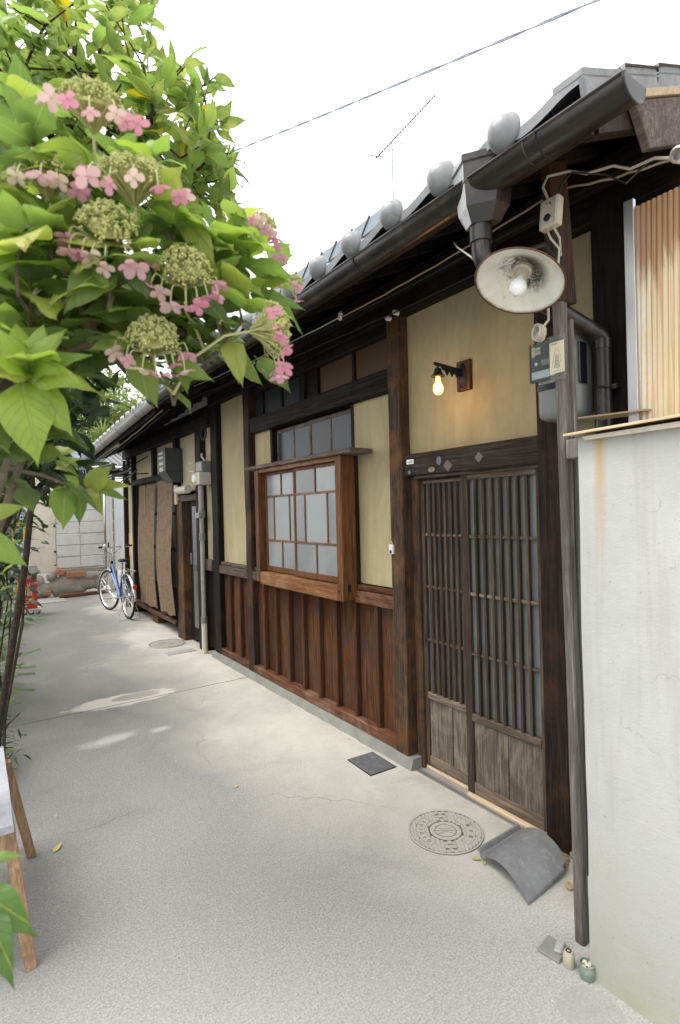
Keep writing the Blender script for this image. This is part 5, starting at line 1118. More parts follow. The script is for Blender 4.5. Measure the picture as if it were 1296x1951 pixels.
# ================================================================== bicycle
bk_ = thing('bicycle', 'blue city bicycle on its rear stand, front wheel turned, by the reed blinds', 'bicycle', (1.96, 8.82, 0))
RC = Vector((1.965, 8.83, .345)); hd = Vector((-.09, 1.0, 0)).normalized(); FCn = RC + hd * 1.10; FCn = Vector((1.895, 9.90, .345))
hd = (FCn - RC).normalized(); sd2 = hd.cross(Vector((0, 0, 1)))
steer = Matrix.Rotation(R(13), 4, 'Z')
def WMx(c, steerm=None):
    m = orient(c, sd2, Vector((0, 0, 1)));
    return (Matrix.Translation(c) @ steerm @ Matrix.Translation(-c) @ m) if steerm is not None else m
for c, st_, nm in ((RC, None, 'rear'), (FCn, steer, 'front')):
    m = WMx(c, st_)
    wl = MB().torus(m, .325, .019, 40, 8).build('wheel', mt['rubber'], bk_, smooth=True)
    MB().torus(m, .300, .011, 40, 6).build('rim', mt['chrome'], wl, smooth=True)
    mb = MB()
    for k in range(28):
        a = 2*math.pi*k/28; mb.tube([m @ Vector((.02*math.cos(a+.7*(-1)**k), .02*math.sin(a+.7*(-1)**k), .025*(-1)**k)), m @ Vector((.298*math.cos(a), .298*math.sin(a), 0))], .0016, 4)
    mb.build('spokes', mt['chrome'], wl)
    MB().tube([m @ Vector((0, 0, -.05)), m @ Vector((0, 0, .05))], .022, 12).tube([m @ Vector((0, 0, .06)), m @ Vector((0, 0, .09))], .03, 10).build('hub', mt['alu'], wl, smooth=True)
    # local x = up for this orientation
    a0, a1 = (R(-75), R(95)) if nm == 'rear' else (R(-100), R(45))
    fm = MB(); seg = 22; vs = []
    for i in range(seg + 1):
        a = a0 + (a1 - a0)*i/seg
        for (rr, zz) in ((.352, -.026), (.362, -.014), (.366, 0), (.362, .014), (.352, .026)): vs.append(m @ Vector((rr*math.cos(a), rr*math.sin(a), zz)))
    fm.add(vs, [(i*5+k, i*5+k+1, (i+1)*5+k+1, (i+1)*5+k) for i in range(seg) for k in range(4)]).build('mudguard', mt['chrome'], bk_, smooth=True)
def bp(f, z, s=0): return RC + hd*f + sd2*s + Vector((0, 0, z - .345))
HT = bp(.83, .80); HB = bp(.90, .66); BB = bp(.43, .29); ST = bp(.28, .70)
MB().tube([HT + Vector((0, 0, .06)), HB - Vector((0, 0, .04))], .021, 12).build('head_tube', mt['rubber'], bk_, smooth=True)
MB().tube([HT, BB], .021, 12).tube([HB, BB + Vector((0, 0, .02))], .019, 12).tube([BB, ST], .017, 12).tube([BB + sd2*.05, RC + sd2*.06], .010, 8).tube([BB - sd2*.05, RC - sd2*.06], .010, 8).tube([ST, RC + sd2*.06], .008, 8).tube([ST, RC - sd2*.06], .008, 8).build('frame', mt['blue'], bk_, smooth=True)
fk = MB()
stc = FCn
def sp(v): return Matrix.Translation(FCn) @ steer @ Matrix.Translation(-FCn) @ v
for s in (-.05, .05): fk.tube([HB + sd2*s*.6, sp(FCn + sd2*s + Vector((0, 0, .25)) - hd*.06), sp(FCn + sd2*s)], .012, 8)
fk.build('fork', mt['chrome'], bk_, smooth=True)
MB().tube([ST, bp(.245, .86)], .012, 10).build('seat_post', mt['chrome'], bk_, smooth=True)
sdl = MB(); c0 = bp(.22, .905)
for (f, w, z, h) in ((0, 0, 0, 0),):
    secs = [(-.12, .05, .01), (-.10, .085, .025), (-.04, .09, .03), (.02, .065, .025), (.08, .03, .02), (.14, .018, .012)]
    vs = []
    for (f_, w_, h_) in secs:
        for k in range(10):
            a = 2*math.pi*k/10; vs.append(c0 + hd*f_ + sd2*(w_*math.cos(a)) + Vector((0, 0, h_*math.sin(a))))
    sdl.add(vs, [(i*10+k, i*10+(k+1) % 10, (i+1)*10+(k+1) % 10, (i+1)*10+k) for i in range(5) for k in range(10)] + [tuple(reversed(range(10))), tuple(range(50, 60))])
sdl.build('saddle', mt['rubber'], bk_, smooth=True)
MB().torus(orient(bp(.17, .865, .035), sd2, (0, 0, 1)), .018, .005, 12, 5).torus(orient(bp(.17, .865, -.035), sd2, (0, 0, 1)), .018, .005, 12, 5).build('saddle_spring', mt['chrome'], bk_)
HX = bp(.80, .86)
s2 = (steer.to_3x3() @ sd2)
h2 = (steer.to_3x3() @ hd)
HBt = HX + Vector((0, 0, .23)) + h2*.03
MB().tube([HX, HX + Vector((0, 0, .12)), HBt - Vector((0, 0, .03)), HBt], .013, 10).tube([HBt - s2*.27 - h2*.13 + Vector((0, 0, .02)), HBt - s2*.18 - h2*.03 + Vector((0, 0, .015)), HBt - s2*.06 + h2*.02, HBt + s2*.06 + h2*.02, HBt + s2*.18 - h2*.03, HBt + s2*.27 - h2*.13]
    , .011, 8).build('handlebar', mt['chrome'], bk_, smooth=True)
for s in (-1, 1): MB().tube([HBt + s2*.20*s - h2*.055 + Vector((0, 0, .012)), HBt + s2*.285*s - h2*.15 + Vector((0, 0, .015))], .017, 10).build('grip', mt['rubber'], bk_, smooth=True)
MB().ball(HBt + s2*-.11 + Vector((0, 0, .03)), .026, 10, 6).box(*(lambda p: (p.x-.03, p.x+.03, p.y-.02, p.y+.02, p.z-.02, p.z+.02))(HBt + s2*.14)).build('bell', mt['white'], bk_, smooth=True)
MB().tube([HBt - s2*.05, HBt - s2*.05 + Vector((0, 0, .08))], .014, 8).build('shifter', mt['rubber'], bk_, smooth=True)
bs = MB(); bc_ = HX + h2*.17 + Vector((0, 0, .02))
for k in range(9):
    a = -.15 + .3*k/8
    bs.tube([bc_ + s2*a*.8 - h2*.10 + Vector((0, 0, -.11)), bc_ + s2*a - h2*.13 + Vector((0, 0, .12))], .0026, 4).tube([bc_ + s2*a*.8 + h2*.10 + Vector((0, 0, -.11)), bc_ + s2*a + h2*.14 + Vector((0, 0, .12))], .0026, 4)
for z in (-.11, -.05, .01, .07, .12):
    t = (z + .11)/.23; w = .12 + .03*t; d = .10 + .035*t
    q = [bc_ + s2*w - h2*d, bc_ + s2*w + h2*d, bc_ - s2*w + h2*d, bc_ - s2*w - h2*d]
    bs.tube([p + Vector((0, 0, z)) for p in q + [q[0]]], .003, 4)
bs.build('basket', mt['alu'], bk_)
MB().tube([bp(-.05, .76, .06), bp(.24, .76, .06)], .006, 6).tube([bp(-.05, .76, -.06), bp(.24, .76, -.06)], .006, 6).tube([bp(-.22, .755, .06), bp(-.05, .76, .06)], .006, 6).tube([bp(-.22, .755, .06), bp(-.22, .755, -.06), bp(-.05, .76, -.06)], .006, 6).tube([bp(-.05, .76, -.06), bp(-.05, .76, .06)], .006, 6).tube([bp(-.1, .757, .06), RC + sd2*.07], .005, 6).tube([bp(-.1, .757, -.06), RC - sd2*.07], .005, 6).build('carrier', mt['alu'], bk_, smooth=True)
MB().tube([RC + sd2*.07, RC + sd2*.16 - hd*.06 - Vector((0, 0, .335)), RC + sd2*.03 - hd*.10 - Vector((0, 0, .337)), RC - sd2*.16 - hd*.06 - Vector((0, 0, .335)), RC - sd2*.07], .0055, 6).build('stand', mt['alu'], bk_, smooth=True)
MB().box(*(lambda p: (p.x-.028, p.x+.028, p.y-.02, p.y+.02, p.z-.03, p.z+.03))(bp(-.345, .53))).build('reflector', mt['reflector'], bk_, bevel=.006)
MB().tube([BB - sd2*.08, BB + sd2*.08], .014, 8).tube([BB - sd2*.08, BB - sd2*.09 - Vector((0, 0, .02)) + hd*.15], .009, 8).tube([BB + sd2*.08, BB + sd2*.09 + Vector((0, 0, .02)) - hd*.15], .009, 8).build('crank', mt['chrome'], bk_, smooth=True)
for s, v in ((-1, BB - sd2*.14 - Vector((0, 0, .02)) + hd*.15), (1, BB + sd2*.14 + Vector((0, 0, .02)) - hd*.15)):
    MB().box(v.x-.045, v.x+.045, v.y-.03, v.y+.03, v.z-.01, v.z+.01).build('pedal', mt['chrome'], bk_, bevel=.003)
MB().lathe([(.001, -.008), (.085, -.008), (.085, .008), (.001, .008)], orient(BB + sd2*.05, sd2), 24).beam(BB + sd2*.055 + Vector((0, 0, .03)), RC + sd2*.055 + Vector((0, 0, .03)), .012, .035).build('chain_guard', mt['alu'], bk_, smooth=True)
MB().tube([HBt + s2*.2, HX + h2*.12 + Vector((0, 0, .05)), HX + h2*.05 - Vector((0, 0, .1)), sp(FCn + Vector((0, 0, .36)))], .004, 5).tube([HBt - s2*.2, HX + Vector((0, 0, .1)), HT + hd*.03, BB + hd*.05 + Vector((0, 0, .2))], .004, 5).build('brake_cable', mt['rubber'], bk_, smooth=True)
# ================================================================== fire extinguisher box
fx = thing('fire_extinguisher_box', 'red fire extinguisher box with grey lid standing on a concrete block', 'fire extinguisher box', (.72, 10.3, 0))
MB().box(.575, .845, 10.2, 10.42, .12, .69).build('cabinet', mt['redpaint'], fx, bevel=.006)
MB().hexa([(.555, 10.15, .690), (.900, 10.15, .690), (.865, 10.45, .705), (.555, 10.45, .705)], [(.555, 10.15, .700), (.905, 10.15, .700), (.865, 10.45, .805), (.555, 10.45, .805)]).build('lid', mt['darkgrey'], fx, bevel=.003)
MB().box(.832, .838, 10.193, 10.199, .13, .68).build('door_edge', mt['reflector'], fx)
for ch, z in (('消', .645), ('火', .505), ('器', .375)):
    tm = text_mesh(ch, .088, mt['label_white'], .001)
    inst('lettering', tm, fx, Matrix.Translation((.735, 10.197, z)) @ Matrix.Rotation(R(90), 4, 'X') @ Matrix.Diagonal((1, 1, 1, 1)))
MB().box(.640, .685, 10.195, 10.199, .355, .435).build('notice', mt['paper'], fx)
MB().box(.665, .79, 10.196, 10.199, .275, .283).box(.69, .79, 10.196, 10.199, .240, .248).box(.60, .72, 10.196, 10.199, .215, .223).build('white_lines', mt['label_white'], fx)
cb = MB()
cb.box(.58, .905, 10.14, 10.45, .085, .118).box(.58, .905, 10.14, 10.45, 0, .025)
for x in (.58, .685, .79, .875): cb.box(x, x + .03, 10.14, 10.45, .0255, .0845)
o = cb.build('concrete_block', mt['block'], None, bevel=.003); tag(o, 'hollow concrete block carrying the red fire extinguisher box', 'concrete block')
MB
# ================================================================== end of the alley
ew = thing('block_wall', 'old whitewashed concrete block wall on rubble stones closing the alley', 'wall', (1.85, 12.35, 0))
rnd = random.Random(9); jz = [.565, .80, 1.035, 1.27, 1.51, 1.75, 1.99, 2.23, 2.47]
for r in range(8):
    cuts = [1.375, 1.825, 2.30] if r != 6 else [1.375, 1.60, 2.30]
    for c in range(2):
        d = rnd.uniform(-.008, .008)
        MB().box(cuts[c] + .006, cuts[c+1] - .006, 12.32 + d, 12.45, jz[r] + .006, jz[r+1] - .006).build('block', mt['block'], ew, bevel=.008)
MB().box(1.375, 2.30, 12.335, 12.47, .56, 2.48).build('mortar', plain('grey_mortar', (.50,.49,.46), .95), ew)
MB().box(1.40, 2.30, 12.29, 12.46, .46, .556).box(1.42, 2.29, 12.28, 12.46, .36, .455).build('old_course', mt['stone'], ew, bevel=.012)
cw_ = thing('plaster_wall', 'cream rendered wall left of the block wall at the alley end', 'wall', (1.13, 12.35, 0))
MB().box(.90, 1.372, 12.30, 12.5, .50, 2.75).build('render_face', mt['creamwall'], cw_, bevel=.01)
MB().box(1.335, 1.372, 12.29, 12.30, 1.42, 1.46).box(1.335, 1.37, 12.29, 12.30, .90, .94).box(1.33, 1.37, 12.29, 12.3, .64, .66).build('hole', mt['glossblack'], cw_)
def stone(x, z, rx, rz, y=12.30, m='stone', parent=ew):
    mb = MB(); s0 = rnd.uniform(0, 90); mb.ball((0, 0, 0), 1, 12, 8)
    mb.v = [tuple(Vector(v) * (1 + .28*mnoise.noise(Vector(v)*1.3 + Vector((s0, 0, 0))))) for v in mb.v]
    mb.v = [(x + v[0]*rx, y + v[1]*.07, z + v[2]*rz) for v in mb.v]
    mb.build('stone', mt[m], parent, smooth=True)
for a in ((1.0, .35, .15, .13), (1.13, .16, .16, .16), (1.28, .42, .1, .10), (1.55, .19, .34, .24), (1.02, .12, .14, .12), (1.95, .22, .2, .13), (2.16, .22, .16, .13), (2.05, .38, .3, .10), (1.75, .12, .14, .1)): stone(*a)
for a in ((1.43, .50, .08, .06), (1.72, .43, .18, .06), (1.2, .10, .06, .05)): 
    MB().box(a[0]-a[2], a[0]+a[2], 12.22, 12.4, a[1]-a[3], a[1]+a[3]).build('brick', mt['brick'], ew, bevel=.012)
tag(MB().beam((1.38, 12.02, .04), (2.34, 12.16, .04), .10, .06).build('steel_bar', mt['rustbar'], None, bevel=.006), 'rusty steel bar lying along the foot of the block wall', 'steel bar')
o = MB().box(.9, 1.45, 11.5, 12.2, .0, .012).build('kerb_strip', mt['footing'], None, bevel=.003); struct('kerb', o)
pc = MB().box(2.335, 2.455, 12.22, 12.34, 0, 2.5).build('concrete_post', mt['block'], None, bevel=.01); tag(pc, 'square concrete post between the block wall and the white panel', 'post')
wp = MB().box(2.49, 2.95, 12.26, 12.30, .45, 2.26).build('white_panel', plain('white_sheet', (.72,.73,.74), .6, 0, .3, .1), None, bevel=.004); tag(wp, 'plain white sheet panel at the alley end beside the far house', 'panel')
dkb = MB()
dk = thing('grey_block_pier', 'dim grey block pier seen between the post and the white panel', 'pier', (2.47, 12.4, 0))
for r in range(10): MB().box(2.455, 2.56, 12.42, 12.5, .25*r + .005, .25*r + .245).build('block', plain('grey_pier_block', (.22,.22,.23), .9) if r == 0 else dk.children[0].data.materials[0], dk, bevel=.004)
sr = thing('shed_roof', 'low tiled roof strip with pale gutter above the alley end wall', 'roof', (2.3, 12.8, 2.6))
MB().hexa([(1.75, 12.2, 2.62), (3.2, 12.2, 2.62), (3.2, 14.2, 3.15), (1.75, 14.2, 3.15)], [(1.75, 12.2, 2.66), (3.2, 12.2, 2.66), (3.2, 14.2, 3.19), (1.75, 14.2, 3.19)]).build('roof_slab', mt['tile_d'], sr)
for k in range(11): MB().tube([(1.82 + .13*k, 12.2, 2.68), (1.82 + .13*k, 14.2, 3.21)], .035, 8).build('tile_row', mt['tile'], sr, smooth=True)
MB().tube([(1.75, 12.15, 2.63), (3.2, 12.15, 2.63)], .045, 10).build('gutter', mt['alu'], sr, smooth=True)
MB().box(1.375, 3.2, 12.42, 12.46, 2.45, 2.62).build('wall_board', mt['palewall'], sr)
MB().box(1.80, 3.0, 12.24, 12.30, 2.49, 2.585).build('fascia', mt['iron'], sr)
lb_ = MB().box(.66, 1.02, 13.4, 13.46, .0, 2.9).build('blue_panel', mt['lightblue'], None); tag(lb_, 'pale blue sheet panel behind the dark stems at the left', 'panel')
yb_ = thing('striped_barrier', 'yellow and black striped board behind the plants at the left', 'barrier', (.75, 12.6, 0))
for k in range(6): MB().box(.60 + .055*k, .652 + .055*k, 12.60, 12.62, 1.20, 1.58).build('stripe', mt['yellow'] if k % 2 == 0 else mt['iron'], yb_)
MB().box(.66, .70, 12.62, 12.65, 0, 2.0).build('post', mt['yellow'], yb_)
tag(MB().box(.30, .62, 12.5, 12.6, 0, 2.2).build('board_fence', mt['pole'], None), 'grey board fence behind the left plants', 'fence')
tag(MB().box(-.9, -.75, 3.5, 12.4, 0, 1.9).build('garden_wall', mt['block'], None), 'concrete wall behind the planting on the left', 'wall')
# far buildings
mr = thing('metal_roof_building', 'pale building with grey-blue standing seam roof edge above the tiles', 'building', (9.6, 16, 0))
for k in range(14):
    y0 = 11.05 + k*.82
    MB().hexa([(9.02, y0, 9.12), (9.5, y0, 9.12), (9.5, y0+.80, 9.12), (9.02, y0+.80, 9.12)], [(9.30, y0, 9.74), (9.5, y0, 9.74), (9.5, y0+.80, 9.74), (9.30, y0+.80, 9.74)]).build('roof_panel', mt['metal_roof'], mr)
    MB().beam((9.0, y0 - .01, 9.12), (9.29, y0 - .01, 9.78), .03, .05).build('seam', mt['darkgrey'], mr)
MB().box(9.6, 13, 11.2, 22.4, 0, 9.10).build('wall', mt['palewall'], mr)
MB().box(9.35, 13, 11.06, 22.5, 9.06, 9.12).build('soffit', mt['palewall'], mr)
MB().box(9.55, 9.6, 11.6, 12.1, 8.35, 8.95).build('vent', mt['greyplastic'], mr)
tag(MB().tube([(13.74, 16, 9), (13.73, 16, 15.8)], .02, 6).tube([(16.09, 16, 18.57), (12.96, 16, 14.96)], .02, 5).tube([(14.95, 16.0, 17.05), (14.85, 16, 16.6), (13.74, 16, 15.5)], .014, 4).build('antenna_mast', mt['metal_roof'], None), 'thin television antenna rising behind the roof', 'antenna')
an = bpy.data.objects['antenna_mast']
mb = MB()
for k in range(24):
    t = k/23; c = Vector((12.96, 16, 14.96)).lerp(Vector((16.09, 16, 18.57)), t); L_ = .16; mb.tube([c - Vector((0, L_, 0)), c + Vector((0, L_, 0))], .016, 4).ball(c, .04, 6, 4)
mb.beam((12.93, 15.6, 14.75), (12.93, 16.4, 15.25), .03, .03)
mb.build('antenna_element', mt['darkgrey'], an)
pw = []
a, b = Vector((2.2, 12.2, 8.9)), Vector((3.354, 1.875, 4.799)); a = Vector((2.993, 6.904, 6.538)) + (Vector((2.993, 6.904, 6.538)) - b).normalized()*6; b2 = b + (b - Vector((2.993, 6.904, 6.538))).normalized()*4
mb = MB(); N = 220; base = [a.lerp(b2, i/N) - Vector((0, 0, .10*4*(i/N)*(1-i/N) - .08)) for i in range(N+1)]
for ph in (0, math.pi): mb.tube([p + Vector((.006*math.cos(i*.55+ph), 0, .006*math.sin(i*.55+ph))) for i, p in enumerate(base)], .006, 4)
mt['pale_wire'] = plain('weathered_pale_wire', (.40,.42,.50), .6, 0, .3, .1)
tag(mb.build('overhead_cable', mt['pale_wire'], None), 'twisted overhead cable crossing the white sky', 'cable')
# ================================================================== plants
HEADS=[ ((0.167,0.905,2.238),0.140),((0.107,0.936,2.128),0.120),((0.221,0.880,2.128),0.170),((0.182,0.878,2.042),0.130),((0.295,0.868,1.999),0.125),((0.251,0.902,1.890),0.120),((0.441,0.860,1.927),0.140),((0.495,0.994,2.174),0.100),((0.612,1.083,2.124),0.060) ]
ROS=[ ((0.077,0.888,1.829),0.115,1),((0.053,0.959,1.879),0.120,1),((0.357,0.912,2.100),0.120,1),((0.418,0.924,2.141),0.100,1),((0.292,0.912,2.100),0.120,0),((0.060,0.910,2.011),0.130,1),((0.105,0.914,2.041),0.130,1),((0.059,0.962,2.130),0.120,0),((0.089,0.970,2.211),0.120,0),((0.159,0.939,2.151),0.130,1),((0.143,0.909,1.992),0.130,0),((0.180,0.890,1.969),0.130,0),((0.082,0.950,1.962),0.130,0),((0.222,0.878,2.024),0.120,0),((0.248,0.957,1.955),0.120,0),((0.359,0.900,2.004),0.120,1),((0.414,0.913,2.001),0.110,1),((0.441,0.944,2.087),0.120,1),((0.393,0.937,1.966),0.100,0),((0.495,0.989,2.065),0.120,0),((0.368,0.981,1.936),0.100,0),((0.304,0.974,1.848),0.090,0),((0.304,0.995,1.958),0.110,0),((0.274,0.933,2.213),0.100,1),((0.228,0.991,2.238),0.100,0),((0.136,1.039,1.933),0.120,0),((0.327,0.937,2.075),0.120,0),((0.401,0.925,2.089),0.110,1),((0.120,0.993,2.167),0.120,0),((0.208,0.951,2.112),0.120,0),((0.044,1.036,1.968),0.120,0),((0.045,0.988,2.082),0.120,1),((0.187,1.040,1.970),0.120,0),((0.344,1.024,1.995),0.120,0),((0.550,1.045,2.143),0.100,0),((0.084,1.071,2.332),0.110,0),((0.148,0.981,2.074),0.120,0),((0.287,0.997,2.023),0.120,0),((0.372,0.930,2.055),0.110,1),((0.249,1.043,1.924),0.100,0) ]
HL=[ ((0.061,0.897,1.795),(0.073,0.832,1.694),0.62,2),((0.075,0.896,1.796),(0.118,0.842,1.732),0.50,2),((0.075,0.894,1.804),(0.130,0.807,1.795),0.45,2),((0.075,0.891,1.814),(0.146,0.854,1.843),0.40,1),((0.074,0.891,1.818),(0.095,0.872,1.878),0.55,2),((0.071,0.892,1.814),(0.106,0.817,1.848),0.40,2),((0.067,0.893,1.810),(0.042,0.860,1.863),0.45,2),((0.067,0.893,1.810),(0.022,0.825,1.803),0.40,2),((0.071,0.902,1.816),(0.057,0.904,1.887),0.50,2),((0.074,0.893,1.807),(0.098,0.818,1.809),0.40,2),((0.223,0.931,1.890),(0.162,0.907,1.870),0.52,1),((0.371,0.901,1.900),(0.416,0.857,1.831),0.42,0),((0.383,0.895,1.905),(0.379,0.839,1.834),0.50,1),((0.232,0.936,1.866),(0.244,0.901,1.778),0.60,0),((0.288,0.921,1.861),(0.326,0.861,1.833),0.45,1),((0.301,0.919,1.854),(0.311,0.905,1.811),0.45,0),((0.465,0.930,2.017),(0.514,0.867,1.988),0.30,1),((0.476,0.939,2.038),(0.511,0.869,2.040),0.30,1),((0.439,0.922,2.009),(0.486,0.863,1.948),0.22,0),((0.400,0.925,2.041),(0.437,0.873,1.987),0.30,2),((0.186,0.881,1.988),(0.106,0.860,1.908),0.62,0),((0.147,0.889,1.986),(0.175,0.845,1.948),0.60,1),((0.212,0.872,1.994),(0.231,0.845,1.940),0.60,0),((0.217,0.936,1.942),(0.148,0.907,1.912),0.50,0),((0.168,0.925,2.171),(0.066,0.871,2.127),0.30,2),((0.258,0.883,2.107),(0.267,0.791,2.114),0.60,1),((0.302,0.902,2.112),(0.353,0.859,2.022),0.45,2),((0.312,0.876,1.967),(0.345,0.824,1.922),0.45,0),((0.409,0.915,2.163),(0.417,0.891,2.093),0.40,1),((0.185,1.285,1.669),(0.139,1.272,1.627),0.55,0),((0.160,1.289,1.664),(0.126,1.274,1.625),0.60,0),((0.162,1.288,1.664),(0.152,1.241,1.578),0.50,1),((0.190,1.285,1.661),(0.190,1.256,1.586),0.38,0),((0.205,1.282,1.664),(0.221,1.230,1.617),0.35,1),((0.215,1.280,1.666),(0.233,1.248,1.608),0.45,1),((0.210,1.281,1.663),(0.238,1.223,1.705),0.50,1),((0.231,1.277,1.669),(0.275,1.227,1.675),0.35,1),((0.231,1.278,1.663),(0.270,1.230,1.644),0.35,1),((0.190,1.284,1.669),(0.160,1.267,1.690),0.50,0),((0.214,1.301,1.670),(0.231,1.274,1.712),0.45,1),((0.167,1.267,1.674),(0.220,1.220,1.622),0.22,0),((0.156,1.336,1.712),(0.191,1.279,1.731),0.40,1),((0.162,1.333,1.736),(0.193,1.281,1.709),0.35,1),((0.152,1.383,1.752),(0.193,1.328,1.748),0.35,1),((0.157,1.335,1.724),(0.185,1.283,1.692),0.35,0),((0.007,1.000,1.601),(0.067,0.977,1.624),0.30,1),((0.006,0.950,1.578),(0.061,0.916,1.539),0.55,1),((-0.007,0.843,1.162),(0.044,0.820,1.164),0.30,1),((-0.015,0.821,1.164),(0.024,0.816,1.154),0.45,1),((-0.020,0.788,1.165),(0.056,0.734,1.117),0.50,0),((-0.010,0.783,1.157),(0.031,0.702,1.088),0.42,0),((-0.020,0.769,1.133),(0.016,0.725,1.120),0.40,0) ]
TC=[ (0.222,1.995,2.929),(0.430,1.670,2.748),(0.060,2.026,2.656),(0.238,2.258,2.687),(0.747,2.030,3.221),(0.198,2.509,3.149),(0.506,2.283,3.025),(0.110,2.312,2.890),(0.262,1.873,3.265),(0.711,2.319,2.969),(0.861,2.088,3.388),(0.484,2.587,2.970),(0.154,2.378,3.523),(0.359,1.922,2.870),(0.406,1.857,3.042),(0.600,2.400,3.287),(0.719,2.487,2.998),(0.219,2.699,3.027),(0.845,2.105,3.216),(0.227,2.301,2.855),(0.309,2.316,3.620),(0.120,2.151,2.770),(0.193,2.358,3.379),(0.074,1.747,2.669),(0.691,2.208,3.460),(0.092,1.726,2.673),(0.211,2.166,3.150),(0.153,1.778,3.122),(0.342,2.067,3.093),(0.574,2.083,3.074),(0.571,2.186,2.800),(0.349,1.899,2.777),(0.299,2.290,2.735),(0.422,1.755,3.267),(0.484,1.906,3.417),(0.530,1.915,3.414),(0.393,1.981,2.873),(0.498,1.643,2.673),(0.124,2.633,3.153),(0.252,2.159,3.120),(0.267,1.860,3.001),(0.309,1.924,2.878),(0.280,1.731,2.622),(0.468,1.938,2.827),(0.203,1.968,2.698),(0.212,2.258,3.187),(0.123,1.905,3.000),(0.805,2.192,3.389),(0.192,2.177,3.211),(0.653,1.662,2.964),(0.128,1.845,2.809),(0.626,1.793,2.715),(0.290,2.344,2.921),(0.558,1.573,2.944),(0.256,1.984,2.732),(0.302,1.968,3.048),(0.328,1.895,2.608),(0.070,2.675,2.883),(0.260,2.514,3.063),(0.517,1.812,2.951),(0.555,2.177,3.420),(0.099,2.471,2.833),(0.609,1.526,2.765),(0.289,2.171,2.959),(0.408,2.340,2.827),(0.299,1.954,3.171),(0.562,1.637,2.985),(0.417,1.848,2.695),(0.816,2.394,2.991),(0.460,1.729,2.611),(0.244,1.930,3.114),(0.339,1.691,2.617),(0.125,2.655,2.857),(0.112,1.956,2.894),(0.305,2.148,3.227),(0.428,1.691,2.957),(0.315,2.105,3.401),(0.278,1.632,3.043),(0.383,2.365,3.163),(0.375,2.301,2.932),(0.375,1.996,3.135),(0.640,2.101,3.277),(0.396,1.970,3.233),(0.434,2.354,3.354),(0.210,1.739,2.822),(0.828,2.335,3.249),(0.762,2.213,3.149),(0.473,1.923,3.355),(0.053,1.607,2.869),(0.107,1.695,2.993),(0.063,1.891,2.585),(0.844,2.283,3.213),(0.920,2.158,3.268),(0.086,2.243,2.836),(0.554,1.731,2.585),(0.344,2.401,3.210),(0.240,2.066,3.286),(0.592,1.801,3.078),(0.335,1.929,3.090),(0.145,2.558,3.293),(0.324,1.841,2.715),(0.661,2.238,3.038),(0.476,2.147,3.179),(0.153,2.615,3.079),(0.488,2.195,3.254),(0.198,2.088,3.210),(0.337,2.357,3.504),(0.273,2.084,2.867),(0.660,1.757,2.919),(0.197,1.815,3.190),(0.169,1.896,2.985),(0.586,2.279,3.325),(0.697,1.938,3.068),(0.623,2.023,2.815),(0.663,2.121,2.777),(0.238,2.143,3.296),(0.198,1.705,2.985),(0.747,2.485,3.085),(0.235,2.055,2.704),(0.318,1.763,2.685),(0.116,2.047,2.688),(0.352,2.262,3.112),(0.065,2.016,3.043),(0.421,1.989,3.290),(0.400,1.684,3.118),(0.620,2.130,3.584),(0.625,1.874,2.827),(0.670,2.315,3.189),(0.313,2.627,3.133),(0.482,1.664,2.830),(0.461,2.160,3.304),(0.505,1.732,2.859),(0.487,1.762,2.819),(0.648,1.649,2.793),(0.326,2.255,2.967),(0.482,2.041,2.967),(0.648,2.112,2.966),(0.551,1.709,3.025),(0.290,1.776,2.575),(0.472,2.152,3.401),(0.302,1.919,3.082),(0.458,1.998,2.825),(0.594,1.763,2.781),(0.217,2.290,3.227),(0.750,2.116,3.009),(0.143,1.799,2.880),(0.403,1.790,2.854),(0.199,1.757,2.603),(0.869,2.506,3.095),(0.359,2.160,3.078),(0.631,2.366,2.864),(0.289,2.210,2.803),(0.421,1.648,2.658),(0.670,2.009,3.004),(0.392,1.745,2.903),(0.426,1.837,3.317),(0.563,2.023,3.171),(0.169,2.346,2.896),(0.086,1.837,2.908),(0.138,2.537,3.238),(0.337,2.411,2.909),(0.167,2.350,2.837),(0.898,2.184,3.130),(0.387,2.604,3.089),(0.800,2.098,3.326),(0.320,1.508,2.947),(0.115,2.007,3.164),(0.580,1.922,3.029),(0.529,1.879,3.179),(0.545,1.649,2.948),(0.745,1.877,2.903),(0.350,2.165,3.098),(0.237,2.135,3.490),(0.142,1.822,2.851),(0.176,1.689,2.975),(0.081,1.975,3.193),(0.099,1.867,3.181),(0.283,1.605,2.810),(0.109,1.807,2.817),(0.436,1.620,2.922),(0.088,2.000,2.737),(0.788,2.288,3.417),(0.309,2.251,3.395),(0.433,1.593,2.903),(0.652,2.258,2.828),(0.519,1.875,2.671),(0.870,2.510,3.067),(0.102,2.453,3.395),(0.102,1.704,2.868),(0.368,2.149,3.272),(0.897,2.022,3.048),(0.858,2.024,2.856),(0.838,1.894,2.907),(0.768,2.016,2.840),(0.795,2.059,3.034),(0.801,1.939,2.829),(0.825,2.038,3.037),(0.776,2.129,2.984),(0.759,1.799,2.893),(0.933,2.149,2.996),(0.933,2.132,3.043),(0.802,1.883,2.896),(0.816,2.212,3.061),(0.676,1.822,2.765),(0.699,1.895,2.790),(0.749,2.036,3.009),(0.742,1.793,2.904),(0.869,1.943,2.982),(0.819,2.064,2.879),(0.780,1.815,2.803),(0.797,2.103,3.085),(0.810,2.167,3.141),(0.694,1.837,2.700),(0.847,2.103,3.062) ]
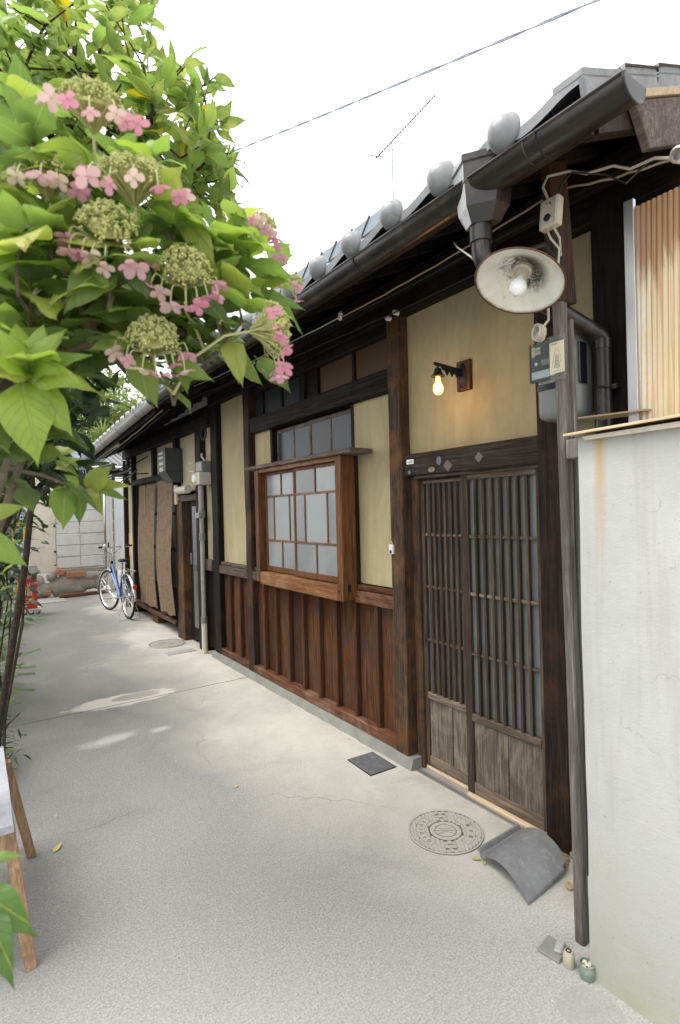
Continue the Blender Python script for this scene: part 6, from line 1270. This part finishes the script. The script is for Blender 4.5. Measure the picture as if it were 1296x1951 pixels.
DC=[ (0.409,2.423,2.234),(0.535,2.175,2.354),(0.305,2.431,2.526),(0.352,2.371,2.314),(0.068,2.132,2.259),(0.072,2.425,2.238),(0.265,2.280,2.177),(0.173,2.662,2.435),(0.162,1.710,2.114),(0.171,2.561,2.512),(0.299,2.633,2.081),(0.293,2.658,2.054),(0.151,1.866,1.942),(0.068,1.973,2.046),(0.238,1.673,2.033),(0.419,2.011,2.318),(0.234,2.447,2.160),(0.160,1.895,2.308),(0.202,1.733,2.270),(0.110,2.102,2.273),(0.289,1.998,2.164),(0.487,2.027,2.332),(0.116,1.670,1.953),(0.097,2.208,2.196),(0.098,1.797,2.282),(0.120,2.025,2.387),(0.209,2.135,2.430),(0.068,1.878,2.196),(0.414,1.848,2.200),(0.054,2.296,2.264),(0.176,2.375,2.466),(0.270,1.763,2.211),(0.043,2.611,2.230),(0.207,1.805,2.112),(0.150,2.712,2.243),(0.298,1.970,2.221),(0.505,1.841,2.337),(0.359,2.492,2.380),(0.044,2.232,2.173),(0.316,2.327,2.398),(0.569,2.190,2.500),(0.266,2.571,2.326),(0.503,1.919,2.351),(0.428,1.841,2.248),(0.192,1.738,2.187),(0.124,1.757,1.902),(0.117,1.684,2.187),(0.137,1.744,1.908),(0.148,1.913,2.147),(0.275,1.800,2.323),(0.664,2.423,2.577),(0.127,2.405,2.003),(0.293,1.620,2.223),(0.372,1.748,2.269),(0.103,2.667,2.401),(0.144,1.741,2.239),(0.113,2.583,2.400),(0.084,2.584,2.487),(0.212,2.188,1.995),(0.314,1.602,2.154),(0.238,2.486,2.165),(0.340,2.169,2.257),(0.305,2.502,2.302),(0.159,2.635,2.280),(0.602,2.511,2.573),(0.430,1.813,2.307),(0.164,2.590,2.586),(0.199,1.780,1.956),(0.026,2.584,1.823),(0.216,2.302,1.847),(0.173,2.302,1.984),(0.112,2.368,1.977),(0.078,2.156,1.865),(0.086,2.377,1.926),(0.244,2.642,1.815),(0.222,2.738,2.004),(0.074,2.271,1.964),(0.173,2.415,1.941),(0.072,2.245,1.773),(0.131,2.652,1.921),(0.208,2.215,1.873),(0.137,2.191,1.968),(0.149,1.845,1.780),(0.226,2.746,1.978),(0.094,2.320,1.952),(0.224,2.635,1.950),(0.145,2.076,1.889),(0.112,2.150,1.889),(0.150,2.371,1.806),(0.048,2.146,1.922),(0.115,1.854,1.898),(0.066,1.809,1.862),(0.125,2.323,1.791),(0.186,2.620,1.841),(0.215,2.452,1.924),(0.041,2.170,1.785),(0.100,2.077,1.777),(0.059,2.388,1.817),(0.037,2.121,1.957),(0.019,1.976,1.777),(0.074,2.290,1.907),(0.110,2.442,1.871),(0.128,2.740,2.049) ]
def leaf_mesh(name, mat, wr=.30, curl=.25, fold=.18, serr=True, nL=11, sd=0, wave=.045):
    """unit-length leaf along +x, upper face +z"""
    rnd = random.Random(sd); vs = []; fs = []; bend = rnd.uniform(-.16, .16); tw_ = rnd.uniform(-.5, .5); rag = rnd.uniform(.8, 1.15)
    for i in range(nL):
        t = i/(nL-1); w = wr * (math.sin(math.pi * t**.80)**.85) * (1.0 if t < .5 else 1 - .25*(t-.5)*2) if 0 < t < 1 else .004
        if t > .9: w *= .75
        z = -curl*t*t + .06*math.sin(math.pi*t)
        for j in (-1, -.5, 0, .5, 1):
            y = j*w; e = (.012 if (serr and abs(j) == 1 and i % 2) else 0)
            zz = z + fold*abs(y) - fold*1.1*y*y/max(wr, .01) + (wave*math.sin(t*11 + sd + (2 if j > 0 else 0))*abs(j) if abs(j) == 1 else 0)
            y2 = y*(rag if j > 0 else 1); vs.append((t - e*.8 - .04*abs(j), y2*(1 + e*3) + bend*t*t, zz + tw_*t*y2 + .018*math.sin(t*17 + sd)*j*j))
    for i in range(nL-1):
        for j in range(4):
            a = i*5+j; fs.append((a, a+5, a+6, a+1))
    # short stalk
    n = len(vs); vs += [(-.16, -.010, .01), (-.16, .010, .01), (.02, .010, .0), (.02, -.010, .0)]; fs.append((n, n+3, n+2, n+1))
    me = bpy.data.meshes.new(name); me.from_pydata(vs, [], fs); me.materials.append(mat)
    me.polygons.foreach_set('use_smooth', [True]*len(me.polygons)); return me
def leaf_mx(base, d, up, L, wsc=1.0):
    d = d.normalized(); y = up.cross(d)
    if y.length < 1e-3: y = Vector((0, 1, 0)).cross(d)
    y.normalize(); z = d.cross(y)
    m = Matrix((d*L, y*L*wsc, z*L)).transposed().to_4x4(); m.translation = base; return m
HLM = {t: [leaf_mesh('leaf', mt['leaf%d' % t], .28 + .022*k, .10 + .12*(k % 3), .18 + .06*(k % 2), True, 12, k + 7*t) for k in range(5)] for t in (0, 1, 2)}
rnd = random.Random(77)
CAMP = Vector((0, 0, 1.6))
hb_ = thing('hydrangea_bush', 'lacecap hydrangea overhanging from the left with pink florets and lime leaves', 'shrub', (-.15, .9, 0))
nleaf = 0
def add_leaf(root, meshes, base, d, up, L, wsc=1.0):
    return inst('leaf', rnd.choice(meshes), root, leaf_mx(Vector(base), d, up, L, wsc))
def grow(mb, seeds, targets, r_end=.0022, r_gain=.00045, sagv=-.02, rmax=.02):
    """join every target to the nearest point already on the plant; twigs thicken towards the trunk"""
    nodes = [[Vector(p), None, 0] for p in seeds]
    for k in range(1, len(seeds)): nodes[k][1] = k - 1
    for t_ in sorted((Vector(t) for t in targets), key=lambda q: min((q - Vector(s_)).length for s_ in seeds)):
        bi = min(range(len(nodes)), key=lambda i: (nodes[i][0] - t_).length + (.04 if nodes[i][0].z > t_.z else 0))
        b = nodes[bi][0]; m1 = b.lerp(t_, .5) + Vector((0, 0, sagv*(t_ - b).length*4*.3)) + Vector((rnd.uniform(-.01, .01),)*3)
        nodes.append([m1, bi, 0]); nodes.append([t_, len(nodes) - 1, 1])
    wgt = [n_[2] for n_ in nodes]
    for i in range(len(nodes) - 1, -1, -1):
        if nodes[i][1] is not None: wgt[nodes[i][1]] += wgt[i]
    for i, n_ in enumerate(nodes):
        if n_[1] is not None:
            ra = min(rmax, r_end + r_gain*wgt[n_[1]]); rb_ = min(rmax, r_end + r_gain*wgt[i]); mb.tube([nodes[n_[1]][0], n_[0]], [ra, rb_], 6, cap=False)
stems = MB(); crown = Vector((.02, 1.10, 1.70))
hseeds = [(-.30, 1.15, .0), (-.22, 1.15, .8), (-.12, 1.12, 1.35), (-.02, 1.15, 1.70), (.08, 1.18, 1.88), (.20, 1.12, 2.0), (.34, 1.08, 2.05)]
grow(stems, hseeds, [Vector(p) - Vector((0, 0, .05)) for p, L, l in ROS], .0024, .00045)
extra = []
for (p, L, lime) in ROS:
    p = Vector(p); out = (p - Vector((.10, 1.0, 1.6))).normalized()
    ax = (out*.50 + Vector((rnd.uniform(-.3, .3), rnd.uniform(-.3, .1), .85))).normalized()
    side_ = ax.cross(Vector((1, 0, .1))).normalized(); s2_ = ax.cross(side_)
    stems.tube([p - Vector((0, 0, .05)), p - ax*.02, p], [.0026, .0024, .002], 6)
    ph = rnd.uniform(0, 3)
    for w in range(3):
        el_a = (.10, .50, 1.0)[w]; LL = L*(1.0, .85, .55)[w]
        for q in range(2):
            a = ph + w*math.pi/2 + q*math.pi + rnd.uniform(-.3, .3)
            rad_ = side_*math.cos(a) + s2_*math.sin(a)
            d = (rad_*math.cos(el_a) + ax*math.sin(el_a) + Vector((0, 0, -.18))).normalized()
            t = (2 if rnd.random() < .55 else 1) if lime else (1 if rnd.random() < .42 else (2 if rnd.random() < .12 else 0))
            add_leaf(hb_, HLM[t], p - ax*(.02 - .012*w), d, ax + Vector((rnd.uniform(-.2, .2),)*3), LL*rnd.uniform(.72, 1.02)); nleaf += 1
    # older leaves lower on the shoot, farther in
    for q in range(7):
        pb = p - ax*rnd.uniform(.06, .16) + Vector((rnd.gauss(-.02, .05), rnd.uniform(.03, .28), rnd.gauss(0, .05)))
        d = Vector((rnd.uniform(-1, 1), rnd.uniform(-1, .5), rnd.uniform(-.6, .35)))
        if pb.z < 1.92 and pb.x > .15: continue
        if pb.x < .12 and rnd.random() < .2: continue
        extra.append((pb, d, Vector((rnd.uniform(-.4, .4), rnd.uniform(-.7, .3), 1)), L*rnd.uniform(.6, .95), False))
BVM = [leaf_mesh('leaf', mt['tleaf_b'], .30, .2, .2, True, 12, 130 + k) for k in range(2)]
for (b, tp, wr, t) in HL:
    b, tp = Vector(b), Vector(tp); d = tp - b; view = (b - CAMP).normalized()
    up = (-view*1.0 + Vector((0, 0, .35)) + Vector((rnd.uniform(-.15, .15), rnd.uniform(-.15, .15), 0)))
    add_leaf(hb_, BVM if b.z < 1.45 and t < 2 else HLM[t], b, d, up, d.length*1.02, wr/.66)
stems.tube([Vector(HL[29][0]) + Vector((-.22, .03, .06)), Vector(HL[29][0]) + Vector((-.06, 0, .02)), Vector(HL[32][0]), Vector(HL[35][0]), Vector(HL[36][0])], [.006, .004, .003, .0025, .002], 6)
for a, b in (((-.3, 1.2, .0), (.05, 1.05, 1.7)), ((-.25, 1.1, 0), (-.02, .98, 1.6)), ((-.35, 1.0, 0), (.12, 1.12, 1.85))): stems.tube([a, Vector(a).lerp(Vector(b), .5) + Vector((-.06, .02, 0)), b], [.012, .009, .006], 8)
stems.build('stem', mt['bark_l'], hb_, smooth=True)
# flower heads
def floret_mesh(sd_):
    rn = random.Random(sd_); vs = []; fs = []
    for q in range(4):
        a = q*math.pi/2 + rn.uniform(-.15, .15); ca, sa = math.cos(a), math.sin(a); n0 = len(vs); s = rn.uniform(.85, 1.1)
        for (r, w, z) in ((.06, .05, 0), (.35, .34, .10), (.70, .44, .20), (1.0, .26, .30), (1.08, .0, .34)):
            for j in (-1, 0, 1): vs.append(((r*ca - w*j*sa)*s, (r*sa + w*j*ca)*s, -z + .06*abs(j)))
        for i in range(4):
            for j in range(2): fs.append((n0+i*3+j, n0+i*3+j+3, n0+i*3+j+4, n0+i*3+j+1))
    me = bpy.data.meshes.new('floret'); me.from_pydata(vs, [], fs); me.materials.append(mt['petal']); me.polygons.foreach_set('use_smooth', [True]*len(me.polygons)); return me
FLM = [floret_mesh(k) for k in range(3)]
for hi_, (p, dm_) in enumerate(HEADS):
    p = Vector(p); toward = (CAMP - p).normalized()
    ax = (Vector((0, 0, 1)) + toward*.38 + Vector((rnd.uniform(-.12, .12), rnd.uniform(-.12, .12), 0))).normalized()
    if hi_ in (3, 4, 5): ax = (Vector((0, 0, .75)) + toward*.75).normalized()
    if hi_ == 6: ax = (Vector((.95, -.25, .25))).normalized()
    if hi_ in (7,): ax = (Vector((.6, -.2, .7))).normalized()
    if hi_ == 8: ax = Vector((.8, 0, .4)).normalized()
    M = orient(p, ax, Vector((0, 1, 0)) if abs(ax.y) < .9 else Vector((1, 0, 0))); r0 = dm_*.35
    mb = MB(); nb_ = int(680 * (dm_/.12)**2)
    mb.lathe([(.001, .012), (r0*.45, .009), (r0*.66, .002), (r0*.5, -.003), (r0*.2, -.008), (.003, -.014)], M, 14)
    subs = [(math.sqrt((m_i + .5)/26)*.93, m_i*2.399 + rnd.uniform(-.2, .2)) for m_i in range(26)]
    for k in range(nb_):
        sr_, sa_ = subs[k % 26]; q_ = M.inverted()
        ox, oy = rnd.gauss(0, .085), rnd.gauss(0, .085)
        lx, ly = (sr_*math.cos(sa_) + ox)*r0, (sr_*math.sin(sa_) + oy)*r0; rr = math.hypot(lx, ly); a = math.atan2(ly, lx)
        z = .026*(1 - min(1, rr/r0)**2) + .010*(1 - (ox*ox + oy*oy)/.03) + rnd.uniform(-.003, .003)
        c = M @ Vector((lx, ly, z)); s = rnd.uniform(.0013, .0027)
        mb.ball(c, s, 5, 3)
        if k % 9 == 0: mb.tube([M @ Vector((rr*1.04*math.cos(a), rr*1.04*math.sin(a), z - .004)), M @ Vector((rr*.55*math.cos(a), rr*.55*math.sin(a), -.012)), M @ Vector((0, 0, -.038))], .0007, 3, cap=False)
    fh = mb.build('flower_head', mt['bud'], hb_, smooth=True)
    st_ = MB(); nr = min((Vector(q[0]) for q in ROS), key=lambda q: (q - (M @ Vector((0, 0, -.13)))).length); st_.tube([M @ Vector((0, 0, -.036)), M @ Vector((0, 0, -.08)), (M @ Vector((0, 0, -.10))).lerp(nr, .5), nr - Vector((0, 0, .03))], [.0022, .0024, .0026, .0028], 6)
    nf = {0: 7, 1: 6, 2: 7, 3: 9, 4: 9, 5: 9, 6: 9, 7: 7, 8: 3}[hi_]
    for q in range(nf):
        # florets sit round the rim and hang below, more on the side one looks at
        base_a = math.atan2((M.inverted() @ CAMP).y, (M.inverted() @ CAMP).x)
        if hi_ in (3, 4, 5):
            dn = M.inverted().to_3x3() @ Vector((0, 0, -1)); base_a = math.atan2(dn.y, dn.x)
        if hi_ == 6: base_a = math.atan2((M.inverted().to_3x3() @ Vector((-.6, -.4, -1))).y, (M.inverted().to_3x3() @ Vector((-.6, -.4, -1))).x)
        a = base_a + (q - (nf-1)/2)*(2.9/nf) + rnd.uniform(-.12, .12)
        rim = M @ Vector((r0*.95*math.cos(a), r0*.95*math.sin(a), -.002)); ex_ = rnd.uniform(1.15, 1.42); o1 = M @ Vector((r0*ex_*math.cos(a), r0*ex_*math.sin(a), rnd.uniform(-.002, .008)))
        hang = o1 + Vector((0, 0, -.010 - rnd.uniform(0, .018))) + (o1 - p)*.06
        st_.tube([M @ Vector((r0*.3*math.cos(a), r0*.3*math.sin(a), -.02)), rim, rim.lerp(o1, .45) + Vector((0, 0, .003)), rim.lerp(o1, .8) + Vector((0, 0, .001)), o1 + Vector((0, 0, -.006)), o1.lerp(hang, .55), hang], .0010, 5)
        fl_ax = (Vector((0, 0, -1)) + toward*rnd.uniform(.0, .8) + Vector((rnd.uniform(-.6, .6), rnd.uniform(-.6, .6), 0))).normalized()
        s = rnd.uniform(.0125, .0185)
        FM = orient(hang, -fl_ax) @ Matrix.Rotation(rnd.uniform(0, 1.5), 4, 'Z') @ Matrix.Scale(s, 4)
        inst('floret', rnd.choice(FLM), fh, FM)
    st_.build('stalk', mt['pedicel'], fh, smooth=True)
# ---- broadleaf tree behind the hydrangea
tr_ = thing('broadleaf_tree', 'glossy-leaved evergreen tree rising behind the hydrangea at the upper left', 'tree', (-.2, 2.4, 0))
TLM = [leaf_mesh('leaf', mt['tleaf'], .20 + .03*k, .10 + .1*k, .2, False, 7, k+30, .02) for k in range(3)]
TLY = [leaf_mesh('leaf', mt['tleaf_y'], .2, .15, .2, False, 7, 50)]; TLD = [leaf_mesh('leaf', mt['tleaf_d'], .22 + .04*k, .2, .2, False, 7, 60+k) for k in range(2)]
bt = MB()
bt.tube([(-.30, 2.5, 0), (-.20, 2.42, .8), (-.06, 2.32, 1.5), (.085, 2.279, 1.90), (.19, 2.32, 2.17), (.285, 2.27, 2.60), (.317, 2.16, 3.0), (.344, 2.06, 3.4)], [.10, .09, .075, .05, .03, .018, .012, .006], 10)
bt.tube([(.19, 2.32, 2.17), (.36, 2.26, 2.6), (.536, 2.17, 2.93), (.70, 2.05, 3.05), (.80, 1.97, 3.1)], [.022, .014, .009, .006, .004], 8).tube([(.536, 2.17, 2.93), (.72, 2.0, 2.93), (.845, 1.92, 2.96)], [.006, .004, .003], 6).tube([(.085, 2.28, 1.9), (.0, 2.2, 2.5), (.02, 2.1, 3.1)], [.03, .016, .006], 8)
skel = [Vector(q) for q in ((.085, 2.279, 1.90), (.19, 2.32, 2.17), (.285, 2.27, 2.60), (.317, 2.16, 3.0))]
allT = []
for (c) in TC:
    c = Vector(c); sk = min(skel, key=lambda q: (q - c).length); tw = (c - sk); 
    ax = (Vector((rnd.uniform(-.5, .5), rnd.uniform(-.5, .5), .8)) + tw.normalized()*.5).normalized(); s_ = ax.cross(Vector((1, .1, 0))).normalized(); s2_ = ax.cross(s_)
    for q in range(7):
        a = q*2.4 + rnd.uniform(-.4, .4); e_ = rnd.uniform(.1, 1.1); d = (s_*math.cos(a) + s2_*math.sin(a))*math.cos(e_) + ax*math.sin(e_) + Vector((0, 0, -.15))
        L = rnd.uniform(.065, .115); y = rnd.random() < .07
        allT.append((c - ax*rnd.uniform(0, .11), d, ax + Vector((rnd.uniform(-.5, .5), rnd.uniform(-.5, .5), 0)), L, y))
grow(bt, skel, TC, .0016, .0005)
bt.build('trunk', mt['bark'], tr_, smooth=True)
# the 290 that show largest are single leaves, the rest one mass
allT.sort(key=lambda q: -(q[3] / (Vector(q[0]) - CAMP).length))
for (b, d, up, L, y) in allT[:290]: add_leaf(tr_, TLY if y else TLM, b, d, up, L)
def mass(name, parent, items, meshes, kind='stuff'):
    mb = MB(); mats = []; 
    for me in meshes:
        for m_ in me.materials:
            if m_ not in mats: mats.append(m_)
    for (b, d, up, L, y) in items:
        me = rnd.choice(meshes); M = leaf_mx(Vector(b), Vector(d), Vector(up), L)
        mb.add([M @ v.co for v in me.vertices], [tuple(p.vertices) for p in me.polygons], mats.index(me.materials[0]))
    o = mb.build(name, mats, parent, smooth=True); o['kind'] = 'stuff'; return o
def noveins(src, name, c=None):
    pass
def mass_mat(name, c1, c2, c3, trans=.3):
    k = NT(name); v = k.coord((1, 1, 1), rnd=False); n = k.noise(v, 12, 3, .8); k.col(k.ramp(n, [(.3, c1), (.55, c2), (.75, c3)])); k.set(.4, 0, .45)
    tr = k.n('ShaderNodeBsdfTranslucent'); k.l(k.ramp(n, [(.3, tuple(q*1.4 for q in c1)), (.75, tuple(q*1.4 for q in c3))]), tr.inputs[0]); mx = k.n('ShaderNodeMixShader'); mx.inputs[0].default_value = trans
    k.l(k.b.outputs[0], mx.inputs[1]); k.l(tr.outputs[0], mx.inputs[2]); k.l(mx.outputs[0], k.out.inputs[0]); return k.m
mt['m_tree'] = mass_mat('tree_foliage_mass', (.10,.18,.04), (.20,.30,.065), (.36,.40,.09), .5)
mt['m_dark'] = mass_mat('shade_darkened_foliage', (.015,.032,.01), (.028,.055,.015), (.05,.085,.022), .22)  # darkened so the foliage colour itself carries the shade
mt['m_far'] = mass_mat('far_foliage_mass', (.12,.16,.05), (.22,.26,.10), (.36,.35,.13), .3)
mt['m_low'] = mass_mat('low_plant_mass', (.06,.10,.02), (.13,.19,.04), (.26,.30,.07), .35)
TM = [leaf_mesh('leaf', mt['m_tree'], .21 + .03*k, .1 + .1*k, .2, False, 5, k+70) for k in range(2)]
DMs = [leaf_mesh('leaf', mt['m_dark'], .25, .2, .2, False, 5, 80)]
mass('foliage', tr_, allT[290:], TM)
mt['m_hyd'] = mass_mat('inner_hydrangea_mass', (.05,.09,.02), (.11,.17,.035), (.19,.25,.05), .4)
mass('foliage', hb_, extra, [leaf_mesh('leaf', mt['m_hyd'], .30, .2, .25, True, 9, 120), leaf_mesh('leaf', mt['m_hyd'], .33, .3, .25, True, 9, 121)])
# ---- shrub mass under the canopy, its shade put into dark leaf colours
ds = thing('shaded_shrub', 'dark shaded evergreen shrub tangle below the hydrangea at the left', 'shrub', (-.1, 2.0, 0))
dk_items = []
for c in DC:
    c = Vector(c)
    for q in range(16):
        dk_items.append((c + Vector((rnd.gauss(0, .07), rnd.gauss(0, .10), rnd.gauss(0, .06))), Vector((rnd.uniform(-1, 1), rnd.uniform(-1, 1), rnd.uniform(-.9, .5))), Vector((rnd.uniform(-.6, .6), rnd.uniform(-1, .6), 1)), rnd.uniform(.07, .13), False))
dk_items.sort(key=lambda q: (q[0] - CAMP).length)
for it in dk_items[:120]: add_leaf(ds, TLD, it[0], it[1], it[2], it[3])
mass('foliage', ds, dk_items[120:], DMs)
sb = MB()
for k in range(14):
    a = Vector((rnd.uniform(-.3, .1), rnd.uniform(1.8, 2.4), rnd.uniform(1.5, 1.9))); b = Vector(rnd.choice(DC)); sb.tube([a, a.lerp(b, .5) + Vector((rnd.uniform(-.1, .1), 0, .08)), b], [.009, .006, .003], 6)
sb.tube([(-.1, 2.0, 0), (-.12, 1.95, 1.0), (-.02, 2.0, 1.9)], [.03, .025, .015], 8)
sb.build('stem', mt['bark'], ds, smooth=True)
# ---- dark slender stems in front of the alley end
def stem_tree(label, pts, r, loc):
    t = thing('slender_stem', label, 'tree', loc); MB().tube(pts, r, 10).build('trunk', mt['bark'], t, smooth=True); return t
st1 = stem_tree('thick leaning dark stem in front of the cream wall at the left', [(.05, 3.05, 0), (.071, 3.033, .584), (.119, 3.012, .877), (.166, 2.965, 1.177), (.205, 2.988, 1.42), (.233, 2.99, 1.672), (.241, 2.978, 1.873), (.26, 2.95, 2.3)], [.020, .017, .016, .016, .015, .014, .013, .01], (.05, 3.05, 0))
st2 = stem_tree('dark branch leaning left beside the thick stem', [(-.1, 2.8, .9), (.034, 2.792, 1.398), (.095, 2.798, 1.531), (.157, 2.795, 1.668), (.181, 2.783, 1.854), (.19, 2.78, 2.2)], [.02, .019, .017, .015, .013, .01], (-.12, 2.8, 0))
MB().tube([(-.12, 2.8, 0), (-.1, 2.8, .9)], .02, 8).build('trunk', mt['bark'], st2)
st3 = stem_tree('thin dark stem rising in front of the red box', [(.095, 3.55, 0), (.12, 3.55, .5), (.22, 3.6, 1.0), (.245, 3.6, 1.45), (.30, 3.6, 2.0)], [.009, .009, .008, .007, .005], (.095, 3.55, 0))
st4 = stem_tree('pale grey twig hanging down in front of the dark stems', [(.10, 2.2, 2.0), (.145, 2.2, 1.9), (.15, 2.22, 1.8), (.165, 2.22, 1.73), (.13, 2.2, 1.6)], [.006, .006, .006, .005, .003], (.1, 2.2, 1.6))
for root, pts in ((st1, [(.21, 2.98, 1.5 + .06*k) for k in range(8)]), (st3, [(.2, 3.6, 1.1 + .12*k) for k in range(6)])):
    for p in pts:
        for s in (-1, 1):
            d = Vector((s*.8, rnd.uniform(-.5, .5), rnd.uniform(-.9, .1))); add_leaf(root, TLD if rnd.random() < .6 else TLM, Vector(p) + Vector((s*.02, 0, 0)), d, Vector((0, -.4, 1)), rnd.uniform(.06, .11), .55)
# ---- blade plants and ground planting along the left
BL = [leaf_mesh('blade', mt['blade'], .045 + .01*k, .5 + .2*k, .3, False, 9, 90+k) for k in range(2)]; BV = [leaf_mesh('blade', mt['blade_v'], .04, .7, .3, False, 9, 95)]
def clump(label, x, y, h, n, meshes, name='blade_plant', cat='plant', lim=40, wsc=1.0, z0=0.0, lean=(.5, -.1)):
    t = thing(name, label, cat, (x, y, 0))
    for k in range(n):
        a = rnd.uniform(0, 6.28); e_ = rnd.uniform(.5, 1.35); d = Vector((math.cos(a)*math.cos(e_), math.sin(a)*math.cos(e_), math.sin(e_))) + Vector((*lean, 0))*.35
        add_leaf(t, meshes, (x + rnd.uniform(-.05, .05), y + rnd.uniform(-.05, .05), z0 + rnd.uniform(0, .06)), d, Vector((0, 0, 1)) + d*.1, h*rnd.uniform(.7, 1.15), wsc)
    return t
clump('green and white striped grassy clump at the left edge before the red box', -.06, 6.0, .50, 20, BV, lean=(.3, 0))
clump('olive blade-leaved plant at the left edge, mid alley', -.12, 5.2, .48, 16, BL, lean=(.1, 0))
clump('yellowish blade-leaved plant beside the striped clump', .06, 7.4, .42, 16, BL, lean=(.1, 0))
clump('small striped grassy plant next to the red box', .36, 9.4, .38, 18, BV, lean=(.1, 0))
clump('low blade-leaved plant behind the bench', -.14, 4.0, .40, 14, BL, lean=(0, 0))
def leafy(label, x, y, z, s, n, mat_list, L, name='leafy_shrub', cat='shrub', solo=36):
    t = thing(name, label, cat, (x, y, 0)); items = []
    for k in range(n):
        p = Vector((x + rnd.gauss(0, s[0]), y + rnd.gauss(0, s[1]), z + rnd.gauss(0, s[2])))
        if p.z < .02: p.z = abs(p.z) + .03
        items.append((p, Vector((rnd.uniform(-1, 1), rnd.uniform(-1, .6), rnd.uniform(-.6, .6))), Vector((rnd.uniform(-.4, .4), rnd.uniform(-.8, .3), 1)), rnd.uniform(.7, 1.3)*L, False))
    for it in items[:solo]: add_leaf(t, mat_list[0], *it[:4])
    if n > solo: mass('foliage', t, items[solo:], mat_list[1])
    mb = MB()
    for k in range(7): mb.tube([(x + rnd.uniform(-.06, .06), y + rnd.uniform(-.06, .06), 0), (x + rnd.gauss(0, s[0])*.5, y + rnd.gauss(0, s[1])*.5, z*.6), (x + rnd.gauss(0, s[0]), y + rnd.gauss(0, s[1]), z + s[2])], [.008, .006, .003], 5)
    mb.build('stem', mt['bark'], t); return t
LOW = [leaf_mesh('leaf', mt['m_low'], .16, .2, .2, False, 5, 101), leaf_mesh('leaf', mt['m_low'], .24, .3, .2, False, 5, 102)]
BLs = [leaf_mesh('leaf', mt['blade'], .18, .2, .2, False, 7, 103)]
leafy('yellow-green small-leaved shrub behind the red box', .28, 9.8, .55, (.18, .30, .28), 700, (BLs, LOW), .075)
leafy('bushy green shrub at the left border, mid alley', -.10, 7.8, .45, (.15, .45, .25), 700, (BLs, LOW), .085)
leafy('bushy green shrub at the left border, nearer than the red box', -.18, 6.0, .45, (.17, .4, .28), 650, (BLs, LOW), .09)
leafy('feathery fern-like plant behind the bench at the left edge', .02, 4.1, .20, (.07, .18, .13), 460, ([leaf_mesh('leaf', mt['leaf0'], .10, .3, .2, False, 6, 104)], [leaf_mesh('leaf', mt['m_dark'], .10, .3, .2, False, 5, 105)]), .055, 'fern', 'fern')
leafy('dark hanging foliage at the far left above the border', .12, 5.2, 1.55, (.14, .5, .35), 700, (TLD, DMs), .09)
# nearest leaves come from a broad-leaved plant at the lower left
# ---- trees beyond the alley end
def far_tree(label, x, y, z, s, n, L, mats=None):
    t = thing('far_tree', label, 'tree', (x, y, 0)); items = []
    cl = [Vector((x + rnd.uniform(-1, 1)*s[0], y + rnd.uniform(-1, 1)*s[1], z + rnd.uniform(-1, 1)*s[2])) for _ in range(16)]
    for k in range(n):
        c = rnd.choice(cl); p = c + Vector((rnd.gauss(0, .28), rnd.gauss(0, .28), rnd.gauss(0, .22)))
        items.append((p, Vector((rnd.uniform(-1, 1), rnd.uniform(-1, 1), rnd.uniform(-1, .3))), Vector((rnd.uniform(-.6, .6), rnd.uniform(-.6, .6), 1)), rnd.uniform(.7, 1.3)*L, False))
    mass('crown', t, items, [leaf_mesh('leaf', mt['m_far'], .2, .3, .2, False, 5, 110), leaf_mesh('leaf', mt['m_tree'], .2, .3, .2, False, 5, 111)] if mats is None else mats)
    mb = MB(); mb.tube([(x, y, 0), (x + .05, y, z*.6), (x, y, z)], [.10, .08, .04], 8)
    for c in cl: mb.tube([(x, y, z*.7), c], [.03, .008], 5)
    mb.build('trunk', mt['bark_l'], t, smooth=True)
far_tree('yellow-green tree above the tiled shed roof at the alley end', 2.9, 15.2, 4.2, (.8, .8, .9), 4200, .16)
far_tree('dense green tree farther left beyond the alley end', 1.7, 16.0, 3.9, (.8, .8, .9), 3000, .16)
far_tree('pale leafy tree beyond the far house eaves', 4.2, 17.0, 4.4, (.9, .9, .8), 2600, .18)
pf = thing('palm', 'green fan palm fronds above the low roof at the alley end', 'palm', (2.2, 13.9, 0))
for (fx_, fz_) in ((2.35, 3.25), (1.9, 3.35), (2.7, 3.15), (1.75, 3.0), (2.6, 3.5)):
    for k in range(18):
        a = R(-100 + 200*k/17); add_leaf(pf, BL, (fx_, 13.8, fz_), Vector((math.sin(a), rnd.uniform(-.3, .1), math.cos(a))), Vector((0, -1, .2)), .50, .7)
MB().tube([(2.2, 13.9, 0), (2.2, 13.9, 3.2)], .06, 8).build('trunk', mt['bark'], pf)
tag(MB().torus(Matrix.Translation((.66, 12.4, 1.62)), .001, .001, 4, 3).ball((.60, 12.45, 1.66), .07, 8, 6).ball((.70, 12.45, 1.63), .06, 8, 6).ball((.64, 12.4, 1.72), .05, 8, 6).build('coral_blossom', mt['orange'], None), 'coral red blossoms above the striped board at the left', 'flower')
